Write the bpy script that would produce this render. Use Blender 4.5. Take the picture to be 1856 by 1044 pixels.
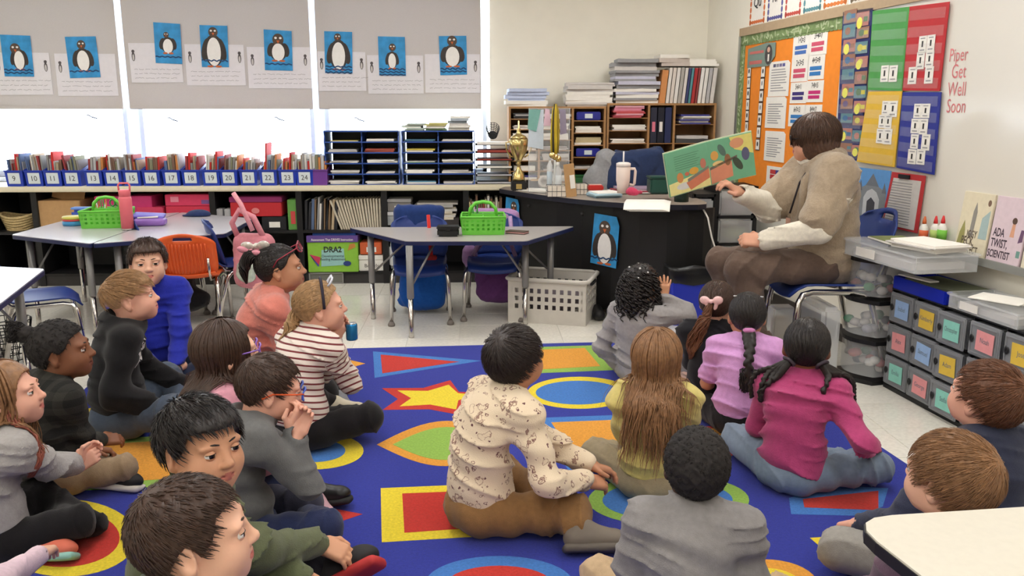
import bpy, bmesh, math, random
import numpy as np
from mathutils import Vector, Matrix
random.seed(7); np.random.seed(7)
for _o in list(bpy.data.objects): bpy.data.objects.remove(_o)
SC = bpy.context.scene
COL = SC.collection

# ------------------------------------------------------------------ camera
FPX, YAW, PITCH, CAMH = 1520.0, math.radians(2.5), math.radians(12.0), 1.33
cam_d = bpy.data.cameras.new('camera'); cam = bpy.data.objects.new('camera', cam_d); COL.objects.link(cam)
cam_d.sensor_width = 36.0; cam_d.lens = 36.0 * FPX / 1856.0; cam_d.clip_start = 0.05
cam.location = (0, 0, CAMH); cam.rotation_euler = (math.pi/2 - PITCH, 0, -YAW)
SC.camera = cam

# ------------------------------------------------------------------ sky and exposure
world = bpy.data.worlds.new('sky'); SC.world = world; world.use_nodes = True
_bg = world.node_tree.nodes['Background']
_bg.inputs[0].default_value = (0.80, 0.90, 1.0, 1); _bg.inputs[1].default_value = 10.0
SC.view_settings.view_transform = 'Standard'; SC.view_settings.look = 'None'
SC.view_settings.exposure = 0.05; SC.view_settings.gamma = 1.0; SC.view_settings.use_curve_mapping = False
LAMP_STRENGTH = 9.4      # the ceiling troffers

# ------------------------------------------------------------------ geometry of the room
YB = 6.95                                   # window wall
RA = math.radians(6.64)                     # the board wall is not square to it
CORNER = (1.879, YB)
RZW = -(math.pi/2 - RA)                     # local x runs along the board wall towards the viewer
def ray(px, py):
    u = (px-928)/FPX; v = (522-py)/FPX
    cy, sy, cp, sp = math.cos(YAW), math.sin(YAW), math.cos(PITCH), math.sin(PITCH)
    return (cy*u + sy*(cp+sp*v), -sy*u + cy*(cp+sp*v), -sp + cp*v)
def atz(px, py, z=0.0):
    d = ray(px, py); t = (z-CAMH)/d[2]; return (d[0]*t, d[1]*t, z)
def aty(px, py, Y):
    d = ray(px, py); t = Y/d[1]; return (d[0]*t, Y, CAMH+d[2]*t)
def atw(px, py, off=0.0):
    """a point of the board wall as (s along the wall from the corner, z); off = distance in front of it"""
    n = (math.cos(RA), math.sin(RA)); d = ray(px, py)
    t = ((CORNER[0]*n[0]+CORNER[1]*n[1]) - off) / (d[0]*n[0]+d[1]*n[1])
    x, y = d[0]*t, d[1]*t
    return ((x-CORNER[0])*math.sin(RA) - (y-CORNER[1])*math.cos(RA), CAMH+d[2]*t)
def wallpt(s, z, off=0.0):
    return (CORNER[0]+s*math.sin(RA)-off*math.cos(RA), CORNER[1]-s*math.cos(RA)-off*math.sin(RA), z)
# ------------------------------------------------------------------ materials
_M = {}
def mat(name, col, rough=0.6, metal=0.0, var=0.06, scale=30.0, bump=0.0, bscale=200.0, spec=0.5, trans=0.0, alpha=1.0,
        emit=0.0, sss=0.0, sheen=0.0, coat=0.0, ior=1.45):
    if name in _M: return _M[name]
    m = bpy.data.materials.new(name); m.use_nodes = True; nt = m.node_tree; N = nt.nodes; L = nt.links
    b = N['Principled BSDF']
    col = tuple(col)
    b.inputs['Base Color'].default_value = (*col, 1)
    b.inputs['Roughness'].default_value = rough; b.inputs['Metallic'].default_value = metal
    b.inputs['Specular IOR Level'].default_value = spec; b.inputs['IOR'].default_value = ior
    b.inputs['Transmission Weight'].default_value = trans; b.inputs['Alpha'].default_value = alpha
    if sss:
        b.inputs['Subsurface Weight'].default_value = sss; b.inputs['Subsurface Radius'].default_value = (0.012, 0.005, 0.003)
        b.inputs['Subsurface Scale'].default_value = 0.6
    if sheen: b.inputs['Sheen Weight'].default_value = sheen
    if coat: b.inputs['Coat Weight'].default_value = coat
    if emit:
        b.inputs['Emission Color'].default_value = (*col, 1); b.inputs['Emission Strength'].default_value = emit
    if var or bump:
        tc = N.new('ShaderNodeTexCoord')
    if var:
        nz = N.new('ShaderNodeTexNoise'); nz.inputs['Scale'].default_value = scale; nz.inputs['Detail'].default_value = 4
        L.new(tc.outputs['Object'], nz.inputs['Vector'])
        rp = N.new('ShaderNodeValToRGB')
        rp.color_ramp.elements[0].position = 0.25; rp.color_ramp.elements[1].position = 0.75
        rp.color_ramp.elements[0].color = (*[max(0, c*(1-var)) for c in col], 1)
        rp.color_ramp.elements[1].color = (*[min(1, c*(1+var)+0.003*var) for c in col], 1)
        L.new(nz.outputs['Fac'], rp.inputs['Fac']); L.new(rp.outputs['Color'], b.inputs['Base Color'])
    if bump:
        n2 = N.new('ShaderNodeTexNoise'); n2.inputs['Scale'].default_value = bscale; n2.inputs['Detail'].default_value = 3
        L.new(tc.outputs['Object'], n2.inputs['Vector'])
        bp = N.new('ShaderNodeBump'); bp.inputs['Strength'].default_value = bump; bp.inputs['Distance'].default_value = 0.004
        L.new(n2.outputs['Fac'], bp.inputs['Height']); L.new(bp.outputs['Normal'], b.inputs['Normal'])
    _M[name] = m
    return m
def srgb(r, g, b):
    f = lambda c: (c/255/12.92) if c/255 <= 0.04045 else ((c/255+0.055)/1.055)**2.4
    return (f(r), f(g), f(b))
def flat(r, g, b, rough=0.7):            # a plain printed or painted colour, named after its value
    return mat('colour_%d_%d_%d_%d' % (r, g, b, int(rough*100)), srgb(r, g, b), rough, var=0.05, scale=40)
def plastic(r, g, b, rough=0.35): return mat('plastic_%d_%d_%d' % (r, g, b), srgb(r, g, b), rough, var=0.02)
def cloth(r, g, b, sheen=0.15, bump=0.35, bscale=350, var=0.1):
    return mat('cloth_%d_%d_%d_%d' % (r, g, b, int(bscale)), srgb(r, g, b), 0.92, var=var, scale=60, bump=bump, bscale=bscale, spec=0.2, sheen=sheen)
PAPER = mat('paper', srgb(236, 232, 224), 0.85, var=0.03)
PAPER_GREY = mat('paper_grey', srgb(205, 200, 196), 0.85, var=0.05)
STEEL = mat('brushed_steel', srgb(190, 188, 184), 0.28, 1.0, var=0.03)
GREY_METAL = mat('grey_painted_metal', srgb(150, 148, 145), 0.4, 0.3, var=0.03)
BLACK = mat('black_plastic', srgb(22, 22, 24), 0.45, var=0.05)
BLACK_LAM = mat('black_laminate', srgb(20, 19, 20), 0.5, var=0.06)
CLEAR = mat('clear_plastic', (0.93, 0.95, 0.96), 0.12, trans=0.0, alpha=0.30, var=0)
CLEAR2 = mat('frosted_plastic', (0.80, 0.82, 0.83), 0.3, alpha=0.42, var=0)
CLEAR3 = mat('clear_drawer_plastic', (0.86, 0.88, 0.89), 0.2, alpha=0.24, var=0)
GLASSY = mat('acrylic', (0.95, 0.97, 0.98), 0.05, alpha=0.16, var=0)
GOLD = mat('gold_metal', srgb(220, 196, 132), 0.22, 1.0, var=0.02)
WOOD = mat('oak_laminate', srgb(164, 122, 78), 0.5, var=0.15, scale=12)

# ------------------------------------------------------------------ mesh building
class MB:
    def __init__(s): s.v = []; s.f = []; s.m = []; s.mats = []; s.sm = []
    def mi(s, m):
        if m not in s.mats: s.mats.append(m)
        return s.mats.index(m)
    def add(s, verts, faces, m, smooth=False, M=None):
        o = len(s.v); i = s.mi(m)
        if M is not None: verts = [tuple(M @ Vector(v)) for v in verts]
        s.v += [tuple(v) for v in verts]
        for f in faces: s.f.append(tuple(o+k for k in f)); s.m.append(i); s.sm.append(smooth)
        return s
    def box(s, c, d, m, M=None):
        x, y, z = d[0]/2, d[1]/2, d[2]/2
        v = [(c[0]+i*x, c[1]+j*y, c[2]+k*z) for i in (-1, 1) for j in (-1, 1) for k in (-1, 1)]
        return s.add(v, [(0,1,3,2), (4,6,7,5), (0,4,5,1), (2,3,7,6), (0,2,6,4), (1,5,7,3)], m, M=M)
    def bb(s, x0, x1, y0, y1, z0, z1, m, M=None):
        return s.box(((x0+x1)/2, (y0+y1)/2, (z0+z1)/2), (x1-x0, y1-y0, z1-z0), m, M)
    def rbox(s, c, d, r, m, M=None, sm=False):
        """box with chamfered edges"""
        bm = bmesh.new(); bmesh.ops.create_cube(bm, size=1.0)
        for v in bm.verts: v.co = Vector((v.co.x*d[0]+c[0], v.co.y*d[1]+c[1], v.co.z*d[2]+c[2]))
        bmesh.ops.bevel(bm, geom=list(bm.edges), offset=min(r, min(d)*0.49), segments=2, affect='EDGES')
        bm.verts.index_update()
        s.add([v.co[:] for v in bm.verts], [[v.index for v in f.verts] for f in bm.faces], m, sm, M); bm.free(); return s
    def prism(s, poly, z0, z1, m, M=None, mtop=None):
        n = len(poly); v = [(p[0], p[1], z0) for p in poly] + [(p[0], p[1], z1) for p in poly]
        s.add(v, [tuple(range(n-1, -1, -1))] + [(i, (i+1) % n, n+(i+1) % n, n+i) for i in range(n)], m, M=M)
        o = len(s.v)-2*n
        s.f.append(tuple(o+n+k for k in range(n))); s.m.append(s.mi(mtop or m)); s.sm.append(False)
        return s
    def slab(s, poly, y0, y1, m, M=None):
        """polygon in x,z given thickness in y (front at y0)"""
        n = len(poly); v = [(p[0], y0, p[1]) for p in poly] + [(p[0], y1, p[1]) for p in poly]
        return s.add(v, [tuple(range(n)), tuple(range(2*n-1, n-1, -1))] + [(i, n+i, n+(i+1) % n, (i+1) % n) for i in range(n)], m, M=M)
    def lathe(s, prof, m, c=(0, 0, 0), n=20, M=None, a0=0.0, smooth=True):
        v = []; f = []; k = len(prof)
        for j in range(n):
            a = a0+2*math.pi*j/n
            for r, z in prof: v.append((c[0]+r*math.cos(a), c[1]+r*math.sin(a), c[2]+z))
        for j in range(n):
            for i in range(k-1):
                a, b = j*k+i, ((j+1) % n)*k+i
                f.append((a, b, b+1, a+1))
        if prof[0][0] > 1e-5: f.append(tuple(j*k for j in range(n-1, -1, -1)))
        if prof[-1][0] > 1e-5: f.append(tuple(j*k+k-1 for j in range(n)))
        return s.add(v, f, m, smooth, M)
    def tube(s, pts, r, m, n=8, M=None, closed=False):
        P = [Vector(p) for p in pts]; k = len(P); v = []; f = []
        rr = r if isinstance(r, (list, tuple)) else [r]*k
        ref = None
        for i, p in enumerate(P):
            if closed: t = (P[(i+1) % k]-P[i-1])
            else: t = (P[min(i+1, k-1)]-P[max(i-1, 0)])
            t.normalize()
            if ref is None: ref = Vector((0, 0, 1)) if abs(t.z) < 0.9 else Vector((1, 0, 0))
            a = ref - t*ref.dot(t)
            if a.length < 1e-4: a = Vector((0.3, 1, 0.2)); a -= t*a.dot(t)
            a.normalize(); ref = a
            b = t.cross(a)
            for j in range(n):
                q = 2*math.pi*j/n
                v.append(tuple(p + (a*math.cos(q)+b*math.sin(q))*rr[i]))
        for i in range(k if closed else k-1):
            i2 = (i+1) % k
            for j in range(n): f.append((i*n+j, i*n+(j+1) % n, i2*n+(j+1) % n, i2*n+j))
        if not closed: f.append(tuple(range(n-1, -1, -1))); f.append(tuple((k-1)*n+j for j in range(n)))
        return s.add(v, f, m, True, M)
    def ball(s, c, r, m, n=12, M=None):
        r = r if isinstance(r, (list, tuple)) else (r, r, r)
        pr = [(math.sin(math.pi*i/(n//2))*1.0, -math.cos(math.pi*i/(n//2))) for i in range(n//2+1)]
        pr[0] = (0, -1); pr[-1] = (0, 1)
        T = Matrix.Translation(c) @ Matrix.Diagonal((*r, 1))
        return s.lathe(pr, m, n=n, M=(M @ T) if M is not None else T)
    def text(s, txt, size, m, c=(0, 0, 0), bold=0.0, M=None, align='CENTER', sx=1.0):
        """flat lettering in the x-z plane facing -y"""
        V, F = text_geo(txt, bold, align)
        return s.add([(c[0]+x*size*sx, c[1], c[2]+y*size) for x, y in V], F, m, M=M)
    def arrays(s, V, F, m, smooth=True):
        """numpy vertices and faces (all of one vertex count)"""
        o = len(s.v); i = s.mi(m)
        s.v += list(map(tuple, V.tolist())); s.f += [tuple(x) for x in (F+o).tolist()]
        s.m += [i]*len(F) if not isinstance(m, list) else m; s.sm += [smooth]*len(F)
        return s
    def build(s, name, parent=None, loc=None, rz=None, rot=None):
        me = bpy.data.meshes.new(name); me.from_pydata(s.v, [], s.f)
        for m in s.mats: me.materials.append(m)
        me.polygons.foreach_set('material_index', s.m); me.polygons.foreach_set('use_smooth', s.sm)
        me.update()
        return link(name, me, parent, loc, rz, rot)
def link(name, me, parent=None, loc=None, rz=None, rot=None):
    o = bpy.data.objects.new(name, me); COL.objects.link(o)
    if parent is not None: o.parent = parent
    if loc is not None: o.location = loc
    if rz is not None: o.rotation_euler = (0, 0, rz)
    if rot is not None: o.rotation_euler = rot
    return o
_T = {}
def text_geo(txt, bold, align):
    key = (txt, bold, align)
    if key not in _T:
        cu = bpy.data.curves.new('lettering', 'FONT'); cu.body = txt; cu.size = 1.0; cu.offset = bold; cu.align_x = align
        cu.resolution_u = 3; cu.fill_mode = 'FRONT'
        ob = bpy.data.objects.new('lettering', cu); COL.objects.link(ob)
        me = bpy.data.meshes.new_from_object(ob.evaluated_get(bpy.context.evaluated_depsgraph_get()))
        _T[key] = ([(v.co.x, v.co.y) for v in me.vertices], [tuple(p.vertices) for p in me.polygons])
        bpy.data.objects.remove(ob); bpy.data.curves.remove(cu); bpy.data.meshes.remove(me)
    return _T[key]
def tag(o, label=None, cat=None, group=None, kind=None):
    if label: o['label'] = label
    if cat: o['category'] = cat
    if group: o['group'] = group
    if kind: o['kind'] = kind
    return o
def thing(name, label, cat, loc=(0, 0, 0), rz=0.0, group=None):
    o = bpy.data.objects.new(name, None); COL.objects.link(o); o.empty_display_size = 0.05
    o.location = loc; o.rotation_euler = (0, 0, rz)
    return tag(o, label, cat, group)
def dup(root, loc, rz=None, label=None):
    r = root.copy(); COL.objects.link(r); r.location = loc
    if rz is not None: r.rotation_euler = (0, 0, rz)
    if label: r['label'] = label
    for ch in list(root.children):
        c = ch.copy(); COL.objects.link(c); c.parent = r
        for g in ch.children:
            d = g.copy(); COL.objects.link(d); d.parent = c
    return r
def wavy(n, a, w=1.0): return [a*math.sin(w*i) for i in range(n)]
def ellipse(cx, cz, rx, rz, n=20, rot=0.0):
    c, s = math.cos(rot), math.sin(rot)
    return [(cx+rx*math.cos(t)*c-rz*math.sin(t)*s, cz+rx*math.cos(t)*s+rz*math.sin(t)*c) for t in [2*math.pi*i/n for i in range(n)]]
def line_poly(pts, w):
    """a drawn line as a polygon strip in 2-D"""
    up = []; dn = []
    for i, p in enumerate(pts):
        a = pts[max(i-1, 0)]; b = pts[min(i+1, len(pts)-1)]
        dx, dy = b[0]-a[0], b[1]-a[1]; l = math.hypot(dx, dy) or 1
        up.append((p[0]-dy/l*w, p[1]+dx/l*w)); dn.append((p[0]+dy/l*w, p[1]-dx/l*w))
    return dn+up[::-1]
# ------------------------------------------------------------------ implicit surfaces (bodies, clothes, bags)
def V3(*a): return np.array(a, dtype=np.float64)
def unit(v): return v/(np.linalg.norm(v)+1e-12)
def rotm(rx=0, ry=0, rz=0):
    cx, sx, cy, sy, cz, sz = math.cos(rx), math.sin(rx), math.cos(ry), math.sin(ry), math.cos(rz), math.sin(rz)
    return np.array([[cz, -sz, 0], [sz, cz, 0], [0, 0, 1]]) @ np.array([[cy, 0, sy], [0, 1, 0], [-sy, 0, cy]]) @ np.array([[1, 0, 0], [0, cx, -sx], [0, sx, cx]])
def smin(a, b, k):
    h = np.maximum(k-np.abs(a-b), 0)/k
    return np.minimum(a, b)-h*h*k*.25
class Field:
    def __init__(s): s.p = []
    def cap(s, a, b, ra, rb=None, k=.02, mode='u'):
        a = np.asarray(a, float); b = np.asarray(b, float); rb = ra if rb is None else rb
        r = max(ra, rb); s.p.append((mode, k, 'c', (a, b, ra, rb), np.minimum(a, b)-r, np.maximum(a, b)+r)); return s
    def chain(s, pts, rs, k=.02):
        for i in range(len(pts)-1): s.cap(pts[i], pts[i+1], rs[i], rs[i+1], k)
        return s
    def ell(s, c, r, R=None, k=.02, mode='u'):
        c = np.asarray(c, float); r = np.asarray(r if hasattr(r, '__len__') else (r, r, r), float)
        R = np.eye(3) if R is None else R
        e = np.abs(R) @ r
        s.p.append((mode, k, 'e', (c, r, R), c-e, c+e)); return s
    def rbx(s, c, h, rad, R=None, k=.02, mode='u'):
        c = np.asarray(c, float); h = np.asarray(h, float); R = np.eye(3) if R is None else R
        e = np.abs(R) @ h; s.p.append((mode, k, 'b', (c, h, R, rad), c-e, c+e)); return s
    def fn(s, f): s.p.append(('f', 0, f, None, None, None)); return s
    @staticmethod
    def dist(kind, prm, X, Y, Z):
        if kind == 'c':
            a, b, ra, rb = prm; ba = b-a; L = float(ba @ ba)+1e-12
            px, py, pz = X-a[0], Y-a[1], Z-a[2]
            t = np.clip((px*ba[0]+py*ba[1]+pz*ba[2])/L, 0, 1)
            return np.sqrt((px-t*ba[0])**2+(py-t*ba[1])**2+(pz-t*ba[2])**2)-(ra+(rb-ra)*t)
        if kind == 'e':
            c, r, R = prm; px, py, pz = X-c[0], Y-c[1], Z-c[2]
            qx = R[0, 0]*px+R[1, 0]*py+R[2, 0]*pz; qy = R[0, 1]*px+R[1, 1]*py+R[2, 1]*pz; qz = R[0, 2]*px+R[1, 2]*py+R[2, 2]*pz
            k0 = np.sqrt((qx/r[0])**2+(qy/r[1])**2+(qz/r[2])**2); k1 = np.sqrt((qx/r[0]**2)**2+(qy/r[1]**2)**2+(qz/r[2]**2)**2)+1e-9
            return k0*(k0-1)/k1
        c, h, R, rad = prm; px, py, pz = X-c[0], Y-c[1], Z-c[2]
        q = [np.abs(R[0, i]*px+R[1, i]*py+R[2, i]*pz)-(h[i]-rad) for i in range(3)]
        return np.sqrt(np.maximum(q[0], 0)**2+np.maximum(q[1], 0)**2+np.maximum(q[2], 0)**2)+np.minimum(np.maximum(q[0], np.maximum(q[1], q[2])), 0)-rad
    @staticmethod
    def comb(mode, k, D, d):
        if mode == 'u': return smin(D, d, k)
        if mode == 's': return -smin(-D, d, k)
        return -smin(-D, -d, k)
    def eval(s, P):
        X, Y, Z = P[..., 0], P[..., 1], P[..., 2]; D = np.full(X.shape, 1.0)
        for mode, k, kind, prm, lo, hi in s.p:
            D = kind(X, Y, Z, D) if mode == 'f' else s.comb(mode, k, D, s.dist(kind, prm, X, Y, Z))
        return D
    def push(s, P, gap):
        """move points outside the surface by at least gap"""
        d = s.eval(P); e = .004
        g = np.stack([s.eval(P+np.eye(3)[i]*e)-d for i in range(3)], -1); g /= np.linalg.norm(g, axis=-1, keepdims=True)+1e-9
        return P+g*np.maximum(gap-d, 0)[..., None]
    def mesh(s, vox):
        los = [p[4] for p in s.p if p[0] == 'u']; his = [p[5] for p in s.p if p[0] == 'u']
        lo = np.min(los, 0)-3*vox-.012; hi = np.max(his, 0)+3*vox+.012
        n = np.ceil((hi-lo)/vox).astype(int)+1
        ax = [(lo[i]+vox*np.arange(n[i])).astype(np.float32) for i in range(3)]
        D = np.full(n, .5, np.float32)
        for mode, k, kind, prm, l, h in s.p:
            if mode == 'f':
                D = kind(ax[0][:, None, None], ax[1][None, :, None], ax[2][None, None, :], D).astype(np.float32); continue
            m = k+2.5*vox
            i0 = np.maximum(((l-m-lo)/vox).astype(int), 0); i1 = np.minimum(((h+m-lo)/vox).astype(int)+2, n)
            if np.any(i1 <= i0): continue
            sl = tuple(slice(a, b) for a, b in zip(i0, i1))
            d = s.dist(kind, prm, ax[0][sl[0]][:, None, None], ax[1][sl[1]][None, :, None], ax[2][sl[2]][None, None, :])
            D[sl] = s.comb(mode, k, D[sl], d)
        return nets(D, lo, vox)
def nets(D, lo, vox):
    n = D.shape; ids = []; pos = []; quads = []
    st = np.array([n[1]*n[2], n[2], 1])
    for ax in range(3):
        e1, e2 = (ax+1) % 3, (ax+2) % 3
        sa = [slice(None)]*3; sb = [slice(None)]*3; sa[ax] = slice(0, -1); sb[ax] = slice(1, None)
        A, B = D[tuple(sa)], D[tuple(sb)]
        idx = np.argwhere((A < 0) != (B < 0))
        if not len(idx): continue
        idx = idx[(idx[:, e1] > 0) & (idx[:, e2] > 0)]
        a = A[tuple(idx.T)]; b = B[tuple(idx.T)]
        p = idx.astype(np.float64); p[:, ax] += a/(a-b)
        q = []
        for o1, o2 in ((0, 0), (1, 0), (1, 1), (0, 1)):
            c = idx.copy(); c[:, e1] -= o1; c[:, e2] -= o2
            q.append(c @ st)
        q = np.stack(q, 1); fl = a >= 0; q[fl] = q[fl][:, ::-1]
        quads.append(q); ids.append(q.ravel()); pos.append(np.repeat(p, 4, 0))
    if not quads: return np.zeros((0, 3)), np.zeros((0, 4), int)
    quads = np.concatenate(quads); ids = np.concatenate(ids); pos = np.concatenate(pos)
    u, inv = np.unique(ids, return_inverse=True); c = np.bincount(inv)
    V = np.stack([np.bincount(inv, pos[:, i])/c for i in range(3)], 1)*vox+lo
    F = np.searchsorted(u, quads)
    return V, F
def field_obj(f, vox, m, name, parent=None, **kw):
    V, F = f.mesh(vox); b = MB(); b.arrays(V, F, m); return b.build(name, parent, **kw)
def folds(amp, freq, seed, axis=(0, 0, 1), sharp=1.0):
    """cloth folds: warped sine ridges, used as a displacement of a Field"""
    r = np.random.RandomState(seed); A = r.normal(size=(3, 3))*7; ph = r.uniform(0, 6.28, 6); axis = np.asarray(axis, float)
    def f(X, Y, Z, D):
        w = sum(np.sin(A[i, 0]*X+A[i, 1]*Y+A[i, 2]*Z+ph[i]) for i in range(3))
        w2 = np.sin(11*X+ph[3])*np.sin(13*Y+ph[4])*np.sin(9*Z+ph[5])
        g = np.sin(freq*(axis[0]*X+axis[1]*Y+axis[2]*Z)+1.6*w)
        h = freq*1.35*(axis[0]*X+axis[1]*Y+axis[2]*Z)+2.3*w+9*X
        c = (1-np.abs(np.sin(h*.5)))**3*np.clip(.4+np.sin(1.7*w+ph[1]), 0, 1.4)
        h2 = freq*2.1*(axis[0]*X+axis[2]*Z-.6*axis[1]*Y)+3.1*w+14*Y
        c2 = (1-np.abs(np.sin(h2*.5)))**4*np.clip(np.sin(1.3*w+ph[2]+20*X)-.1, 0, 1)
        return D+amp*(.8*g*(.55+.45*np.sin(2*w+ph[0]))+.8*w2-1.2*c-1.1*c2)
    return f
# ================================================================== ROOM SHELL
WALL = mat('cream_wall_paint', srgb(240, 235, 221), 0.8, var=0.02, scale=8, bump=0.08, bscale=120)
CEIL = mat('ceiling_tile', srgb(235, 233, 226), 0.9, var=0.03)
TILE = mat('vinyl_floor_tile', srgb(230, 226, 215), 0.12, var=0.09, scale=55, spec=0.5)
TILE2 = mat('vinyl_floor_tile_pale', srgb(236, 232, 221), 0.12, var=0.09, scale=48, spec=0.5)
JOINT = mat('floor_joint', srgb(186, 181, 170), 0.4, var=0.05)
XL, YF, ZC = -4.7, -3.2, 2.75
XR_F = wallpt((YB-YF)/math.cos(RA), 0)[0]
RUG = [(-1.95, 4.55), (1.42, 4.71), (1.87, 0.95), (-1.62, 0.85)]
def in_poly(x, y, P):
    c = False
    for i in range(len(P)):
        a, b = P[i], P[i-1]
        if (a[1] > y) != (b[1] > y) and x < (b[0]-a[0])*(y-a[1])/(b[1]-a[1])+a[0]: c = not c
    return c
b = MB(); b.bb(XL-.1, XR_F+.3, YF-.1, YB+.2, -.12, -.003, JOINT)
floor = tag(b.build('floor'), kind='structure')
tl = MB(); tl.rbox((0, 0, -.004), (.3035, .3035, .008), .0012, TILE); tl0 = tl.build('tile', floor)
tl = MB(); tl.rbox((0, 0, -.004), (.3035, .3035, .008), .0012, TILE2); tl1 = tl.build('tile', floor)
cand = []
for i in range(-16, 13):
    for j in range(3, 24):
        x, y = i*.305+.05, j*.305+.1
        if y > YB or x > wallpt((YB-y)/math.cos(RA), 0)[0] or all(in_poly(x+a, y+c, RUG) for a in (-.15, .15) for c in (-.15, .15)): continue
        dx = x*math.cos(YAW)-y*math.sin(YAW); dy = x*math.sin(YAW)+y*math.cos(YAW)
        if abs(dx)/dy < .70: cand.append((dx*dx+dy*dy, x, y))
cand.sort(); first = [True, True]
for n, (_, x, y) in enumerate(cand[:298]):
    k = random.random() < .35; src = tl1 if k else tl0
    o = src
    if first[k]: first[k] = False
    else: o = src.copy(); COL.objects.link(o)
    o.location = (x, y, random.uniform(-.0002, .0002)); o.rotation_euler = (0, 0, random.choice((0, math.pi/2)))
# window wall with one long opening
WX0, WX1, WZ0, WZ1 = -4.28, .125, .80, 2.5
b = MB()
b.bb(XL-.2, 2.2, YB, YB+.2, 0, WZ0, WALL); b.bb(XL-.2, 2.2, YB, YB+.2, WZ1, ZC, WALL)
b.bb(XL-.2, WX0, YB, YB+.2, WZ0, WZ1, WALL); b.bb(WX1, 2.2, YB, YB+.2, WZ0, WZ1, WALL)
tag(b.build('wall_back'), kind='structure')
b = MB(); b.bb(-.3, 10.6, 0, .2, 0, ZC, WALL)
tag(b.build('wall_right', loc=(*CORNER, 0), rz=RZW), kind='structure')
b = MB(); b.bb(XL-.2, XL, YF-.2, YB+.2, 0, ZC, WALL); tag(b.build('wall_left'), kind='structure')
b = MB(); b.bb(XL-.2, XR_F+.4, YF-.2, YF, 0, ZC, WALL); tag(b.build('wall_front'), kind='structure')
b = MB(); b.bb(XL-.2, XR_F+.4, YF-.2, YB+.2, ZC, ZC+.1, CEIL); tag(b.build('ceiling'), kind='structure')
# baseboards
BASE = mat('dark_cove_base', srgb(62, 56, 52), 0.6)
b = MB(); b.bb(.2, 1.9, YB-.012, YB, 0, .1, BASE); tag(b.build('baseboard_back'), kind='structure')
b = MB(); b.bb(0, 7, -.012, 0, 0, .1, BASE); tag(b.build('baseboard_right', loc=(*CORNER, 0), rz=RZW), kind='structure')
# windows: frame, glass, latch
FRAME = mat('white_window_frame', srgb(214, 222, 236), 0.4, var=0.02)
PANE = mat('window_glass', (0.96, 0.98, 1.0), 0.02, alpha=0.08, var=0)
LATCH = mat('dark_latch', srgb(70, 76, 92), 0.4, 0.6)
def post_mat():
    m = bpy.data.materials.new('translucent_mullion'); m.use_nodes = True; nt = m.node_tree
    nt.nodes.clear(); o = nt.nodes.new('ShaderNodeOutputMaterial'); mx = nt.nodes.new('ShaderNodeMixShader')
    d = nt.nodes.new('ShaderNodeBsdfDiffuse'); t = nt.nodes.new('ShaderNodeBsdfTranslucent')
    d.inputs[0].default_value = (*srgb(205, 215, 236), 1); t.inputs[0].default_value = (.85, .92, 1, 1); mx.inputs[0].default_value = .5
    nt.links.new(d.outputs[0], mx.inputs[1]); nt.links.new(t.outputs[0], mx.inputs[2]); nt.links.new(mx.outputs[0], o.inputs[0]); return m
MULL = post_mat()  # translucency put in so the posts glow like daylight leaking between the shades
def shade_mat():
    m = bpy.data.materials.new('roller_shade_fabric'); m.use_nodes = True; nt = m.node_tree
    nt.nodes.clear(); N = nt.nodes.new; o = N('ShaderNodeOutputMaterial'); mx = N('ShaderNodeMixShader')
    d = N('ShaderNodeBsdfDiffuse'); t = N('ShaderNodeBsdfTranslucent')
    tc = N('ShaderNodeTexCoord'); w = N('ShaderNodeTexNoise'); w.inputs['Scale'].default_value = 260
    nt.links.new(tc.outputs['Object'], w.inputs['Vector'])
    r = N('ShaderNodeValToRGB'); r.color_ramp.elements[0].color = (*srgb(200, 192, 184), 1); r.color_ramp.elements[1].color = (*srgb(214, 206, 198), 1)
    nt.links.new(w.outputs['Fac'], r.inputs[0]); nt.links.new(r.outputs[0], d.inputs[0])
    t.inputs[0].default_value = (*srgb(190, 190, 200), 1); mx.inputs[0].default_value = .15
    nt.links.new(d.outputs[0], mx.inputs[1]); nt.links.new(t.outputs[0], mx.inputs[2]); nt.links.new(mx.outputs[0], o.inputs[0]); return m
SHADE = shade_mat()
bays = [(-4.25, -2.79), (-2.70, -1.30), (-1.215, .10)]
latch_px = [[(165, 212)], [(312, 217), (505, 216)], [(650, 217)]]
for n, (x0, x1) in enumerate(bays):
    w = MB(); t = .035
    w.bb(x0, x0+t, YB+.06, YB+.12, WZ0, WZ1, FRAME); w.bb(x1-t, x1, YB+.06, YB+.12, WZ0, WZ1, FRAME)
    w.bb(x0, x1, YB+.06, YB+.12, WZ0, WZ0+.05, FRAME); w.bb(x0, x1, YB+.06, YB+.12, WZ1-.05, WZ1, FRAME)
    wo = tag(w.build('window_%d' % (n+1)), kind='structure')
    g = MB(); g.bb(x0+t, x1-t, YB+.088, YB+.092, WZ0+.05, WZ1-.05, PANE); g.build('pane', wo)
    for px, py in latch_px[n]:
        p = aty(px, py, YB+.05); h = MB()
        h.tube([(p[0]-.035, YB+.05, p[2]+.012), (p[0]-.02, YB+.045, p[2]+.018), (p[0]+.005, YB+.05, p[2]), (p[0]+.045, YB+.055, p[2]-.012)], .005, LATCH, 6)
        h.build('latch', wo)
for n, (xc, w_) in enumerate(((-2.745, .09), (-1.258, .085))):
    b = MB(); b.rbox((xc, YB+.07, (WZ0+WZ1)/2), (w_, .05, WZ1-WZ0), .008, MULL); tag(b.build('trim_%d' % (n+1)), kind='structure')
b = MB(); b.bb(WX0, WX1, YB-.03, YB+.2, WZ0-.03, WZ0, FRAME); tag(b.build('trim_3'), kind='structure')
sh_lab = ['grey roller shade over the leftmost window, two penguin paintings on it', 'grey roller shade over the middle window, three penguin paintings on it', 'grey roller shade over the window next to the cream wall']
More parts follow.
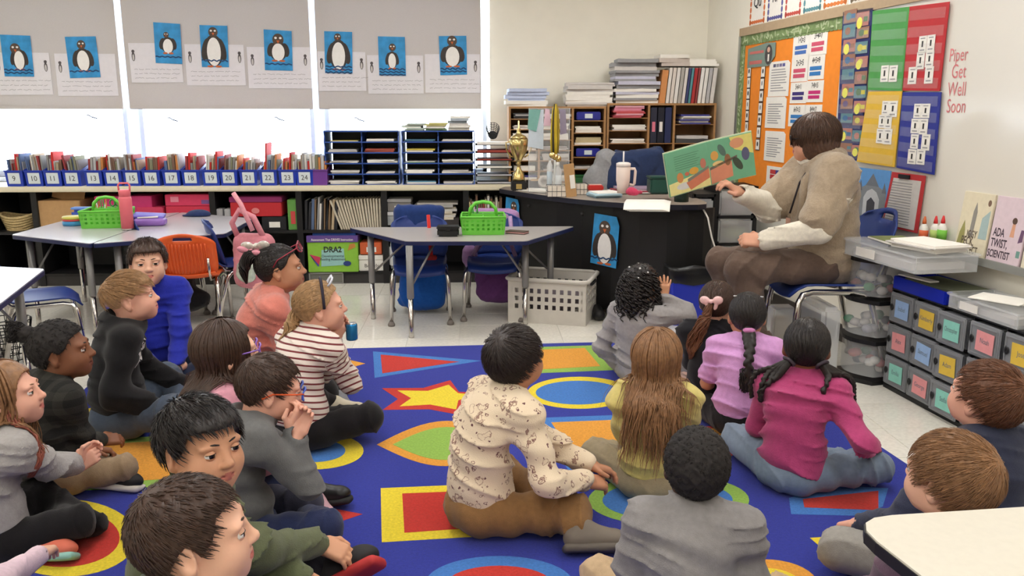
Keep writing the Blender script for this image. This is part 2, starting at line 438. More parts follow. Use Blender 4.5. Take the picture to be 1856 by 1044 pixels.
for n, (x0, x1) in enumerate(((-4.24, -2.772), (-2.722, -1.287), (-1.240, .055))):
    t = thing('roller_shade', sh_lab[n], 'window shade', ((x0+x1)/2, YB-.045, 1.335), 0, 'roller shades over the windows')
    hw = (x1-x0)/2
    b = MB(); b.bb(-hw, hw, -.0012, .0012, .02, 1.12, SHADE); b.build('fabric', t)
    b = MB(); b.rbox((0, 0, .012), (hw*2, .012, .026), .004, SHADE); b.build('hem_bar', t)
    b = MB(); b.tube([(-hw, .01, 1.14), (hw, .01, 1.14)], .03, FRAME, 12); b.build('roller', t)
# lights in the ceiling
LAMP = bpy.data.materials.new('lit_diffuser'); LAMP.use_nodes = True
_b = LAMP.node_tree.nodes['Principled BSDF']; _b.inputs['Base Color'].default_value = (.9, .9, .9, 1)
_b.inputs['Emission Color'].default_value = (1.0, .975, .93, 1); _b.inputs['Emission Strength'].default_value = LAMP_STRENGTH
k = 0
for y, row in ((-1.6, 'behind the viewer'), (.6, 'over the front of the rug'), (2.8, 'over the middle of the rug'), (5.0, 'nearest the windows')):
    for x, col in ((-3.1, 'leftmost'), (-.7, 'middle'), (1.4, 'rightmost')):
        t = thing('ceiling_light', 'white troffer ceiling light, %s of the row %s' % (col, row), 'ceiling light', (x, y, ZC), 0, 'ceiling lights')
        b = MB(); b.bb(-.31, .31, -.62, -.60, -.03, 0, FRAME); b.bb(-.31, .31, .60, .62, -.03, 0, FRAME); b.bb(-.31, -.29, -.6, .6, -.03, 0, FRAME); b.bb(.29, .31, -.6, .6, -.03, 0, FRAME); b.build('frame', t)
        b = MB(); b.bb(-.29, .29, -.60, .60, -.022, -.002, LAMP); b.build('diffuser', t)

# ================================================================== RUG
def rug_mat(name, c):
    return mat('rug_'+name, c, 0.95, var=0.16, scale=110, bump=0.7, bscale=420, spec=0.1, sheen=0.12)
RC = dict(blue=rug_mat('royal_blue', srgb(46, 56, 152)), lt=rug_mat('sky_blue', srgb(66, 122, 196)), red=rug_mat('red', srgb(196, 52, 44)),
          yel=rug_mat('yellow', srgb(232, 208, 52)), org=rug_mat('orange', srgb(226, 156, 58)), grn=rug_mat('green', srgb(146, 186, 82)))
rug = thing('rug', 'royal blue classroom rug with red, yellow, green and orange shapes', 'rug', (0, 0, 0))
RZ = .009
b = MB(); b.prism(RUG[::-1], 0.0004, RZ, RC['blue']); b.build('pile', rug)
def rug_shape(name, layers):
    b = MB()
    for n, (pts, c) in enumerate(layers):
        q = [atz(px, py, RZ)[:2] for px, py in pts]
        a = sum(q[i-1][0]*q[i][1]-q[i][0]*q[i-1][1] for i in range(len(q)))
        if a < 0: q = q[::-1]
        b.prism(q, RZ-.004, RZ+.0007*(n+1), RC[c])
    b.build(name, rug)
def c7(pts): return [(620+x/3.569, 580+y/3.569) for x, y in pts]
def el(cx, cy, rx, ry, n=40): return [(cx+rx*math.cos(2*math.pi*i/n), cy+ry*math.sin(2*math.pi*i/n)) for i in range(n)]
def leaf(x0, y0, x1, y1, h, n=16):
    up = [(x0+(x1-x0)*i/n, y0+(y1-y0)*i/n-h*math.sin(math.pi*i/n)) for i in range(n+1)]
    dn = [(x0+(x1-x0)*i/n, y0+(y1-y0)*i/n+h*1.05*math.sin(math.pi*i/n)) for i in range(n-1, 0, -1)]
    return up+dn
rug_shape('triangle_shape', [([(676, 637), (872, 654), (679, 685)], 'lt'), ([(690, 643), (832, 656), (693, 677)], 'red')])
rug_shape('star_shape', [(c7([(258,442),(525,440),(700,390),(755,465),(905,470),(800,530),(800,622),(565,578),(262,582),(362,512)]), 'red'),
                         (c7([(358,457),(555,460),(690,420),(750,475),(870,485),(752,520),(738,580),(570,548),(372,560),(447,507)]), 'yel')])
rug_shape('rectangle_shape', [([(975, 629), (1078, 626), (1113, 671), (965, 677)], 'grn'), ([(982, 634), (1060, 631), (1088, 664), (975, 670)], 'org')])
rug_shape('oval_shape', [(el(1050, 712, 94, 29), 'yel'), (el(1048, 712, 77, 21.5), 'lt')])
rug_shape('rectangle_shape', [([(964, 758), (1240, 748), (1290, 836), (1030, 852)], 'lt'), ([(999, 766), (1225, 757), (1265, 824), (1048, 838)], 'org')])
rug_shape('leaf_shape', [(leaf(683, 806, 935, 800, 40), 'org'), (leaf(712, 806, 905, 801, 29), 'grn')])
rug_shape('rectangle_shape', [([(690, 885), (905, 876), (925, 969), (692, 983)], 'yel'), ([(729, 895), (880, 889), (890, 955), (733, 966)], 'red')])
rug_shape('circle_shape', [(el(905, 1060, 135, 52), 'lt'), (el(905, 1062, 98, 36), 'red')])
rug_shape('rectangle_shape', [([(125, 800), (330, 788), (330, 880), (95, 892)], 'grn'), ([(150, 808), (312, 798), (308, 868), (125, 880)], 'org')])
rug_shape('oval_shape', [(el(225, 757, 98, 22), 'yel'), (el(222, 757, 74, 14), 'org')])
rug_shape('oval_shape', [(el(118, 975, 130, 70), 'yel'), (el(112, 975, 105, 53), 'red')])
rug_shape('circle_shape', [(el(566, 817, 93, 34), 'yel'), (el(566, 817, 60, 21), 'lt')])
rug_shape('triangle_shape', [([(515, 905), (657, 932), (500, 985)], 'red'), ([(535, 925), (605, 934), (530, 960)], 'lt')])
rug_shape('oval_shape', [(el(575, 744, 92, 20), 'grn'), (el(570, 743, 64, 13), 'red')])
rug_shape('diamond_shape', [([(600, 656), (632, 652), (662, 659), (634, 667)], 'org')])
rug_shape('diamond_shape', [([(1240, 775), (1370, 768), (1420, 800), (1320, 828)], 'red'), ([(1262, 778), (1368, 774), (1402, 796), (1318, 815)], 'org')])
rug_shape('star_shape', [([(1430, 903), (1500, 880), (1610, 885), (1600, 918), (1560, 935), (1434, 932)], 'lt'), ([(1455, 905), (1592, 890), (1592, 925), (1458, 920)], 'red')])
rug_shape('triangle_shape', [([(1468, 975), (1700, 962), (1560, 1055)], 'yel'), ([(1515, 990), (1640, 980), (1560, 1035)], 'lt')])
rug_shape('oval_shape', [(el(1385, 1066, 100, 52), 'org'), (el(1385, 1066, 70, 36), 'yel')])
rug_shape('oval_shape', [(el(1212, 907, 146, 46), 'grn'), (el(1210, 907, 118, 35), 'lt')])

# ================================================================== PENGUIN PAINTINGS AND WORKSHEETS ON THE SHADES
PB = mat('blue_tempera', srgb(52, 146, 205), 0.6, var=0.25, scale=14)
PK = mat('black_tempera', srgb(58, 50, 46), 0.6, var=0.2); PW = mat('white_tempera', srgb(240, 236, 232), 0.7, var=0.04)
PO = mat('orange_tempera', srgb(196, 98, 48), 0.6); PD = mat('deep_blue_tempera', srgb(24, 66, 110), 0.6); PG = mat('brown_black_tempera', srgb(82, 66, 54), 0.6, var=.2)
SHEETW = mat('writing_paper', srgb(226, 222, 226), .85, var=.03)
PENCIL = mat('pencil_line', srgb(150, 146, 148), 0.9); GREYPEN = mat('grey_crayon', srgb(96, 90, 92), 0.9); LAV = mat('lavender_crayon', srgb(168, 162, 200), 0.9)
def sheet(b, w, h, m, th=.0012, curl=.004, seed=0):
    rnd = random.Random(seed); q = [(-w/2+rnd.uniform(-.003, .003), -h/2), (w/2, -h/2+rnd.uniform(-.003, .003)), (w/2+rnd.uniform(-.003, .003), h/2-rnd.uniform(0, .006)), (-w/2, h/2)]
    b.slab(q, -th, 0, m)
def penguin(t, w, h, kind, seed):
    """painted penguin, in the frame of its sheet (x right, z up, front -y)"""
    rnd = random.Random(seed); S = h
    bx, bz, bw, bh, hz, hr, hx = kind
    p = MB(); y = -.0018
    for sx in (-1, 1):
        p.slab(ellipse(bx*w+sx*bw*w*.80, bz*S+.03*S, bw*w*.42, bh*S*.72, 18, sx*.22), y+.0002, y+.0008, PK)
    p.slab(ellipse(bx*w, bz*S, bw*w, bh*S, 24), y, y+.0008, PK)
    p.build('penguin_body', t)
    p = MB(); p.slab(ellipse(bx*w, bz*S-.03*S, bw*w*.70, bh*S*.90, 24), y-.0006, y, PW); p.build('penguin_belly', t)
    p = MB(); p.slab(ellipse((bx+hx)*w, hz*S, hr*w, hr*w*1.05, 20), y-.0004, y, PG)
    for sx in (-1, 1):
        p.slab(ellipse((bx+hx)*w+sx*hr*w*.42, hz*S+hr*w*.28, hr*w*.24, hr*w*.2, 10), y-.0009, y-.0004, PW)
    p.slab([((bx+hx)*w-hr*w*.3, hz*S-hr*w*.15), ((bx+hx)*w, hz*S-hr*w*.7), ((bx+hx)*w+hr*w*.3, hz*S-hr*w*.15)], y-.001, y-.0004, PO)
    p.build('penguin_head', t)
    p = MB()
    for sx in (-1, 1): p.slab(ellipse(bx*w+sx*bw*w*.42, (bz-bh)*S, bw*w*.34, .025*S, 10), y-.0012, y-.0006, PO)
    p.build('penguin_feet', t)
    p = MB()
    for r in range(rnd.randint(1, 3)):
        z0 = (-.34-.07*r)*S; a = rnd.uniform(.008, .02)*S/.3*.3
        p.slab(line_poly([(-w*.48+w*.96*i/24, z0+a*math.sin(i*1.25+r)) for i in range(25)], .005), y-.0014, y-.001, PD)
    p.build('painted_wave', t)
paints = [(0, 63, 63, 139), (119, 66, 182, 141), (277, 41, 332, 115), (361, 46, 416, 122), (477, 54, 532, 128), (587, 57, 640, 133), (685, 66, 736, 137), (796, 65, 846, 136)]
works = [(-14, 95, 97, 172), (98, 97, 215, 174), (232, 78, 333, 150), (334, 80, 446, 155), (447, 85, 565, 160), (575, 93, 664, 165), (665, 100, 768, 170), (770, 98, 870, 168)]
kinds = [(.06, -.08, .24, .25, .17, .17, -.10), (0, -.06, .28, .28, .30, .14, 0), (.0, -.05, .26, .2, .20, .10, -.05), (-.02, -.10, .36, .38, .34, .17, 0),
         (0, -.02, .32, .24, .26, .20, 0), (0, -.05, .34, .36, .36, .13, -.02), (0, -.10, .20, .22, .22, .13, .02), (-.02, 0, .36, .28, .37, .18, 0)]
desc = ['leftmost, small head turned left', 'second from the left, thin tall penguin', 'third from the left, tiny penguin over zigzag waves', 'fourth from the left, big penguin with white eyes', 'fifth from the left, round penguin over dark waves', 'sixth from the left, tall white belly', 'seventh from the left, smallest penguin on pale water', 'rightmost by the cream wall, wide penguin']
tilt = [.01, -.03, .03, .02, .03, .02, 0, -.02]
YS = YB-.05
for n in range(8):
    x0, y0, x1, y1 = works[n]; a = aty(x0, y0, YS); c = aty(x1, y1, YS); w = c[0]-a[0]; h = a[2]-c[2]
    t = thing('worksheet', 'white lined writing sheet taped under the penguin painting that is %s' % desc[n].split(',')[0], 'worksheet', ((a[0]+c[0])/2, YS, (a[2]+c[2])/2), 0, 'writing sheets on the shades')
    b = MB(); sheet(b, w, h, SHEETW, seed=n); b.build('page', t)
    b = MB(); rnd = random.Random(50+n)
    for r in range(3):
        z = -h*.5+h*(.12+.11*r)
        x = -w*.42
        while x < w*.40:
            l = rnd.uniform(.02, .07); b.slab(line_poly([(x+l*i/6, z+rnd.uniform(-.004, .004)) for i in range(7)], .0012), -.0024, -.0012, PENCIL); x += l+.012
    b.build('handwriting', t)
    for sx in (-.42, .42):
        b = MB()
        if rnd.random() < .8:
            b.slab(ellipse(sx*w, .16*h, .013, .035, 12), -.0024, -.0012, GREYPEN); b.slab(ellipse(sx*w, .14*h, .007, .024, 12), -.003, -.0024, PAPER_GREY)
            b.slab(ellipse(sx*w, .16*h+.04, .012, .012, 10), -.0024, -.0012, GREYPEN)
            b.build('doodle', t)
    x0, y0, x1, y1 = paints[n]; a = aty(x0, y0, YS); c = aty(x1, y1, YS); w = c[0]-a[0]; h = a[2]-c[2]
    t = thing('penguin_painting', 'blue penguin painting on the window shades, %s' % desc[n], 'painting', ((a[0]+c[0])/2, YS-.005, (a[2]+c[2])/2), 0, 'penguin paintings on the shades')
    t.rotation_euler = (0, tilt[n], 0)
    b = MB(); sheet(b, w, h, PB, seed=20+n); b.build('sheet', t)
    penguin(t, w, h, kinds[n], n)

# ================================================================== BOARD WALL
def wthing(name, label, cat, s, z, off=0.0, group=None): return thing(name, label, cat, wallpt(s, z, off), RZW, group)
def wrect(x0, y0, x1, y1, off=0.0):
    a = atw(x0, y0, off); c = atw(x1, y1, off)
    return (a[0]+c[0])/2, (a[1]+c[1])/2, abs(c[0]-a[0]), abs(a[1]-c[1])
WB = mat('whiteboard_enamel', srgb(224, 219, 209), 0.16, var=0.015, scale=3)
TRIM = mat('tan_board_trim', srgb(176, 152, 122), 0.5, var=0.06); ALU = mat('aluminium_trim', srgb(176, 178, 172), 0.35, 0.7, var=0.02)
s_b0 = atw(1346, 120)[0]; s_b1 = atw(1529, 120)[0]; ZT = 1.85
zled = .685
t = wthing('whiteboard', 'large whiteboard with red handwriting beside the red and blue pocket charts', 'whiteboard', s_b1, zled, .0)
b = MB(); b.bb(0, 4.6, -.02, 0, 0, ZT-zled, WB); b.build('panel', t)
b = MB(); b.bb(.0, 4.6, -.075, 0, -.022, 0, ALU); b.bb(.0, 4.6, -.08, -.07, -.022, .012, ALU); b.build('tray', t)
REDINK = mat('red_marker', srgb(212, 122, 124), 0.6, var=.2)
for n, (px, py, txt, sz) in enumerate(((1727, 112, 'Piper', .085), (1731, 142, 'Get', .09), (1724, 174, 'Well', .09), (1722, 204, 'Soon', .09))):
    s, z = atw(px, py); b = MB(); b.text(txt, sz, REDINK, (s-s_b1, -.0215, z-zled), align='LEFT', sx=.72); b.build('handwriting', t)
b = MB(); b.bb(s_b0-.02, 7, -.03, 0, ZT, ZT+.055, TRIM); tag(b.build('trim_4', loc=(*CORNER, 0), rz=RZW), kind='structure')
# bulletin board
ORANGE = mat('orange_paper', srgb(238, 138, 40), 0.85, var=0.05); LEAF = mat('leaf_border', srgb(120, 142, 92), 0.8, var=0.3, scale=40); LEAFL = mat('leaf_border_light', srgb(178, 190, 150), 0.8, var=.2)
zb0 = .72
t = wthing('bulletin_board', 'orange paper bulletin board with leafy green border beside the teacher', 'bulletin board', s_b0, zb0)
W_, H_ = s_b1-s_b0-.01, ZT-zb0
b = MB(); b.bb(0, W_, -.016, 0, 0, H_, ORANGE); b.build('paper', t)
b = MB(); b.bb(-.03, 0, -.028, 0, -.02, H_, ALU); b.bb(-.03, W_, -.028, 0, -.03, 0, ALU); b.build('frame', t)
b = MB(); rnd = random.Random(3)
b.bb(0, W_, -.02, -.016, H_-.06, H_, LEAF); b.bb(0, .07, -.02, -.016, 0, H_-.06, LEAF)
for i in range(60):
    x = rnd.uniform(.02, W_-.02); z = H_-rnd.uniform(.012, .05)
    b.slab(ellipse(x, z, .02, .006, 8, rnd.uniform(0, 3.1)), -.021, -.020, LEAFL)
for i in range(50): b.slab(ellipse(rnd.uniform(.012, .058), rnd.uniform(.02, H_-.07), .018, .006, 8, rnd.uniform(0, 3.1)), -.021, -.020, LEAFL)
for i in range(30): b.slab(ellipse(.02+i*W_/30, H_-.062, W_/55, .010, 10), -.02, -.016, LEAF)
b.build('leaf_border', t)
INK = mat('black_print', srgb(52, 50, 52), 0.8, var=0.05); GREYINK = mat('grey_print', srgb(150, 148, 150), 0.8, var=0.05)
OFF = .017
eqs = [('1+2=3', 1439, 66, 1467, 103, (70, 110, 180)), ('3+4=7', 1469, 57, 1498, 98, (206, 84, 110)), ('2+3=5', 1436, 106, 1464, 147, (206, 84, 110)), ('4+5=9', 1466, 101, 1493, 143, (52, 120, 184)),
       ('5+6=11', 1434, 150, 1461, 187, (60, 48, 120)), ('7+8=15', 1463, 147, 1491, 185, (190, 40, 110)), ('6+7=13', 1431, 190, 1458, 230, (52, 120, 184)), ('8+9=17', 1460, 190, 1488, 228, (60, 140, 90))]
def say(e):
    W = dict(zip('1 2 3 4 5 6 7 8 9 11 13 15 17'.split(), 'one two three four five six seven eight nine eleven thirteen fifteen seventeen'.split()))
    a, q = e.split('='); a, c = a.split('+'); return '%s plus %s equals %s' % (W[a], W[c], W[q])
for e, x0, y0, x1, y1, c in eqs:
    s, z, w, h = wrect(x0, y0, x1, y1, OFF)
    t = wthing('number_poster', 'white addition poster reading %s on the orange board' % say(e), 'poster', s, z, OFF, 'addition posters')
    b = MB(); b.bb(-w/2, w/2, -.0015, 0, -h/2, h/2, PAPER); b.build('page', t)
    b = MB(); b.text(e, h*.34, INK, (0, -.0026, h*.17), bold=.015, sx=.72 if len(e) < 6 else .58); b.build('lettering', t)
    b = MB(); m = flat(*c)
    for r in (0, 1): b.bb(-w*.36, w*(.34 if r == 0 else .30), -.0025, -.0015, -h*.12-h*.22*r, h*.04-h*.22*r, m)
    b.build('number_bar', t)
rnd = random.Random(5)
for n, (x0, y0, x1, y1, d) in enumerate(((1396, 113, 1429, 174, 'topmost, with a coloured header'), (1390, 176, 1423, 233, 'second from the top'), (1388, 237, 1421, 295, 'third from the top, next to the teacher\'s face'), (1391, 300, 1422, 338, 'lowest, with a red picture'))):
    s, z, w, h = wrect(x0, y0, x1, y1, OFF)
    t = wthing('notice', 'typed notice on the orange board, %s' % d, 'notice', s, z, OFF, 'typed notices on the orange board')
    b = MB(); q = [(-w/2, -h/2), (w/2, -h/2), (w/2, h*.42), (w*.4, h/2), (-w/2, h/2)]; b.slab(q, -.003, -.001, PAPER); b.build('page', t)
    b = MB()
    if n == 0:
        for i, c in enumerate(((90, 90, 120), (140, 140, 150), (120, 110, 150), (90, 90, 150))): b.bb(-w*.3+i*w*.15, -w*.18+i*w*.15, -.004, -.003, h*.34, h*.43, flat(*c))
    if n == 3:
        for i, c in enumerate(((190, 50, 50), (60, 60, 130), (190, 60, 60), (70, 70, 140))): b.bb(-w*.3+(i % 2)*w*.3, (i % 2)*w*.3, -.004, -.003, -h*.2+(i//2)*h*.28, h*.04+(i//2)*h*.28, flat(*c))
    else:
        for r in range(9): b.bb(-w*.38, w*rnd.uniform(.1, .4), -.0036, -.003, h*.25-r*h*.075, h*.25-r*h*.075+.006, GREYINK)
    b.build('print', t)
s, z, w, h = wrect(1358, 85, 1405, 118, OFF)
t = wthing('board_sign', 'grey and teal sign with red lettering in the corner of the orange board', 'sign', s, z, OFF+.004)
b = MB(); b.slab([(-w/2, -h*.5), (w*.3, -h*.5), (w*.5, -h*.1), (w*.5, h*.5), (w*.2, h*.55), (-w/2, h*.4)], -.003, 0, flat(122, 142, 132)); b.build('panel', t)
b = MB(); b.bb(-w*.42, w*.1, -.004, -.003, h*.12, h*.24, flat(196, 110, 104)); b.bb(-w*.42, w*.05, -.004, -.003, -.36*h, -.2*h, flat(196, 110, 104)); b.slab(ellipse(w*.28, 0, w*.13, h*.45), -.004, -.003, flat(70, 66, 66)); b.bb(w*.26, w*.31, -.005, -.004, -.3*h, .02*h, PAPER); b.slab(ellipse(w*.28, .22*h, w*.05, h*.12), -.005, -.004, flat(214, 170, 150)); b.build('print', t)
for col, (xt, yt, xb, yb_, nn, w_) in enumerate(((1359, 130, 1353, 250, 7, .055), (1384, 130, 1374, 262, 7, .062))):
    for i in range(nn):
        px = xt+(xb-xt)*i/(nn-1); py = yt+(yb_-yt)*i/(nn-1); s, z = atw(px, py, OFF)
        t = wthing('picture_card', 'small picture card on the orange board, %s from top in the %s column' % ('first second third fourth fifth sixth seventh'.split()[i], ('left', 'right')[col]), 'card', s, z, OFF+.003, 'small cards on the orange board')
        b = MB(); b.bb(-w_/2, w_/2, -.001, 0, -.04, .04, INK); b.bb(-w_*.42, w_*.42, -.002, -.001, -.034, .034, PAPER); b.build('card', t)
        b = MB(); b.slab(ellipse(0, .004, .010, .016), -.003, -.002, GREYINK if i % 2 else INK); b.build('picture', t)
# dark blue picture-card chart
NAVY = mat('navy_nylon', srgb(30, 36, 96), 0.6, var=.08); 
def quadpt(px, py, off): return atw(px, py, off)
def chart(name, label, c4, m, cards, rows, group='pocket charts', off=.03, cardart=None):
    """a hanging fabric chart; c4 = its corners in the picture (TL, TR, BR, BL)"""
    P = [atw(*c, off) for c in c4]
    s0 = sum(p[0] for p in P)/4; z0 = sum(p[1] for p in P)/4
    t = wthing(name, label, 'pocket chart', s0, z0, off, group)
    q = [(p[0]-s0, p[1]-z0) for p in P]
    b = MB(); b.slab([q[3], q[2], q[1], q[0]], -.004, .0, m); b.build('backing', t)
    for r in range(rows):
        f0 = (r+.25)/rows; f1 = (r+.85)/rows
        L = lambda f: (q[0][0]+(q[3][0]-q[0][0])*f+.012, q[0][1]+(q[3][1]-q[0][1])*f)
        R = lambda f: (q[1][0]+(q[2][0]-q[1][0])*f-.012, q[1][1]+(q[2][1]-q[1][1])*f)
        b = MB(); b.slab([L(f1), R(f1), R(f0), L(f0)], -.009, -.008, PVC); b.build('pocket', t)
    for i, (x0, y0, x1, y1) in enumerate(cards):
        a = atw(x0, y0, off); c = atw(x1, y1, off)
        w = abs(c[0]-a[0]); h = abs(a[1]-c[1]); cx = (a[0]+c[0])/2-s0; cz = (a[1]+c[1])/2-z0
        b = MB(); y = -.0075
        if cardart is None:
            b.bb(cx-w/2, cx+w/2, y, y+.002, cz-h/2, cz+h/2, PAPER); b.bb(cx-w*.10, cx+w*.10, y-.0006, y, cz-h*.16, cz+h*.2, INK); b.bb(cx-w*.3, cx+w*.3, y-.0006, y, cz-h*.38, cz-h*.3, GREYINK); b.bb(cx-w*.3, cx+w*.3, y-.0006, y, cz+h*.32, cz+h*.38, GREYINK)
        else: cardart(b, i, cx, cz, w, h, y)
        b.build('card', t)
    return t
PVC = mat('clear_pvc_strip', (.9, .9, .9), 0.12, alpha=0.055, var=0)
chart('pocket_chart', 'green pocket chart with two white cards, top left of the four', [(1583, 20), (1650, 12), (1638, 165), (1574, 163)], mat('green_nylon', srgb(74, 152, 74), .6), [(1600, 119, 1611, 148), (1615, 119, 1627, 148)], 5)
chart('pocket_chart', 'red pocket chart with six white cards on the whiteboard', [(1650, 12), (1722, 3), (1704, 165), (1636, 164)], mat('red_nylon', srgb(186, 38, 44), .6),
      [(1669, 66, 1680, 95), (1684, 64, 1695, 93), (1665, 95, 1676, 125), (1681, 93, 1693, 121), (1650, 122, 1662, 152), (1680, 121, 1692, 151)], 5)
chart('pocket_chart', 'yellow pocket chart with six white cards behind the teacher', [(1575, 166), (1636, 165), (1622, 303), (1554, 293)], mat('yellow_nylon', srgb(222, 180, 56), .6),
      [(1602, 183, 1612, 208), (1614, 183, 1627, 212), (1596, 208, 1606, 232), (1607, 208, 1617, 233), (1592, 233, 1603, 260), (1605, 233, 1617, 262)], 5, off=.034)
chart('pocket_chart', 'blue pocket chart with eight white cards, below the red one', [(1637, 167), (1707, 167), (1694, 317), (1626, 304)], mat('blue_nylon', srgb(38, 48, 140), .6),
      [(1660, 188, 1671, 214), (1674, 188, 1686, 214), (1655, 215, 1667, 242), (1670, 215, 1682, 244), (1654, 243, 1665, 270), (1674, 243, 1686, 273), (1649, 270, 1661, 298), (1665, 270, 1677, 299)], 5)
def art(b, i, cx, cz, w, h, y):
    pal = [(150, 110, 92), (196, 186, 70), (96, 132, 140), (92, 120, 88), (70, 110, 150), (176, 120, 110), (110, 96, 130), (208, 200, 96)]
    b.bb(cx-w/2, cx+w/2, y, y+.002, cz-h/2, cz+h/2, flat(*pal[(i*5+i//3) % 8]))
    b.slab(ellipse(cx-w*.1, cz, w*.22, h*.3), y-.0006, y, flat(*pal[(i*3+2) % 8])); b.bb(cx+w*.1, cx+w*.42, y-.0006, y, cz-h*.2, cz+h*.15, flat(*pal[(i*7+4) % 8]))
    if i % 3 == 1: b.slab(ellipse(cx-w*.2, cz-h*.25, w*.22, h*.42), y-.0012, y, flat(226, 222, 90))
cards = []; rnd = random.Random(9)
for r in range(10):
    for c in range(2):
        f = r/10; xl = 1531-9*f; xr = 1580-11*f; y0 = 20+26.5*r+c*4
        x0 = xl+(xr-xl)*(.04+.47*c)+rnd.uniform(-1, 1); cards.append((x0, y0, x0+(xr-xl)*.42, y0+19+rnd.uniform(-2, 3)))
chart('picture_chart', 'narrow navy chart filled with colourful picture cards', [(1529, 22), (1584, 14), (1558, 292), (1516, 287)], NAVY, cards, 10, None, .026, art)
# posters above the trim
frm = [(208, 110, 60), (90, 90, 150), (190, 80, 70), (90, 140, 150), (208, 120, 60), (120, 110, 90)]
for n, (x0, x1, yb_) in enumerate(((1356, 1384, 50), (1388, 1416, 44), (1420, 1449, 37), (1453, 1486, 30), (1489, 1533, 22), (1538, 1584, 12))):
    a = atw(x0, yb_, .01); c = atw(x1, yb_, .01); w = c[0]-a[0]
    t = wthing('letter_poster', 'bordered letter poster above the board trim, %s from the room corner' % 'first second third fourth fifth sixth'.split()[n], 'poster', (a[0]+c[0])/2, 1.915, .0, 'letter posters above the trim')
    b = MB(); b.bb(-w/2, w/2, -.004, 0, 0, .38, PAPER); b.build('page', t)
    b = MB(); m = flat(*frm[n])
    for i in range(9):
        for sx in (-1, 1): b.slab(ellipse(sx*w*.43, .02+.042*i, .012, .02, 8), -.006, -.004, m)
    for i in range(7): b.slab(ellipse(-w*.4+w*.8*i/6, .018, w*.07, .012, 8), -.006, -.004, m)
    b.build('scalloped_border', t)
    b = MB(); b.text(['Qu', 'Rr', 'Ss', 'Tt', 'Uu', 'Vv'][n], .09, INK, (0, -.007, .12), bold=.01); b.bb(-w*.25, w*.25, -.006, -.004, .27, .28, GREYINK); b.bb(-w*.3, w*.3, -.006, -.004, .24, .25, GREYINK); b.build('print', t)
# low on the whiteboard, beside the chair
s, z, w, h = wrect(1556, 303, 1606, 415, .03)
t = wthing('castle_poster', 'tall poster of a grey stone castle under blue sky behind the blue chair', 'poster', s, z, .03)
b = MB(); b.bb(-w/2, w/2, -.003, 0, -h/2, h/2, flat(96, 152, 210)); b.build('page', t)
b = MB(); m = flat(132, 136, 140)
b.slab([(-w*.42, -h*.45), (w*.42, -h*.45), (w*.42, h*.12), (w*.2, h*.2), (0, h*.36), (-w*.2, h*.2), (-w*.42, h*.12)], -.004, -.003, m)
for sx in (-.36, .36): b.slab([(sx*w-.02, h*.1), (sx*w+.02, h*.1), (sx*w, h*.28)], -.0045, -.003, flat(110, 112, 120))
b.slab([(-w*.24, -h*.36), (w*.24, -h*.36), (w*.24, -h*.02), (w*.14, h*.1), (0, h*.15), (-w*.14, h*.1), (-w*.24, -h*.02)], -.005, -.004, flat(196, 198, 200)); b.slab([(-w*.12, -h*.36), (w*.12, -h*.36), (w*.12, -h*.08), (0, h*.0), (-w*.12, -h*.08)], -.006, -.005, flat(66, 66, 72)); b.slab([(-w*.2, h*.2), (w*.2, h*.2), (0, h*.42)], -.0045, -.003, flat(112, 116, 124)); b.bb(-w*.42, w*.42, -.005, -.004, -h*.48, -h*.36, flat(120, 160, 90)); b.build('picture', t)
s, z, w, h = wrect(1606, 310, 1668, 424, .03)
t = wthing('checklist', 'red framed checklist page beside the castle poster', 'checklist', s, z, .03)
b = MB(); m = flat(186, 52, 56); q = [(-w*.5, -h*.5), (w*.44, -h*.5), (w*.5, h*.5), (-w*.32, h*.5)]
b.slab(q, -.004, 0, m); b.build('frame', t)
b = MB(); b.slab([(-w*.42, -h*.46), (w*.36, -h*.46), (w*.42, h*.4), (-w*.26, h*.4)], -.006, -.004, PAPER_GREY); b.bb(-.04, .05, -.012, -.006, h*.41, h*.48, BLACK); b.build('page', t)
b = MB()
for r in range(16): b.bb(-w*.28+r*-.003, w*.22, -.0068, -.006, h*.32-r*h*.048, h*.32-r*h*.048+.004, GREYINK)
b.build('print', t)
s, z, w, h = wrect(1530, 296, 1546, 314, .03)
t = wthing('hook_clip', 'small steel blue magnetic clip on the whiteboard under the navy chart', 'clip', s, z, .022)
b = MB(); b.rbox((0, -.012, 0), (w, .024, h*.8), .006, flat(120, 150, 170, .3)); b.build('body', t)
b = MB(); b.tube([(-w*.3, -.026, h*.2), (0, -.04, h*.35), (w*.3, -.026, h*.2)], .004, STEEL, 6); b.build('wire', t)
# ================================================================== FURNITURE AND CLUTTER
NUM = 'zero one two three four five six seven eight nine ten eleven twelve thirteen fourteen fifteen sixteen seventeen eighteen nineteen twenty twenty-one twenty-two twenty-three twenty-four'.split()
ORD = 'zeroth first second third fourth fifth sixth seventh eighth ninth tenth eleventh twelfth'.split()
YC, ZCT = 6.47, .765                         # front and height of the window counter
BEIGE = mat('beige_laminate', srgb(226, 216, 190), 0.4, var=0.04)
CHAR = mat('charcoal_laminate', srgb(48, 45, 45), 0.55, var=0.08)
def px_x(px, py=400, Y=YC): return aty(px, py, Y)[0]
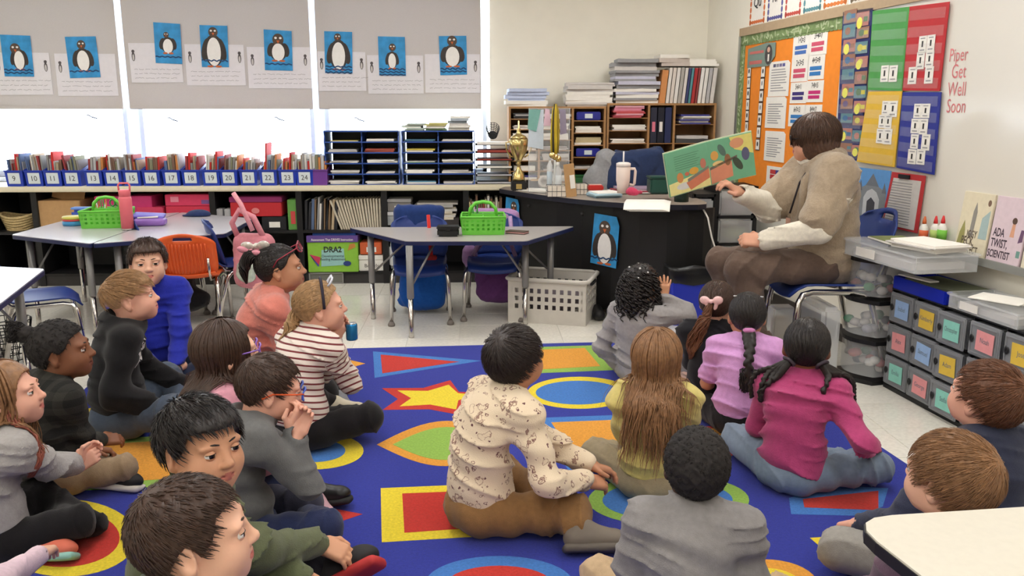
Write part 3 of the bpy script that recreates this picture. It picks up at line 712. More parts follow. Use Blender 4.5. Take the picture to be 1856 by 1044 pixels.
# --- low bookcases under one long worktop
edges = [-160, -20, 65, 225, 387, 543, 697, 845, 1000, 1150, 1290]
xs = [px_x(p) for p in edges]
where = ['at the far left end', 'with the woven basket', 'with the open cardboard box', 'with the pink boxes', 'with the purple and red box', 'with the folded newspapers', 'with the small lidded bins', 'just left of the teacher desk', 'behind the left part of the desk', 'behind the desk under the oak sorters']
for i in range(len(xs)-1):
    w = xs[i+1]-xs[i]; t = thing('bookcase', 'low black bookcase under the window counter, %s' % where[i], 'bookcase', ((xs[i]+xs[i+1])/2, YC, 0), 0, 'low bookcases')
    h = ZCT-.04; d = .42
    for sx in (-1, 1):
        b = MB(); b.bb(sx*w/2-(.022 if sx > 0 else 0), sx*w/2+(.022 if sx < 0 else 0), 0, d, 0, h, BLACK_LAM); b.build('side_panel', t)
    b = MB(); b.bb(-w/2, w/2, d-.01, d, 0, h, BLACK_LAM); b.build('back_panel', t)
    b = MB(); b.bb(-w/2+.022, w/2-.022, .005, d-.01, .40, .422, BLACK_LAM); b.build('shelf', t)
    b = MB(); b.bb(-w/2+.022, w/2-.022, .005, d-.01, .075, .095, BLACK_LAM); b.build('bottom_shelf', t)
    b = MB(); b.bb(-w/2+.022, w/2-.022, .012, .03, 0, .075, CHAR); b.build('kick_board', t)
b = MB(); b.rbox(((xs[0]+1.83)/2, YC+.205, ZCT-.02), (1.83-xs[0], .47, .04), .008, BEIGE)
tag(b.build('worktop'), 'long beige worktop running under the windows', 'worktop')
x0, x1 = px_x(556), px_x(617)
t = thing('floor_vent', 'grey metal vent grille in the kick board below the green box', 'vent', ((x0+x1)/2, YC+.004, .045), 0)
b = MB(); w = x1-x0
for z in (-.04, .04): b.bb(-w/2, w/2, -.008, .006, z-.005, z+.005, GREY_METAL)
for x in (-w/2, w/2): b.bb(x-.005, x+.005, -.008, .006, -.04, .04, GREY_METAL)
b.build('frame', t); b = MB(); b.bb(-w/2, w/2, -.002, .006, -.04, .04, flat(112, 112, 104)); b.build('grille', t)

# --- small generic builders
def cuboid(name, label, cat, px0, py0, px1, py1, m, Y=YC+.02, d=.25, group=None, lid=None, tag_m=None):
    """a box whose front face fills the given rectangle at depth Y"""
    a = aty(px0, py0, Y); c = aty(px1, py1, Y); w = c[0]-a[0]; zb = c[2]
    for zz in (.4225, .0955):
        if abs(zb-zz) < .03: zb = zz
    h = a[2]-zb
    t = thing(name, label, cat, ((a[0]+c[0])/2, Y, zb), 0, group)
    hb = h if lid is None else h*.72
    b = MB(); b.rbox((0, d/2, hb/2), (w, d, hb), .004, m); b.build('body', t)
    if lid is not None: b = MB(); b.rbox((0, d/2, hb+(h-hb)/2), (w*1.03, d*1.03, h-hb), .004, lid); b.build('lid', t)
    if tag_m is not None: b = MB(); b.bb(-w*.2, w*.25, -.002, .002, hb*.2, hb*.62, tag_m); b.build('label', t)
    return t
def paper_stack(name, label, cat, loc, w, d, h, mats, n=6, seed=0, rz=0.0, jit=.02, group=None):
    rnd = random.Random(seed); t = thing(name, label, cat, loc, rz, group); z = 0
    for i in range(n):
        th = h/n*rnd.uniform(.7, 1.3); a = rnd.uniform(-.07, .07); b = MB(); nn = 6
        ww, dd = w*rnd.uniform(.86, 1), d*rnd.uniform(.88, 1); dx, dy = rnd.uniform(-jit, jit), rnd.uniform(-jit, jit)
        # a sheaf slightly sagging at its ends
        top = []; bot = []
        for k in range(nn+1):
            x = -ww/2+ww*k/nn; sag = rnd.uniform(-.1, .35)*th
            top.append((x, z+th*.97+sag*.3)); bot.append((x, z+sag*.0))
        b.slab(bot+top[::-1], -dd/2, dd/2, rnd.choice(mats), M=Matrix.Translation((dx, dy, 0)) @ Matrix.Rotation(a, 4, 'Z'))
        b.build('sheaf', t); z += th*1.0
    return t
def book_mesh(b, w, h, d, m, pages=PAPER):
    """upright book: spine to -y, thickness w along x"""
    b.bb(-w/2, w/2, 0, .004, 0, h, m); b.bb(-w/2, -w/2+.002, 0, d, 0, h, m); b.bb(w/2-.002, w/2, 0, d, 0, h, m)
    b.bb(-w/2+.002, w/2-.002, .004, d-.003, .003, h-.003, pages)
BOOKC = [('grey', (164, 160, 156)), ('white', (224, 220, 212)), ('tan', (178, 158, 132)), ('grey', (140, 136, 134)), ('red', (196, 52, 44)), ('brown', (128, 96, 80)), ('silver grey', (190, 188, 188)), ('dark red', (150, 56, 56)), ('olive', (132, 130, 104)), ('blue', (92, 110, 150)), ('orange', (204, 132, 72))]
# --- numbered book bins
BIN = plastic(34, 62, 178, .3); PBIN = plastic(116, 66, 150, .35); LABELW = mat('bin_label_card', srgb(214, 222, 226), .7, var=.03)
def bin_proto(m):
    b = MB(); w, h, d = .132, .115, .24
    b.slab([(-w/2+.006, 0), (w/2-.006, 0), (w/2, h), (-w/2, h)], 0, .004, m, M=Matrix.Translation((0, .012, 0)) @ Matrix.Rotation(.1, 4, 'X'))
    b.bb(-w/2+.006, w/2-.006, .012, d, 0, .005, m); b.bb(-w/2, w/2, d-.005, d, 0, .17, m)
    for sx in (-1, 1): b.add([(sx*(w/2-.006), .012, 0), (sx*(w/2-.006), d, 0), (sx*w/2, d, .17), (sx*w/2, .0, h), (sx*(w/2-.009), .012, 0), (sx*(w/2-.009), d, 0), (sx*(w/2-.003), d, .17), (sx*(w/2-.003), 0, h)],
                             [(0, 1, 2, 3), (7, 6, 5, 4), (0, 4, 5, 1), (1, 5, 6, 2), (2, 6, 7, 3), (3, 7, 4, 0)], m)
    b.rbox((0, -.002, h), (w+.008, .012, .010), .003, m)
    return b
binpx = [23, 59, 93, 128, 167, 202, 237, 272, 309, 344, 381, 413, 449, 485, 520, 551]
rnd = random.Random(21)
bin_me = bin_proto(BIN).build('bin_body'); bin_mesh = bin_me.data; bpy.data.objects.remove(bin_me)
def fill_books(x, n, where, w=.118, tall=None, dark=False):
    sizes = [rnd.uniform(.008, .02) for _ in range(n)]; k = w/sum(sizes)*.92; cx = x-w/2+.004; lean = rnd.uniform(-.12, .12)
    for i in range(n):
        th = sizes[i]*k; nm, c = rnd.choice(BOOKC); h = rnd.uniform(.16, .235)
        if tall and i == tall[0]: nm, c, h = 'red', (202, 44, 40), tall[1]
        b = MB(); book_mesh(b, th*.94, h, .17, flat(*c)); 
        o = b.build('book', loc=(cx+th/2, YC+.055+rnd.uniform(0, .02), ZCT+.006)); o.rotation_euler = (rnd.uniform(-.04, .02), lean*rnd.uniform(.6, 1.2), 0)
        tag(o, '%s spined book, %s from the left in %s' % (nm, ORD[i+1], where), 'book', 'books in the counter bins'); cx += th
for n, px in enumerate(binpx):
    no = 9+n; x = px_x(px, 322)
    t = thing('book_bin', 'blue book bin numbered %s on the window counter' % NUM[no], 'book bin', (x, YC+.015, ZCT), 0, 'numbered blue bins'); t.rotation_euler[2] = rnd.uniform(-.03, .03)
    link('body', bin_mesh, t)
    b = MB(); M_ = Matrix.Translation((0, -.002, .06)) @ Matrix.Rotation(.1, 4, 'X'); b.rbox((0, .004, 0), (.088, .003, .082), .002, LABELW, M=M_); lb = b.build('label', t)
    b = MB(); b.text(str(no), .055, INK, (0, .0018, -.019), M=M_, sx=.95); b.build('number', lb)
    fill_books(x, rnd.randint(6, 9), 'the bin numbered %s' % NUM[no], tall={9: (4, .235), 11: (3, .25), 13: (6, .24), 18: (1, .24), 22: (1, .31), 23: (5, .24), 19: (5, .25)}.get(no))
x = px_x(577, 322); t = thing('book_bin', 'purple book bin at the right end of the blue bins', 'book bin', (x, YC+.015, ZCT)); o = bin_proto(PBIN).build('body', t)
fill_books(x, 5, 'the purple bin')
# --- blue mail sorters
SB = plastic(38, 74, 150, .4); PAPERS = [('white', (232, 228, 222)), ('yellow', (206, 186, 80)), ('green', (112, 150, 104)), ('pink', (206, 92, 100)), ('blue', (92, 140, 166)), ('brick red', (166, 78, 62))]
slotc = [[[1, 0], [0, 5], [0, 0], [0, 0], [0, 0]], [[4, 0], [1, 0], [2, 0], [3, 0], [4, 0]]]
for u, (pa, pb, nm) in enumerate(((587, 724, 'left'), (728, 860, 'right'))):
    Y = YC+.06; a = aty(pa, 238, Y); c = aty(pb, 333, Y); w = c[0]-a[0]; H0 = a[2]-ZCT; d = .30
    t = thing('mail_sorter', 'blue and black ten slot mail sorter, the %s one of two' % nm, 'mail sorter', ((a[0]+c[0])/2, Y, ZCT), 0, 'blue mail sorters')
    b = MB(); b.bb(-w/2+.01, w/2-.01, d-.008, d, 0, H0, BLACK); b.build('back_panel', t)
    for x, nm2 in ((-w/2, 'side_panel'), (0, 'divider'), (w/2, 'side_panel')):
        b = MB(); prof = [(.0, 0), (.03, .02*H0)]
        v = []
        for r in range(5): v += [(-.004, H0*(r+.02)/5), (.022, H0*(r+.55)/5)]
        v += [(-.004, H0), (d, H0), (d, 0)]
        vv = [(x-.004, p[0], p[1]) for p in v]+[(x+.004, p[0], p[1]) for p in v]; k = len(v)
        b.add(vv, [tuple(range(k)), tuple(range(2*k-1, k-1, -1))]+[(i, k+i, k+(i+1) % k, (i+1) % k) for i in range(k)], SB); b.build(nm2, t)
    for r in range(6):
        b = MB(); z = H0*r/5; b.bb(-w/2, w/2, 0, d, z-.003 if r else 0, z+.003, BLACK); b.bb(-w/2, w/2, -.006, 0, z-.005 if r else 0, z+.005, SB); b.build('shelf', t)
    for r in range(5):
        for q in range(2):
            nmc, col = PAPERS[slotc[u][4-r][q]]; th = rnd.uniform(.008, .024)
            paper_stack('paper_stack', '%s papers in the %s row, %s slot of the %s mail sorter' % (nmc, ['bottom', 'fourth', 'third', 'second', 'top'][r], ['left', 'right'][q], nm), 'papers',
                        ((a[0]+c[0])/2-w/4+q*w/2+rnd.uniform(-.01, .01), Y+.12, ZCT+H0*r/5+.0045), w/2*.84, .22, th, [flat(*col), PAPER] if slotc[u][4-r][q] else [PAPER, PAPER_GREY], 2, seed=u*20+r*2+q, jit=.005, group='papers in the mail sorters')
ztop = aty(790, 238, YC+.06)[2]
for n, (pa, pb, py, nm, ms) in enumerate(((731, 769, 222, 'pale green workbooks', [flat(176, 190, 180), PAPER]), (772, 811, 222, 'yellow edged folders', [flat(206, 200, 130), PAPER, flat(150, 180, 140)]), (813, 850, 212, 'grey white booklets', [PAPER_GREY, PAPER, flat(170, 180, 190)]))):
    a = aty(pa, 236, YC+.08); c = aty(pb, py, YC+.08)
    paper_stack('paper_stack', 'short stack of %s on top of the right mail sorter' % nm, 'papers', ((a[0]+c[0])/2, YC+.19, ztop+.006), c[0]-a[0], .22, c[2]-a[2], ms, 6, seed=60+n)
# --- black letter trays and wire cup
a = aty(862, 258, YC+.08); c = aty(930, 333, YC+.08); w = c[0]-a[0]; hh = a[2]-ZCT
t = thing('letter_trays', 'tower of black wire letter trays holding papers, next to the trophy', 'letter tray', ((a[0]+c[0])/2, YC+.08, ZCT)); 
for r in range(6):
    z = hh*r/5.4
    tr = MB(); tr.bb(-w/2, w/2, 0, .3, z, z+.005, BLACK); tr.bb(-w/2, w/2, 0, .005, z, z+.018, BLACK); 
    for sx in (-1, 1): tr.bb(sx*w/2-.003, sx*w/2+.003, 0, .3, z, z+.03, BLACK)
    tro = tr.build('tray', t)
    p = MB(); p.bb(-w*.46, w*.46, -.012, .27, z+.006, z+.006+rnd.uniform(.006, .018), rnd.choice([PAPER, flat(150, 60, 50), flat(196, 196, 204), PAPER_GREY])); p.build('papers', tro)
b = MB()
for sx in (-1, 1):
    for y in (.02, .28): b.tube([(sx*w/2, y, 0), (sx*w/2, y, hh*.95)], .003, BLACK, 5)
b.build('post', t)
p = aty(893, 238, YC+.14)
t = thing('wire_cup', 'black wire mesh pencil cup lying tilted on the letter trays', 'pencil cup', (p[0], p[1], ZCT+hh+.006))
b = MB(); R_ = .05
for k in range(6): b.tube([((R_-.003*k)*math.cos(q), (R_-.003*k)*math.sin(q), .105-.02*k) for q in [2*math.pi*i/18 for i in range(18)]], .0025, BLACK, 4, closed=True)
for i in range(14): q = 2*math.pi*i/14; b.tube([(R_*math.cos(q), R_*math.sin(q), .105), ((R_-.015)*math.cos(q), (R_-.015)*math.sin(q), .005)], .002, BLACK, 4)
b.lathe([(0, .003), (R_-.015, .003), (R_-.015, .008), (0, .008)], BLACK, n=14)
o = b.build('mesh_wall', t, rot=(1.0, 0, 0), loc=(0, 0, .045))
# --- oak literature sorters on the counter, right of the windows
def oak(name, label, pa, pb, ptop, cols, rows, Y=6.56, d=.3):
    a = aty(pa, ptop, Y); c = aty(pb, ptop, Y); w = c[0]-a[0]; H0 = a[2]-ZCT
    t = thing(name, label, 'shelf unit', ((a[0]+c[0])/2, Y, ZCT), 0, 'oak paper sorters')
    b = MB(); b.bb(-w/2, w/2, d-.006, d, 0, H0, WOOD); b.build('back_panel', t)
    for z in (0, H0-.016): b = MB(); b.bb(-w/2, w/2, 0, d, z, z+.016, WOOD); b.build('board', t)
    for k in range(len(cols)+1):
        f = sum(cols[:k])/sum(cols); x = -w/2+.008+(w-.016)*f; b = MB(); b.bb(x-.008, x+.008, 0, d-.006, .016, H0-.016, WOOD); b.build('upright', t)
    slots = []
    for k in range(len(cols)):
        x0 = -w/2+.016+(w-.016)*sum(cols[:k])/sum(cols); x1 = -w/2+(w-.016)*sum(cols[:k+1])/sum(cols)
        for r in range(rows[k]):
            z = .016+(H0-.032)*r/rows[k]
            if r: b = MB(); b.bb(x0, x1, .004, d-.006, z-.003, z+.003, WOOD); b.build('shelf', t)
            slots.append((k, r, (x0+x1)/2, x1-x0, z+.0035, (H0-.032)/rows[k]-.008))
    return t, slots, (a[0]+c[0])/2, w, H0
rnd = random.Random(33)
def fill_oak(res, nm, skip=()):
    t, slots, X, w, H0 = res
    for k, r, x, sw, z, sh in slots:
        if (k, r) in skip: continue
        h = sh*rnd.uniform(.2, .75); ms = rnd.choice([[PAPER, PAPER_GREY], [PAPER, flat(60, 60, 130)], [PAPER_GREY, flat(70, 70, 72)], [flat(196, 180, 140), PAPER], [PAPER]])
        paper_stack('paper_stack', 'loose papers in %s column, %s slot from the bottom of the %s oak sorter' % (ORD[k+1], ORD[r+1], nm), 'papers', (X+x+rnd.uniform(-.01, .01), 6.56+.13, ZCT+z), sw*.9, .22, h, ms, rnd.randint(2, 4), seed=r*9+k, jit=.004, group='papers in the oak sorters')
rA = oak('paper_sorter', 'oak paper sorter with many thin slots, left one beside the window', 922, 1099, 193, [1, 1.15, 1.1], [7, 7, 6]); fill_oak(rA, 'left', {(2, 5), (2, 2)})
rB = oak('paper_sorter', 'oak shelf unit with black binders in its middle, by the room corner', 1101, 1299, 187, [1.35, .85, 1.35], [6, 2, 4]); fill_oak(rB, 'right', {(0, 5), (1, 1), (2, 3)})
def slot(res, k, r): return [q for q in res[1] if q[0] == k and q[1] == r][0]
for (k, r) in ((2, 5), (2, 2)):
    q = slot(rA, k, r); t = thing('pencil_box', 'royal blue pencil box with a white tag, %s in the left oak sorter' % ('upper one' if r == 5 else 'lower one'), 'box', (rA[2]+q[2], 6.565, ZCT+q[4]))
    b = MB(); b.rbox((0, .1, q[5]*.4), (q[3]*.8, .18, q[5]*.75), .006, plastic(36, 40, 140)); b.build('body', t)
    b = MB(); b.bb(-.03, .03, .008, .011, q[5]*.2, q[5]*.6, LABELW); b.build('label', t)
q = slot(rB, 0, 5); paper_stack('paper_stack', 'pink folders heaped in the top left slot of the right oak shelf unit', 'papers', (rB[2]+q[2], 6.66, ZCT+q[4]), q[3]*.8, .24, q[5]*.92, [flat(206, 130, 150), flat(186, 70, 70), flat(216, 160, 172), flat(196, 90, 100)], 8, seed=77, jit=.012)
q = slot(rB, 1, 1)
for i, (c, nm) in enumerate((((40, 42, 60), 'grey black binder with a pink tag'), ((24, 26, 40), 'black binder with a white tag'), ((36, 44, 84), 'navy binder'))):
    t = thing('binder', '%s standing in the right oak shelf unit' % nm, 'binder', (rB[2]+q[2]-q[3]*.32+i*q[3]*.31, 6.57, ZCT+q[4])); h = q[5]*.96
    b = MB(); b.rbox((0, .12, h/2), (q[3]*.27, .24, h), .003, flat(*c)); b.build('cover', t)
    if i < 2: b = MB(); b.bb(-.012, .012, -.003, .001, h*.32, h*.6, flat(*((220, 120, 140), (232, 228, 224))[i])); b.build('label', t)
q = slot(rB, 2, 3); paper_stack('paper_stack', 'yellow and white packets heaped in the top right slot of the right oak shelf unit', 'papers', (rB[2]+q[2], 6.66, ZCT+q[4]), q[3]*.85, .24, q[5]*.6, [flat(180, 160, 50), PAPER, flat(60, 60, 130), PAPER], 6, seed=79)
zA, zB = ZCT+rA[4], ZCT+rB[4]
for n, (pa, pb, py, zz, ms, lab) in enumerate(((916, 992, 163, zA, [PAPER, PAPER_GREY, flat(190, 200, 226)], 'short stack of white papers on the left oak sorter, nearest the window'), (1024, 1112, 149, zA, [PAPER, PAPER_GREY], 'untidy stack of white magazines on the left oak sorter'),
                                          (1112, 1196, 109, zB, [PAPER_GREY, flat(150, 150, 152), PAPER, flat(196, 196, 214)], 'tall stack of grey booklets on the right oak shelf unit'))):
    a = aty(pa, py, 6.62); c = aty(pb, py, 6.62)
    paper_stack('paper_stack', lab, 'papers', ((a[0]+c[0])/2, 6.71, zz), c[0]-a[0], .26, a[2]-zz, ms, [6, 10, 14][n], seed=90+n, jit=.018)
x = px_x(1196, 150, 6.6); rnd = random.Random(41)
cols = [('orange', (206, 140, 84), .05), ('white', (222, 216, 210), .028), ('cream', (214, 204, 196), .03), ('white', (226, 222, 218), .03), ('grey', (170, 166, 160), .03), ('white', (220, 214, 210), .026), ('navy', (60, 66, 110), .022), ('teal', (84, 140, 150), .022), ('red', (170, 48, 50), .028), ('dark red', (140, 60, 60), .02), ('white', (230, 226, 222), .03), ('white', (224, 220, 216), .03), ('grey', (178, 176, 178), .03), ('pale', (210, 204, 200), .034)]
tw = sum(c[2] for c in cols); k = (px_x(1296, 150, 6.6)-x)/tw
for i, (nm, c, th) in enumerate(cols):
    b = MB(); book_mesh(b, th*k*.94, .265 if i else .25, .2, flat(*c)); o = b.build('book', loc=(x+th*k/2-.01, 6.58, zB)); o.rotation_euler = (0, .09, 0); x += th*k
    tag(o, '%s spined textbook, %s in the upright row on the oak shelf unit' % (nm, (ORD+['thirteenth', 'fourteenth'])[i+1]), 'book', 'upright textbooks')
for n, (pa, pb, rz_) in enumerate(((1192, 1250, .05), (1248, 1302, -.06))):
    a = aty(pa, 115, 6.6); c = aty(pb, 115, 6.6)
    paper_stack('book_pile', 'flat textbooks lying on the upright row, %s pile' % ('left' if n == 0 else 'right'), 'books', ((a[0]+c[0])/2, 6.70, zB+.278), c[0]-a[0], .25, .085-.02*n, [flat(196, 184, 176), PAPER, flat(178, 166, 156)], 3, seed=99+n, rz=rz_)

# --- things on the upper shelf of the bookcases
CARD = mat('cardboard', srgb(186, 146, 100), .85, var=.08)
ZS = .4225
def shelfbox(name, label, cat, pa, py0, pb, py1, m, **kw): return cuboid(name, label, cat, pa, py0, pb, py1, m, **kw)
t = shelfbox('cardboard_box', 'open brown cardboard box on the shelf behind the hexagon table', 'box', 60, 364, 149, 411, CARD, d=.3)
a = aty(60, 364, YC+.02); c = aty(149, 411, YC+.02); w = c[0]-a[0]; h = a[2]-c[2]
b = MB(); b.box((-.02, .12, h+.05), (w*.7, .006, .12), CARD, M=Matrix.Rotation(.25, 4, 'Y')); b.build('flap', t)
p = aty(32, 411, YC+.1); t = thing('woven_basket', 'shallow beige woven basket at the left end of the shelf', 'basket', (p[0], p[1]+.05, ZS))
b = MB(); bas = mat('wicker', srgb(196, 172, 124), .9, var=.25, scale=90)
for r in range(6): b.tube([((.10+.007*r)*math.cos(q), (.10+.007*r)*math.sin(q)*.8, .012+.02*r+.015*math.cos(2*q)) for q in [2*math.pi*i/22 for i in range(22)]], .011, bas, 6, closed=True)
b.lathe([(0, 0), (.1, 0), (.1, .01), (0, .01)], bas, n=18); b.build('weave', t)
shelfbox('craft_box', 'magenta carry case box on the shelf beside the green caddy', 'box', 170, 356, 279, 411, flat(196, 50, 110), d=.25)
shelfbox('label_box', 'red box with a white barcode label left of the pink game boxes', 'box', 247, 376, 298, 411, flat(206, 60, 96), d=.12, Y=YC+.005, tag_m=PAPER)
t = shelfbox('game_box', 'pink and red game box, upper of two on the shelf', 'box', 298, 353, 383, 373, flat(214, 58, 96), d=.25)
b = MB(); b.bb(-.13, -.07, -.002, .002, .03, .07, flat(230, 140, 160)); b.bb(.1, .17, -.002, .002, .015, .045, flat(120, 80, 140)); b.build('print', t)
t = shelfbox('game_box', 'red game box, lower of two on the shelf', 'box', 300, 374, 385, 411, flat(206, 52, 78), d=.25, Y=YC+.018)
b = MB(); b.bb(-.12, .05, -.002, .002, .02, .05, flat(226, 110, 120)); b.build('print', t)
shelfbox('craft_box', 'purple and red box with a round emblem on the shelf', 'box', 416, 357, 511, 392, flat(190, 40, 48), lid=flat(140, 40, 96), d=.25)
a = aty(463, 382, YC+.018); b = MB(); b.slab(ellipse(a[0], a[2], .03, .022, 20), YC+.017, YC+.019, flat(220, 130, 130)); o = b.build('emblem'); 
o.parent = bpy.data.objects['craft_box.001']; o.matrix_parent_inverse = Matrix.Translation(-Vector(bpy.data.objects['craft_box.001'].location))
for n, (pa, pb) in enumerate(((391, 405), (406, 419))): shelfbox('small_box', 'small grey white carton, %s of two left of the purple box' % ('left' if n == 0 else 'right'), 'box', pa, 379, pb, 411, flat(170, 168, 170), d=.1)
shelfbox('black_box', 'black box with a white label under the purple box', 'box', 474, 393, 519, 412, flat(28, 28, 32), d=.2, tag_m=PAPER, Y=YC+.02)
shelfbox('green_box', 'upright green cracker box at the right end of the shelf bay', 'box', 520, 362, 541, 412, flat(96, 150, 70), d=.15, tag_m=flat(200, 70, 70))
rnd = random.Random(51); x = px_x(550)
for i in range(14):
    nm, c = [('white', (216, 212, 204)), ('black', (40, 40, 44)), ('grey', (150, 150, 150)), ('tan', (180, 160, 130)), ('blue', (86, 104, 136)), ('brown', (120, 96, 70))][rnd.randrange(6)]; th = rnd.uniform(.012, .026)
    b = MB(); book_mesh(b, th*.95, rnd.uniform(.2, .25), .2, flat(*c)); o = b.build('book', loc=(x+th/2, YC+.03, ZS)); o.rotation_euler = (0, rnd.uniform(.02, .10), 0); x += th
    if x > px_x(611): bpy.data.objects.remove(o); break
    tag(o, '%s book, %s from the left in the shelf above the green box' % (nm, (ORD+['thirteenth', 'fourteenth'])[i+1]), 'book', 'books on the low shelf')
t = thing('newspapers', 'fan of folded newspapers standing on the shelf above the white carton', 'newspapers', ((px_x(611)+px_x(693))/2, YC+.03, ZS), 0); w = px_x(693)-px_x(611)
NEWS = mat('newsprint', srgb(206, 196, 176), .9, var=.12, scale=50)
for i in range(17):
    f = i/16; b = MB(); b.rbox((0, .11, .118), (.014, .22, .236+.01*random.random()), .004, NEWS); o = b.build('newspaper', t, loc=(-w/2+.03+(w-.05)*f, random.uniform(-.01, .01), 0)); o.rotation_euler = (0, -.34+.34*f, 0)
t = shelfbox('reading_kit_box', 'green and purple DRA2 reading assessment box on the bottom shelf', 'box', 556, 428, 650, 492, flat(138, 190, 62), d=.25, Y=YC-.01)
a = aty(556, 428, YC-.01); c = aty(650, 492, YC-.01); w = c[0]-a[0]; h = a[2]-c[2]
b = MB(); b.bb(-w/2-.003, w/2+.003, -.008, .26, h*.84, h+.003, flat(96, 70, 140)); b.build('lid', t)
b = MB(); b.text('Assessment That DRIVES Instruction', .026, PAPER, (0, -.0085, h*.88), bold=.01, sx=.82); b.build('lid_lettering', t)
b = MB(); b.slab([(-w*.24, h*.16), (w*.24, h*.2), (w*.22, h*.66), (-w*.22, h*.62)], -.003, 0, flat(150, 196, 190)); b.build('panel', t)
b = MB(); b.text('DRA2', .062, flat(52, 60, 50), (0, -.0045, h*.56), bold=.03, sx=.9); b.text('Developmental', .028, INK, (0, -.0045, h*.42)); b.text('Reading Assessment', .028, INK, (0, -.0045, h*.33), sx=.85); b.build('lettering', t)
for sh, th, cc in (([(-w*.46, h*.5), (-w*.28, h*.2), (-w*.25, h*.42)], -.003, (196, 60, 90)), ([(-w*.46, h*.5), (-w*.42, h*.40), (-w*.28, h*.2), (-w*.3, h*.15)], -.0035, (70, 80, 170)), (ellipse(w*.28, h*.24, .03, .02), -.0045, (40, 60, 120)), ([(w*.3, h*.6), (w*.46, h*.7), (w*.44, h*.8), (w*.34, h*.78)], -.003, (190, 130, 60))):
    b = MB(); b.slab(sh, th, 0, flat(*cc)); b.build('picture', t)
shelfbox('binder', 'blue binder lying on top of the DRA2 reading box', 'binder', 566, 421, 645, 428, flat(40, 80, 150), d=.25)
shelfbox('game_box', 'small orange game box beside the DRA2 reading box', 'box', 652, 440, 692, 461, flat(206, 96, 54), d=.2, tag_m=PAPER)
t = shelfbox('white_carton', 'white carton with handwriting beside the DRA2 reading box', 'box', 650, 463, 697, 492, PAPER, lid=PAPER, d=.25)
b = MB(); b.text('Boards', .04, GREYPEN, (0, -.003, .03)); b.build('handwriting', t)
# lidded bins
for n, (pa, py0, pb, py1, lab) in enumerate(((702, 361, 745, 383, 'small grey lidded bin with a white tag, upper of two'), (700, 384, 750, 408, 'clear lidded bin with yellow contents, lower of two'))):
    t = shelfbox('storage_bin', lab, 'bin', pa, py0, pb, py1, CLEAR2 if n else flat(120, 116, 112), lid=flat(206, 206, 206) if n else flat(150, 148, 146), d=.2, tag_m=PAPER)
    if n: b = MB(); b.rbox((.02, .1, .03), (.08, .12, .05), .01, flat(206, 180, 70)); b.build('contents', t)
a = aty(753, 394, YC+.03); c = aty(828, 364, YC+.03)
paper_stack('newspaper_stack', 'flat stack of newspapers on the shelf behind the green caddy', 'newspapers', ((a[0]+c[0])/2, YC+.15, ZS+.055), c[0]-a[0], .24, c[2]-ZS-.06, [NEWS, flat(200, 196, 188), flat(170, 168, 164)], 9, seed=5)
shelfbox('black_box', 'dark flat carton under the stack of newspapers', 'box', 753, 396, 832, 411, flat(58, 52, 50), d=.25)
x = px_x(848); rnd = random.Random(52)
for i in range(16):
    nm, c = [('white', (220, 216, 206)), ('red', (170, 70, 60)), ('tan', (190, 170, 140)), ('brown', (120, 90, 70)), ('cream', (226, 220, 200))][rnd.randrange(5)]; th = rnd.uniform(.012, .024)
    if x+th > px_x(912): break
    b = MB(); book_mesh(b, th*.95, rnd.uniform(.2, .26), .2, flat(*c)); o = b.build('book', loc=(x+th/2, YC+.03, ZS)); x += th
    tag(o, '%s book, %s from the left on the shelf beside the teacher desk' % (nm, (ORD+['thirteenth', 'fourteenth', 'fifteenth', 'sixteenth'])[i+1]), 'book', 'books beside the desk')
t = thing('detergent_jug', 'white plastic jug with blue label standing on the bottom shelf', 'jug', (px_x(714, 480), YC+.08, .0955))
b = MB(); b.rbox((0, 0, .11), (.12, .09, .2), .03, flat(226, 226, 226)); b.lathe([(.03, .2), (.028, .24), (0, .24)], flat(226, 226, 226), n=12); b.build('bottle', t)
b = MB(); b.bb(-.01, .035, -.047, -.044, .05, .15, flat(70, 150, 190)); b.build('label', t); b = MB(); b.lathe([(.034, .24), (.034, .275), (0, .278)], flat(60, 120, 180), n=12); b.build('cap', t)
# ================================================================== TEACHER DESK
ZD = .762
front = [(.177, 6.184), (.25, 6.03), (.342, 5.882), (.511, 5.607), (.66, 5.42), (.828, 5.249), (.98, 5.145), (1.14, 5.078), (1.26, 5.062), (1.36, 5.068), (1.42, 5.10)]
back = [(1.45, 5.2), (1.46, 5.75), (1.2, 5.98), (.9, 6.12), (.6, 6.3), (.36, 6.40), (.22, 6.34)]
DTOP = mat('desk_laminate', srgb(150, 138, 126), .35, var=.06); DEDGE = mat('navy_black_edge', srgb(22, 24, 40), .4)
t = thing('teacher_desk', 'black curved teacher desk covered in papers, bottles and a trophy', 'desk', (0, 0, 0))
b = MB(); b.prism(front+back, ZD-.032, ZD, DEDGE, mtop=DTOP); b.build('desk_top', t)
pan = [(x+.035+.03*(i/10), y+.075) for i, (x, y) in enumerate(front)][1:]
inner = [(x+.02, y+.03) for x, y in pan]
b = MB(); b.prism(pan+inner[::-1], .04, ZD-.032, BLACK_LAM); b.build('front_panel', t)
b = MB(); b.bb(1.40, 1.43, 5.25, 5.75, 0, ZD-.032, BLACK_LAM); b.build('end_panel', t)
for x, y in ((pan[0][0]+.02, pan[0][1]+.04), (.8, 5.45), (1.38, 5.22)):
    b = MB(); b.lathe([(.03, 0), (.03, .04), (0, .04)], BLACK, c=(x, y, 0), n=12); b.build('foot', t)
for px, py in ((1052, 381), (978, 371)):
    p = aty(px, py, 5.3); b = MB(); i = min(range(len(pan)), key=lambda k: abs(pan[k][0]-p[0])); b.lathe([(.016, -.004), (.016, .004)], CHAR, n=14, M=Matrix.Translation((pan[i][0], pan[i][1]-.004, .66)) @ Matrix.Rotation(math.pi/2, 4, 'X')); b.build('cable_grommet', t)
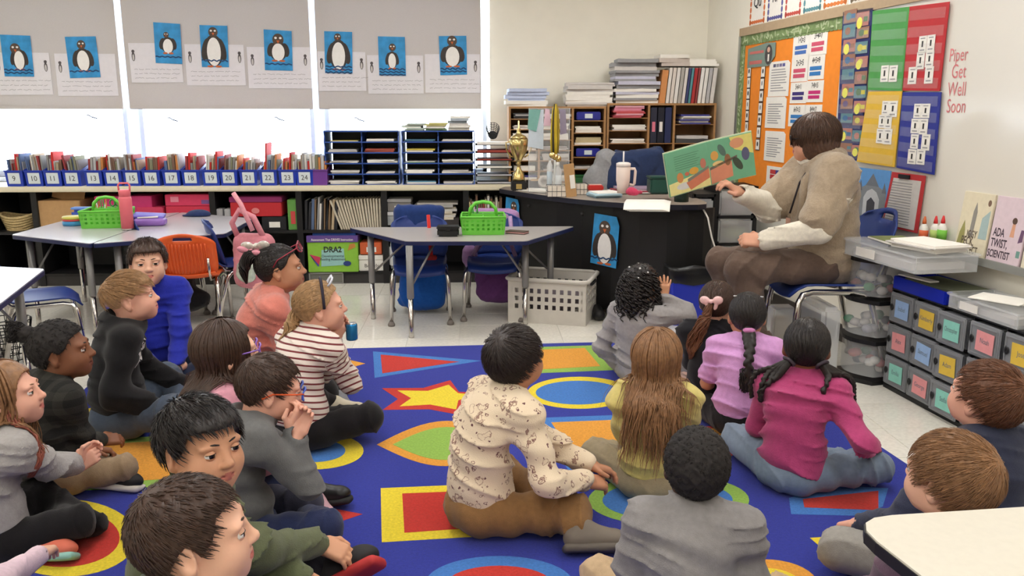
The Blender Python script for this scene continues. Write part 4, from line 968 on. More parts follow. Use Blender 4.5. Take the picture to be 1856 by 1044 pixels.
def on_panel(px, py0, py1, wpx, label, kind, seed, skew):
    d = ray(px, (py0+py1)/2); best = None
    for i in range(len(pan)-1):
        (x0, y0), (x1, y1) = pan[i], pan[i+1]
        den = d[0]*(y1-y0)-d[1]*(x1-x0)
        if abs(den) < 1e-9: continue
        k = (x0*(y1-y0)-y0*(x1-x0))/den; qx, qy = d[0]*k, d[1]*k
        f = ((qx-x0)*(x1-x0)+(qy-y0)*(y1-y0))/((x1-x0)**2+(y1-y0)**2)
        if (-.01 if i else -1.5) <= f <= 1.01: best = (qx, qy, math.atan2(y1-y0, x1-x0))
    qx, qy, a = best
    z0 = aty(px, py1, qy)[2]; z1 = aty(px, py0, qy)[2]
    n = (math.sin(a), -math.cos(a)); h = z1-z0
    t = thing('penguin_painting', label, 'painting', (qx+n[0]*.012, qy+n[1]*.012, (z0+z1)/2), a); 
    w = wpx*qy/FPX/math.cos(a)*1.05
    b = MB(); b.slab([(-w*.5, -h*.46), (w*.42, -h*.5), (w*.5, h*.3), (w*.4, h*.47), (-w*.38, h*.5)], -.0015, 0, PB); b.build('sheet', t)
    penguin(t, w, h, kind, seed)
on_panel(1098, 388, 483, 43, 'blue penguin painting hanging in the middle of the black desk front', (.0, -.12, .34, .32, .24, .2, .0), 31, 0)
on_panel(930, 358, 420, 24, 'narrow blue penguin painting at the left end of the desk front', (.15, -.12, .34, .32, .24, .2, .0), 32, 0)
def desk_at(px, py): p = atz(px, py, ZD); return (p[0], p[1], ZD)
# trophy
p = aty(940, 335, 6.05); t = thing('trophy', 'gold trophy cup with two handles on a black base', 'trophy', (p[0], 6.05, ZD)); k = 1.0
b = MB(); b.rbox((0, 0, .035), (.11, .11, .07), .008, BLACK); b.build('base', t)
b = MB(); b.lathe([(0, .07), (.045, .07), (.045, .085), (.04, .12), (.018, .15), (.010, .18), (.02, .19), (.012, .2), (.03, .225), (.055, .27), (.066, .32), (.068, .36), (.062, .365), (0, .365)], GOLD, n=24); b.build('cup', t)
b = MB(); b.lathe([(0.064, .365), (.05, .385), (.02, .40), (.012, .42), (.016, .43), (.008, .44), (.006, .49), (0, .495)], GOLD, n=20); b.build('lid', t)
for sx in (-1, 1):
    b = MB(); b.tube([(sx*.062, 0, .345), (sx*.09, 0, .34), (sx*.088, 0, .29), (sx*.065, 0, .25), (sx*.04, 0, .235)], .005, GOLD, 6); b.build('handle', t)
b = MB(); b.bb(-.02, .02, -.058, -.0555, .015, .05, GOLD); b.build('plaque', t)
p = desk_at(985, 345); t = thing('pen_tray', 'black desk tray with wooden blocks beside the trophy', 'tray', (p[0]-.02, p[1]+.25, ZD))
b = MB(); b.bb(-.09, .09, -.05, .05, 0, .006, BLACK)
for y in (-.05, .05): b.bb(-.09, .09, y-.003, y+.003, 0, .05, BLACK)
for x in (-.09, .09): b.bb(x-.003, x+.003, -.05, .05, 0, .05, BLACK)
b.build('tray_body', t); b = MB(); b.rbox((.0, 0, .04), (.12, .06, .04), .01, flat(206, 170, 120)); b.build('wooden_block', t)
# clear photo stand with pictures, medals on ribbons
p = aty(992, 335, 5.85); t = thing('acrylic_stand', 'tall clear acrylic display stand with paper pictures behind the medals', 'display stand', (p[0], 5.85, ZD))
b = MB(); b.bb(-.13, .15, -.002, .002, .02, .58, GLASSY); b.bb(-.13, .15, -.06, .06, 0, .006, GLASSY); b.build('panel', t)
b = MB()
for x in (-.13, .15): b.tube([(x, 0, .01), (x, 0, .58)], .003, CLEAR, 5)
b.build('edge_strip', t)
b = MB(); b.slab([(-.14, .32), (-.03, .30), (-.03, .57), (-.12, .56)], -.008, -.004, flat(196, 206, 216)); b.build('picture', t)
b = MB(); b.slab([(-.14, .44), (-.08, .42), (-.05, .57), (-.13, .57)], -.012, -.009, flat(120, 170, 160)); b.build('picture', t)
b = MB(); b.slab([(-.03, .46), (.02, .46), (.01, .57), (-.02, .575)], -.012, -.009, flat(226, 190, 206)); b.build('picture', t)
b = MB(); b.slab([(.085, .40), (.13, .41), (.12, .57), (.08, .57)], -.012, -.009, flat(150, 140, 160)); b.build('picture', t)
p = aty(1005, 330, 5.8); t = thing('medal_stand', 'bunch of gold and black medal ribbons hanging from a thin post', 'medals', (p[0], 5.80, ZD))
b = MB(); b.lathe([(.045, 0), (.045, .01), (.006, .014), (.006, .6), (0, .605)], STEEL, n=14); b.build('post', t)
for i in range(10):
    c = [flat(206, 180, 50), flat(150, 128, 40), flat(50, 46, 36), flat(190, 160, 40)][i % 4]; a = i*.63; r = random.uniform(.008, .028); b = MB()
    pts = [(.002*math.cos(a), .0+.002*math.sin(a)-.008, .605), (r*math.cos(a)*.7, r*math.sin(a)-.01, .56), (r*math.cos(a), r*math.sin(a)-.012, .45), (r*math.cos(a+.2), r*math.sin(a)-.012, .36), (r*.8*math.cos(a+.3), r*math.sin(a)-.012, .28-.02*(i % 3))]
    b.tube(pts, .0075, c, 4); b.build('ribbon', t)
for i in range(3): b = MB(); b.lathe([(0, -.003), (.022, -.003), (.022, .003), (0, .003)], GOLD, n=14, M=Matrix.Translation((-.02+.02*i, -.035, .265-.012*i)) @ Matrix.Rotation(1.45, 4, 'X')); b.build('medal', t)
# pump bottle, tubs, basket, cardboard, red tray
def bottle(name, label, px, py, r, h, m, cap, pump=False, Y=None, lab=None):
    p = desk_at(px, py); t = thing(name, label, 'bottle', p)
    b = MB(); b.lathe([(0, 0), (r, 0), (r, h*.72), (r*.45, h*.84), (r*.4, h*.9), (0, h*.9)], m, n=18); b.build('body', t)
    b = MB(); b.lathe([(r*.45, h*.88), (r*.45, h), (0, h)], cap, n=12); 
    if pump: b.tube([(0, 0, h), (0, 0, h*1.12), (-r*.9, 0, h*1.14)], r*.14, cap, 6)
    b.build('cap', t)
    if lab: b = MB(); b.lathe([(r*1.01, h*.15), (r*1.01, h*.55)], lab, n=18); b.build('label', t)
bottle('sanitizer_bottle', 'clear pump bottle of hand sanitizer on the desk', 1010, 345, .032, .2, CLEAR2, PAPER, True, lab=flat(206, 212, 216))
bottle('spray_bottle', 'slim white spray bottle next to the pump bottle', 996, 344, .02, .24, flat(216, 216, 214), flat(196, 200, 204), lab=flat(170, 190, 206))
p = desk_at(985, 340); t = thing('tape_roll', 'white roll of tape standing beside the plaid baskets', 'tape', (p[0], p[1]-.05, ZD+.045))
b = MB(); b.lathe([(.026, -.02), (.045, -.02), (.045, .02), (.026, .02), (.026, -.02)], flat(222, 216, 210), n=20, M=Matrix.Rotation(1.2, 4, 'X')); b.build('roll', t)
def wire_basket(label, px, py, w):
    p = desk_at(px, py); t = thing('wire_basket', label, 'basket', p); h = .075; d = .1
    b = MB(); b.bb(-w/2+.004, w/2-.004, -d/2+.004, d/2-.004, .002, h-.005, flat(232, 220, 206)); b.build('liner', t)
    b = MB(); m = flat(60, 56, 54)
    for z in (.002, h*.5, h): b.tube([(-w/2, -d/2, z), (w/2, -d/2, z), (w/2, d/2, z), (-w/2, d/2, z)], .0016, m, 4, closed=True)
    for i in range(5):
        x = -w/2+w*i/4
        for y in (-d/2, d/2): b.tube([(x, y, 0), (x, y, h)], .0013, m, 4)
    b.build('wire', t)
wire_basket('white lined wire basket in front of the clear stand', 1008, 356, .125); wire_basket('white lined wire basket behind the cardboard strip', 1050, 352, .10)
p = desk_at(1036, 357); t = thing('cardboard_strip', 'bent brown cardboard strip with a paper square on the desk', 'cardboard', p, .3)
b = MB(); b.box((0, 0, .11), (.075, .004, .22), CARD, M=Matrix.Rotation(-.12, 4, 'Y')); b.build('board', t); b = MB(); b.box((.015, -.004, .10), (.035, .002, .09), PAPER, M=Matrix.Rotation(-.12, 4, 'Y')); b.build('paper_square', t)
p = desk_at(1080, 346); t = thing('red_tray', 'small red plastic tray on the desk', 'tray', p)
b = MB(); b.rbox((0, .04, .02), (.11, .09, .04), .008, plastic(200, 50, 44)); b.build('body', t); b = MB(); b.rbox((0, .04, .041), (.09, .07, .004), .001, flat(230, 180, 170)); b.build('contents', t)
p = desk_at(1060, 338); t = thing('green_folder_box', 'flat green box at the back of the desk', 'box', (p[0]+.0, p[1]+.25, ZD))
b = MB(); b.rbox((0, 0, .03), (.24, .14, .06), .006, flat(40, 96, 52)); b.build('body', t); b = MB(); b.rbox((0, 0, .064), (.245, .145, .01), .004, flat(46, 110, 60)); b.build('lid', t)
# tumbler
p = aty(1129, 335, 5.35); t = thing('tumbler', 'pale pink insulated tumbler with handle and straw on the desk', 'tumbler', (p[0], 5.35, ZD+.045)); TP = mat('pink_powder_coat', srgb(232, 214, 204), .5, var=.02)
b = MB(); b.lathe([(0, 0), (.036, 0), (.038, .05), (.044, .08), (.045, .165), (.042, .17), (0, .17)], TP, n=24); b.build('body', t)
b = MB(); b.lathe([(.046, .168), (.046, .19), (.03, .196), (0, .196)], flat(226, 216, 212), n=24); b.build('lid', t)
b = MB(); b.tube([(.0, 0, .19), (-.0, 0, .265)], .005, flat(236, 232, 230), 8); b.build('straw', t)
b = MB(); b.tube([(.043, 0, .155), (.072, 0, .155), (.078, 0, .14), (.074, 0, .06), (.066, 0, .05), (.042, 0, .055)], .009, TP, 8); b.build('handle', t)
p = desk_at(1150, 352)
paper_stack('paper_stack', 'tall pile of workbooks and folders on the desk under the tumbler', 'papers', (p[0]+.06, p[1]+.12, ZD), .40, .26, .043, [flat(150, 60, 70), PAPER, flat(150, 130, 150), PAPER_GREY, flat(200, 200, 206)], 5, seed=201)
p = desk_at(1100, 360); paper_stack('paper_stack', 'pale blue folders at the left of the workbook pile on the desk', 'papers', (p[0], p[1]+.12, ZD), .2, .2, .03, [flat(170, 200, 214), PAPER, flat(150, 180, 200)], 4, seed=202, rz=.2)
p = desk_at(1175, 372)
t = thing('loose_papers', 'white papers hanging over the front edge of the desk', 'papers', (p[0]-.0, p[1]+.06, ZD+.001), -.25)
for i in range(4):
    b = MB(); x0 = -.13+.012*i; n = 8; top = []
    for k in range(n+1):
        y = .12-.26*k/n; z = .014-.003*i if y > -.06 else .014-.003*i-(abs(y+.06)/.08)**1.4*.035
        top.append((y, z))
    v = [(x0, y, z) for y, z in top]+[(x0+.24, y, z+.004) for y, z in top]
    b.add(v+[(a, y, z-.002) for a, y, z in v], [(k, k+1, n+2+k, n+1+k) for k in range(n)]+[(2*n+2+k, 3*n+3+k, 3*n+4+k, 2*n+3+k) for k in range(n)], PAPER, True); b.build('sheet', t)
p = desk_at(960, 349); t = thing('loose_papers', 'few white sheets lying at the left end of the desk', 'papers', (p[0]+.06, p[1]+.12, ZD+.001), -.7)
for i in range(3): b = MB(); b.box((0.02*i, .01*i, .002+.003*i), (.26, .19, .002), PAPER, M=Matrix.Rotation(.15*i, 4, 'Z')); b.build('sheet', t)
p = aty(1148, 330, 5.3); t = thing('pink_cloth', 'crumpled dark pink cloth beside the tumbler', 'cloth', (p[0], 5.27, ZD+.046))
f = Field(); f.ell((0, 0, .012), (.05, .035, .018), k=.02); f.ell((-.02, 0, .022), (.025, .03, .022), k=.02); f.fn(folds(.004, 120, 3, (1, .4, 0))); field_obj(f, .006, cloth(186, 60, 90), 'fabric', t)
p = aty(1190, 330, 5.35); t = thing('green_bin', 'dark green plastic box at the right of the desk', 'box', (p[0]+.03, 5.36, ZD+.044))
b = MB(); b.rbox((0, 0, .05), (.16, .12, .1), .01, plastic(28, 72, 62)); b.build('body', t); b = MB(); b.rbox((0, 0, .103), (.17, .13, .012), .004, plastic(28, 72, 62)); b.build('rim', t)
p = aty(1235, 360, 5.25); t = thing('green_bin', 'black green pencil pot at the right corner of the desk', 'pot', (p[0], 5.25, ZD)); b = MB(); b.lathe([(0, 0), (.045, 0), (.05, .1), (.045, .1), (.04, .01)], plastic(20, 44, 38), n=18); b.build('body', t)
# office chair with coats
p = aty(1140, 330, 6.0); t = thing('office_chair', 'dark office chair behind the desk draped with coats', 'chair', (p[0]+.02, 6.12, 0))
b = MB(); b.rbox((0, 0, .46), (.46, .44, .08), .03, flat(40, 42, 48)); b.build('seat', t)
b = MB(); b.rbox((0, .2, .78), (.42, .06, .5), .03, flat(40, 42, 48)); b.build('backrest', t)
b = MB(); b.tube([(0, 0, .08), (0, 0, .44)], .03, BLACK, 10)
for i in range(5): a = i*1.2566; b.tube([(0, 0, .09), (.26*math.cos(a), .26*math.sin(a), .06)], .018, BLACK, 6)
b.build('base', t)
f = Field(); f.rbx((-.10, .17, .80), (.17, .09, .22), .06, rotm(0, .35, 0), k=.05); f.ell((-.19, .15, .74), (.13, .08, .18), k=.06); f.fn(folds(.008, 40, 5, (1, 0, .3)))
c0 = thing('coat', 'light grey coat draped over the left of the office chair back', 'coat', (p[0]+.02, 6.12, 0)); field_obj(f, .012, cloth(150, 150, 152), 'fabric', c0)
f = Field(); f.rbx((.10, .15, .82), (.20, .10, .22), .06, rotm(0, -.15, 0), k=.05); f.ell((.0, .10, .78), (.16, .08, .22), k=.06); f.fn(folds(.009, 38, 8, (1, .2, .2)))
c1 = thing('coat', 'navy blue jacket draped over the office chair back', 'coat', (p[0]+.02, 6.12, 0)); field_obj(f, .012, cloth(44, 58, 92), 'fabric', c1)
# black drawer carts between desk and board
def cart(label, px0, px1, ytop, Y, rows, d=.32):
    a = aty(px0, ytop, Y); c = aty(px1, ytop, Y); w = c[0]-a[0]; H0 = a[2]
    t = thing('drawer_cart', label, 'drawer cart', ((a[0]+c[0])/2, Y, 0), 0, 'black drawer carts')
    b = MB(); b.bb(-w/2, w/2, 0, d, H0-.02, H0, BLACK); b.bb(-w/2, w/2, 0, d, .03, .05, BLACK)
    for x in (-w/2, w/2): b.bb(x-.012, x+.012, 0, d, .03, H0, BLACK)
    for r in range(1, rows): z = .05+(H0-.07)*r/rows; b.bb(-w/2, w/2, 0, d, z-.008, z+.008, BLACK)
    b.build('frame', t)
    for r in range(rows):
        z0 = .05+(H0-.07)*r/rows+.012; z1 = .05+(H0-.07)*(r+1)/rows-.012
        b = MB(); b.rbox((0, .14, (z0+z1)/2), (w-.03, .29, z1-z0), .012, CLEAR2); dr = b.build('drawer', t)
        b = MB(); b.rbox((random.uniform(-.03, .03), .12, z0+(z1-z0)*.35), (w*.6, .2, (z1-z0)*.5), .02, flat(*random.choice([(180, 160, 150), (120, 110, 120), (190, 186, 170), (150, 160, 120)]))); b.build('contents', dr)
cart('black cart with frosted drawers touching the right end of the desk', 1258, 1298, 352, 5.45, 4); cart('black cart with frosted drawers behind the teacher\'s hands', 1302, 1372, 338, 5.6, 4)
t = thing('power_cable', 'white cable hanging from the desk edge towards the floor', 'cable', (0, 0, 0))
b = MB(); b.tube([aty(1258, 372, 5.2), aty(1272, 374, 5.15), aty(1283, 395, 5.12), aty(1290, 430, 5.1), aty(1300, 462, 5.1), aty(1312, 500, 5.1), aty(1318, 530, 5.1)], .006, PAPER, 6); b.build('lead', t)
# blue waste bin with bag
p = atz(1246, 585); t = thing('waste_bin', 'royal blue waste bin lined with a black bag', 'bin', (p[0], p[1]+.02, 0))
b = MB(); BB = plastic(38, 56, 190, .45); sq = lambda r: [(r*x, r*.8*y) for x, y in ((-1, -.9), (-.9, -1), (.9, -1), (1, -.9), (1, .9), (.9, 1), (-.9, 1), (-1, .9))]
v = [(x, y, 0) for x, y in sq(.11)]+[(x, y, .36) for x, y in sq(.15)]; b.add(v, [(i, (i+1) % 8, 8+(i+1) % 8, 8+i) for i in range(8)]+[tuple(range(7, -1, -1))], BB); b.build('body', t)
BAG = mat('black_bin_bag', srgb(26, 26, 28), .28, var=.1, bump=.5, bscale=30)
b = MB(); rings = [(.152, .27), (.162, .30), (.165, .36), (.158, .385), (.145, .372), (.13, .30), (.11, .2)]
v = []
for q, (r, z) in enumerate(rings):
    for i in range(24): a = 2*math.pi*i/24; k = (abs(math.cos(a))**6+abs(math.sin(a))**6)**(-1/6); v.append((r*k*math.cos(a), r*.8*k*math.sin(a), z+.008*math.sin(5*a+q)))
b.add(v, [(q*24+i, q*24+(i+1) % 24, (q+1)*24+(i+1) % 24, (q+1)*24+i) for q in range(len(rings)-1) for i in range(24)], BAG, True); b.build('bag', t)
# laundry basket
p0 = atz(955, 570); t = thing('laundry_basket', 'off white laundry basket with heart shaped holes beside the desk', 'basket', (.50, 5.32, 0), -.32)
LB = mat('off_white_plastic', srgb(206, 200, 190), .5, var=.03)
def holes(b, w, h, nx, ny, m, M, t=.004, hz=(.25, .8)):
    """wall panel in x,z with a grid of openings, built from strips"""
    z0, z1 = h*hz[0], h*hz[1]; b.bb(-w/2, w/2, -t, 0, 0, z0, m, M); b.bb(-w/2, w/2, -t, 0, z1, h, m, M)
    dz = (z1-z0)/ny; dx = w*.88/nx
    for r in range(ny): b.bb(-w/2, w/2, -t, 0, z0+dz*r, z0+dz*(r+.42), m, M)
    for r in range(ny):
        for i in range(nx+1): x = -w*.44+dx*i; e = dx*.26; b.bb(max(x-e, -w/2), min(x+e, w/2), -t, 0, z0+dz*(r+.42), z0+dz*(r+1), m, M)
        b.bb(-w/2, -w*.44, -t, 0, z0+dz*(r+.42), z0+dz*(r+1), m, M); b.bb(w*.44, w/2, -t, 0, z0+dz*(r+.42), z0+dz*(r+1), m, M)
w, d, h = .50, .36, .28; b = MB()
for M_, ww in ((Matrix.Translation((0, -d/2, 0)), w), (Matrix.Translation((0, d/2, 0)) @ Matrix.Rotation(math.pi, 4, 'Z'), w), (Matrix.Translation((w/2, 0, 0)) @ Matrix.Rotation(math.pi/2, 4, 'Z'), d), (Matrix.Translation((-w/2, 0, 0)) @ Matrix.Rotation(-math.pi/2, 4, 'Z'), d)):
    holes(b, ww, h, 9 if ww > .4 else 6, 3, LB, M_)
b.bb(-w/2, w/2, -d/2, d/2, 0, .006, LB); b.build('body', t)
b = MB()
rim = [(x*(w/2+.012), y*(d/2+.012), h+.0) for x, y in ((-1, -.86), (-.92, -1), (.92, -1), (1, -.86), (1, .86), (.92, 1), (-.92, 1), (-1, .86))]
b.tube(rim, .014, LB, 8, closed=True); b.build('rim', t)
for sx in (-1, 1): b = MB(); b.rbox((sx*(w/2+.012), 0, h-.03), (.03, .13, .025), .008, flat(40, 40, 42)); b.build('handle_gap_dark', t)  # solid dark blocks, shade of the handle openings put into their colour
f = Field(); f.ell((0, 0, .12), (.2, .13, .08), k=.03); f.ell((.08, .02, .16), (.08, .08, .05), k=.03); f.fn(folds(.012, 40, 12)); field_obj(f, .014, flat(120, 110, 116), 'contents', t)
p = atz(1098, 578); t = thing('shoe_pair', 'pair of black shoes on the floor under the desk corner', 'shoes', (p[0], p[1]+.08, 0)); f = Field()
for k in (0, .1):
    f = Field(); f.cap((k-.05, 0, .04), (k-.05, -.12, .035), .04, .038, k=.01); f.fn(lambda X, Y, Z, D: np.maximum(D, .004-Z)); field_obj(f, .008, flat(26, 25, 27, .5), 'shoe', t)

# ================================================================== TABLES
TTOP = mat('grey_speckled_laminate', srgb(176, 170, 166), .3, var=.06, scale=160); TBLUE = mat('navy_table_edge', srgb(28, 36, 78), .4); CHROME = mat('chrome', srgb(196, 192, 188), .15, 1.0, var=0); TLEG = mat('grey_table_leg', srgb(138, 136, 134), .4, .4, var=.03)
TPALE = mat('pale_laminate', srgb(190, 184, 188), .22, var=.04, scale=160)
def rounded(poly, r=.03, n=4):
    out = []; N = len(poly)
    for i in range(N):
        p = Vector(poly[i]); a = (Vector(poly[i-1])-p).normalized(); c = (Vector(poly[(i+1) % N])-p).normalized()
        for k in range(n+1):
            f = k/n; q = p+a*r*(1-f)**2+c*r*f**2; out.append((q.x, q.y))
    return out
def table(label, poly, top_m, legs, h=.58, edge=TBLUE, group='classroom tables', braces=True, r=.03):
    cx = sum(p[0] for p in poly)/len(poly); cy = sum(p[1] for p in poly)/len(poly)
    t = thing('classroom_table', label, 'table', (cx, cy, 0), 0, group)
    q = rounded([(x-cx, y-cy) for x, y in poly], r); a = sum(q[i-1][0]*q[i][1]-q[i][0]*q[i-1][1] for i in range(len(q)))
    if a < 0: q = q[::-1]
    b = MB(); b.prism(q, h-.026, h-.004, edge); b.prism([(x*.995, y*.995) for x, y in q], h-.004, h, top_m); b.build('table_top', t)
    for x, y in legs:
        x, y = x-cx, y-cy; l = math.hypot(x, y); ux, uy = x/l, y/l
        b = MB(); b.lathe([(.019, .24), (.021, .25), (.021, h-.026)], TLEG, c=(x, y, 0), n=12); lg = b.build('leg', t)
        b = MB(); b.lathe([(.0, 0), (.016, .0), (.015, .03), (.015, .25)], CHROME, c=(x, y, 0), n=12); b.build('leg_insert', lg)
        if braces: b = MB(); b.tube([(x*.96, y*.96, .32), (x*.55, y*.55, h-.03)], .007, TLEG, 6); b.build('brace', lg)
    return t
table('grey trapezoid table with a green caddy on it near the desk', [(-.827, 5.474), (-.41, 4.868), (.298, 4.842), (.653, 5.462)], TTOP, [atz(677, 578)[:2], atz(746, 612)[:2], atz(952, 588)[:2], atz(997, 573)[:2]])
S = -2.2; 
table('grey trapezoid table, right half of the hexagon behind the boys', [(S+.004, 4.85), (-1.55, 5.23), (-1.57, 5.97), (S+.004, 6.36)], TPALE, [(-2.12, 5.0), (-1.64, 5.28), (-1.64, 5.92), (-2.12, 6.2)])
table('grey trapezoid table, left half of the hexagon at the picture edge', [(S-.004, 4.85), (-2.85, 5.23), (-2.85, 5.97), (S-.004, 6.36)], TPALE, [(-2.29, 5.0), (-2.77, 5.28), (-2.77, 5.92), (-2.29, 6.2)])
table('pale table corner at the left picture edge, in front of the hexagon table', [(-2.076, 4.071), (-1.84, 3.16), (-2.6, 2.9), (-2.9, 4.3)], TPALE, [(-2.15, 3.95), (-1.95, 3.28), (-2.5, 3.05), (-2.75, 4.15)])
WTOP = mat('cream_laminate', srgb(212, 206, 192), .35, var=.03, scale=60)
table('cream table corner in the right foreground with a black edge', [(.69, 1.425), (1.62, 1.50), (1.70, .55), (.86, .45)], WTOP, [(.92, 1.3), (1.5, 1.38), (1.55, .65), (.98, .6)], edge=mat('black_table_edge', srgb(28, 26, 28), .45), r=.09, braces=False)

# --- green supply caddy
def caddy(label, loc, rz, w=.25, d=.2, h=.11):
    t = thing('supply_caddy', label, 'caddy', loc, rz, 'green caddies'); G = plastic(110, 200, 70, .4)
    b = MB()
    for M_, ww in ((Matrix.Translation((0, -d/2, 0)) @ Matrix.Rotation(.12, 4, 'X'), w), (Matrix.Translation((0, d/2, 0)) @ Matrix.Rotation(math.pi, 4, 'Z') @ Matrix.Rotation(.12, 4, 'X'), w), (Matrix.Translation((w/2, 0, 0)) @ Matrix.Rotation(math.pi/2, 4, 'Z') @ Matrix.Rotation(.12, 4, 'X'), d), (Matrix.Translation((-w/2, 0, 0)) @ Matrix.Rotation(-math.pi/2, 4, 'Z') @ Matrix.Rotation(.12, 4, 'X'), d)):
        holes(b, ww*1.03, h, 7 if ww > .22 else 5, 3, G, M_, .003, (.16, .86))
    b.bb(-w/2, w/2, -d/2, d/2, 0, .004, G); b.bb(-.003, .003, -d/2, d/2, 0, h, G); b.bb(-w/2, w/2, -.003, .003, 0, h*.9, G); b.build('basket', t)
    b = MB(); k = 1.06; b.tube([(-w/2*k, -d/2*k-.01, h), (w/2*k, -d/2*k-.01, h), (w/2*k, d/2*k+.01, h), (-w/2*k, d/2*k+.01, h)], .007, G, 6, closed=True); b.build('rim', t)
    b = MB(); b.tube([(-.085, 0, h*.9), (-.078, 0, h+.04), (-.045, 0, h+.075), (0, 0, h+.082), (.045, 0, h+.075), (.078, 0, h+.04), (.085, 0, h*.9)], .011, G, 8); b.bb(-.08, .08, -.008, .008, h*.6, h*1.08, G); b.build('handle', t)
    return t
def pencils(loc, n, seed, lab, w=.06, spread=.25):
    r = random.Random(seed)
    for i in range(n):
        nm, c = r.choice([('yellow', (206, 170, 70)), ('orange', (206, 130, 60)), ('white', (226, 224, 220)), ('green', (70, 150, 70)), ('black', (40, 40, 44)), ('brown', (120, 90, 60))])
        t = thing('pencil', '%s pencil, %s of those standing in %s' % (nm, ORD[i+1], lab), 'pencil', (loc[0]+r.uniform(-w, w), loc[1]+r.uniform(-.04, .04), loc[2]), 0, 'pencils in the caddies')
        t.rotation_euler = (r.uniform(-.2, .2), r.uniform(-spread, spread), 0); L = r.uniform(.15, .19)
        b = MB(); b.lathe([(0, 0), (.004, 0), (.004, L*.9)], flat(*c), n=6); b.build('shaft', t); b = MB(); b.lathe([(.004, L*.9), (0, L)], flat(226, 200, 160), n=6); b.build('tip', t)
p = atz(876, 426, .58); caddy('green plastic caddy with arched handle on the trapezoid table', (p[0], p[1]+.1, .581), 0); pencils((p[0]-.06, p[1]+.14, .59), 6, 1, 'the caddy on the trapezoid table')
p = atz(185, 414, .58); caddy('green plastic caddy full of pencils on the hexagon table', (p[0], p[1]+.1, .581), .1, .26); pencils((p[0]-.07, p[1]+.14, .59), 9, 2, 'the caddy on the hexagon table', .05)
t = thing('scissors', 'green handled scissors standing in the caddy on the hexagon table', 'scissors', (p[0]+.04, p[1]+.14, .62))
b = MB(); b.bb(-.006, .006, -.001, .001, 0, .09, STEEL); b.build('blades', t)
for sx in (-1, 1): b = MB(); b.tube([(sx*.018+.016*math.cos(a), 0, .11+.022*math.sin(a)) for a in [k*.5236 for k in range(12)]], .005, plastic(50, 150, 70), 6, closed=True); b.build('handle', t)
# black pencil box and phone on the trapezoid table
p = atz(812, 430, .58); t = thing('pencil_box', 'black lidded pencil box on the trapezoid table', 'pencil box', (p[0], p[1]+.06, .581))
b = MB(); b.rbox((0, 0, .022), (.13, .1, .044), .01, BLACK); b.build('body', t); b = MB(); b.rbox((0, 0, .052), (.138, .108, .018), .006, BLACK); b.build('lid', t); b = MB(); b.rbox((0, -.055, .046), (.03, .01, .02), .003, BLACK); b.build('latch', t)
p = atz(935, 425, .58); t = thing('small_notebook', 'small brown notebook with pink page edges on the trapezoid table', 'notebook', (p[0]+.01, p[1]+.04, .581), -.5)
b = MB(); b.rbox((0, 0, .014), (.13, .07, .005), .001, flat(86, 72, 62)); b.rbox((0, 0, .002), (.13, .07, .004), .001, flat(86, 72, 62)); b.build('cover', t); b = MB(); b.rbox((0, 0, .008), (.125, .066, .009), .001, flat(206, 150, 150)); b.build('pages', t)
# pink bottle, purple case, bowl stack, blue case, sheets on hexagon table
p = atz(232, 417, .58); t = thing('water_bottle', 'tall pink water bottle with a carry loop on the hexagon table', 'water bottle', (p[0], p[1], .581)); PK_ = mat('coral_pink_plastic', srgb(226, 110, 120), .4, var=.02)
b = MB(); b.lathe([(0, 0), (.036, 0), (.036, .012)], STEEL, n=20); b.lathe([(.038, .012), (.039, .2), (.034, .215), (0, .215)], PK_, n=20); b.build('body', t)
b = MB(); b.lathe([(.035, .213), (.036, .25), (.03, .256), (0, .256)], PK_, n=20); cp = b.build('cap', t); b = MB(); b.tube([(-.034, 0, .245), (-.036, 0, .285), (-.026, 0, .297), (.026, 0, .297), (.036, 0, .285), (.034, 0, .245)], .006, PK_, 8); b.build('carry_loop', cp)
p = atz(270, 410, .58); t = thing('pencil_case', 'purple zip pencil case lying open on the hexagon table', 'pencil case', (p[0], p[1]+.03, .581), .1); PU = plastic(150, 110, 190)
f = Field(); f.rbx((0, 0, .025), (.10, .05, .026), .022, k=.01); field_obj(f, .008, PU, 'shell', t); f = Field(); f.rbx((-.01, .02, .062), (.10, .045, .012), .01, rotm(.2, .06, 0), k=.01); field_obj(f, .007, plastic(110, 96, 190), 'lid', t); b = MB(); b.tube([(-.07, -.03, .054), (.06, -.035, .06)], .006, PAPER, 6); b.build('pen', t)
p = atz(128, 410, .58); t = thing('play_dough_dish', 'round dish with yellow, red and blue layers on the hexagon table', 'dish', (p[0], p[1]+.05, .581))
for z0, z1, c in ((0, .03, (60, 140, 190)), (.03, .043, (190, 60, 60)), (.043, .06, (200, 190, 90))): b = MB(); b.lathe([(0, z0), (.066, z0), (.07, (z0+z1)/2), (.066, z1), (0, z1)], plastic(*c), n=22); b.build('layer', t)
p = atz(138, 398, .58); t = thing('blue_case', 'small blue plastic case on the hexagon table behind the caddy', 'case', (p[0], p[1]+.1, .581)); b = MB(); b.rbox((0, 0, .03), (.13, .08, .06), .02, plastic(60, 90, 190)); b.build('body', t); b = MB(); b.rbox((0, 0, .068), (.13, .08, .015), .006, plastic(110, 150, 220)); b.build('lid', t)
p = atz(370, 388, .58); t = thing('knit_cap', 'navy knitted cap lying on the hexagon table', 'cap', (p[0], p[1]-.12, .581)); f = Field(); f.ell((0, 0, .012), (.085, .06, .035), k=.01); f.ell((-.08, .01, .0), (.05, .05, .012), k=.02); f.fn(lambda X, Y, Z, D: np.maximum(D, -Z)); field_obj(f, .007, cloth(40, 54, 96), 'fabric', t)
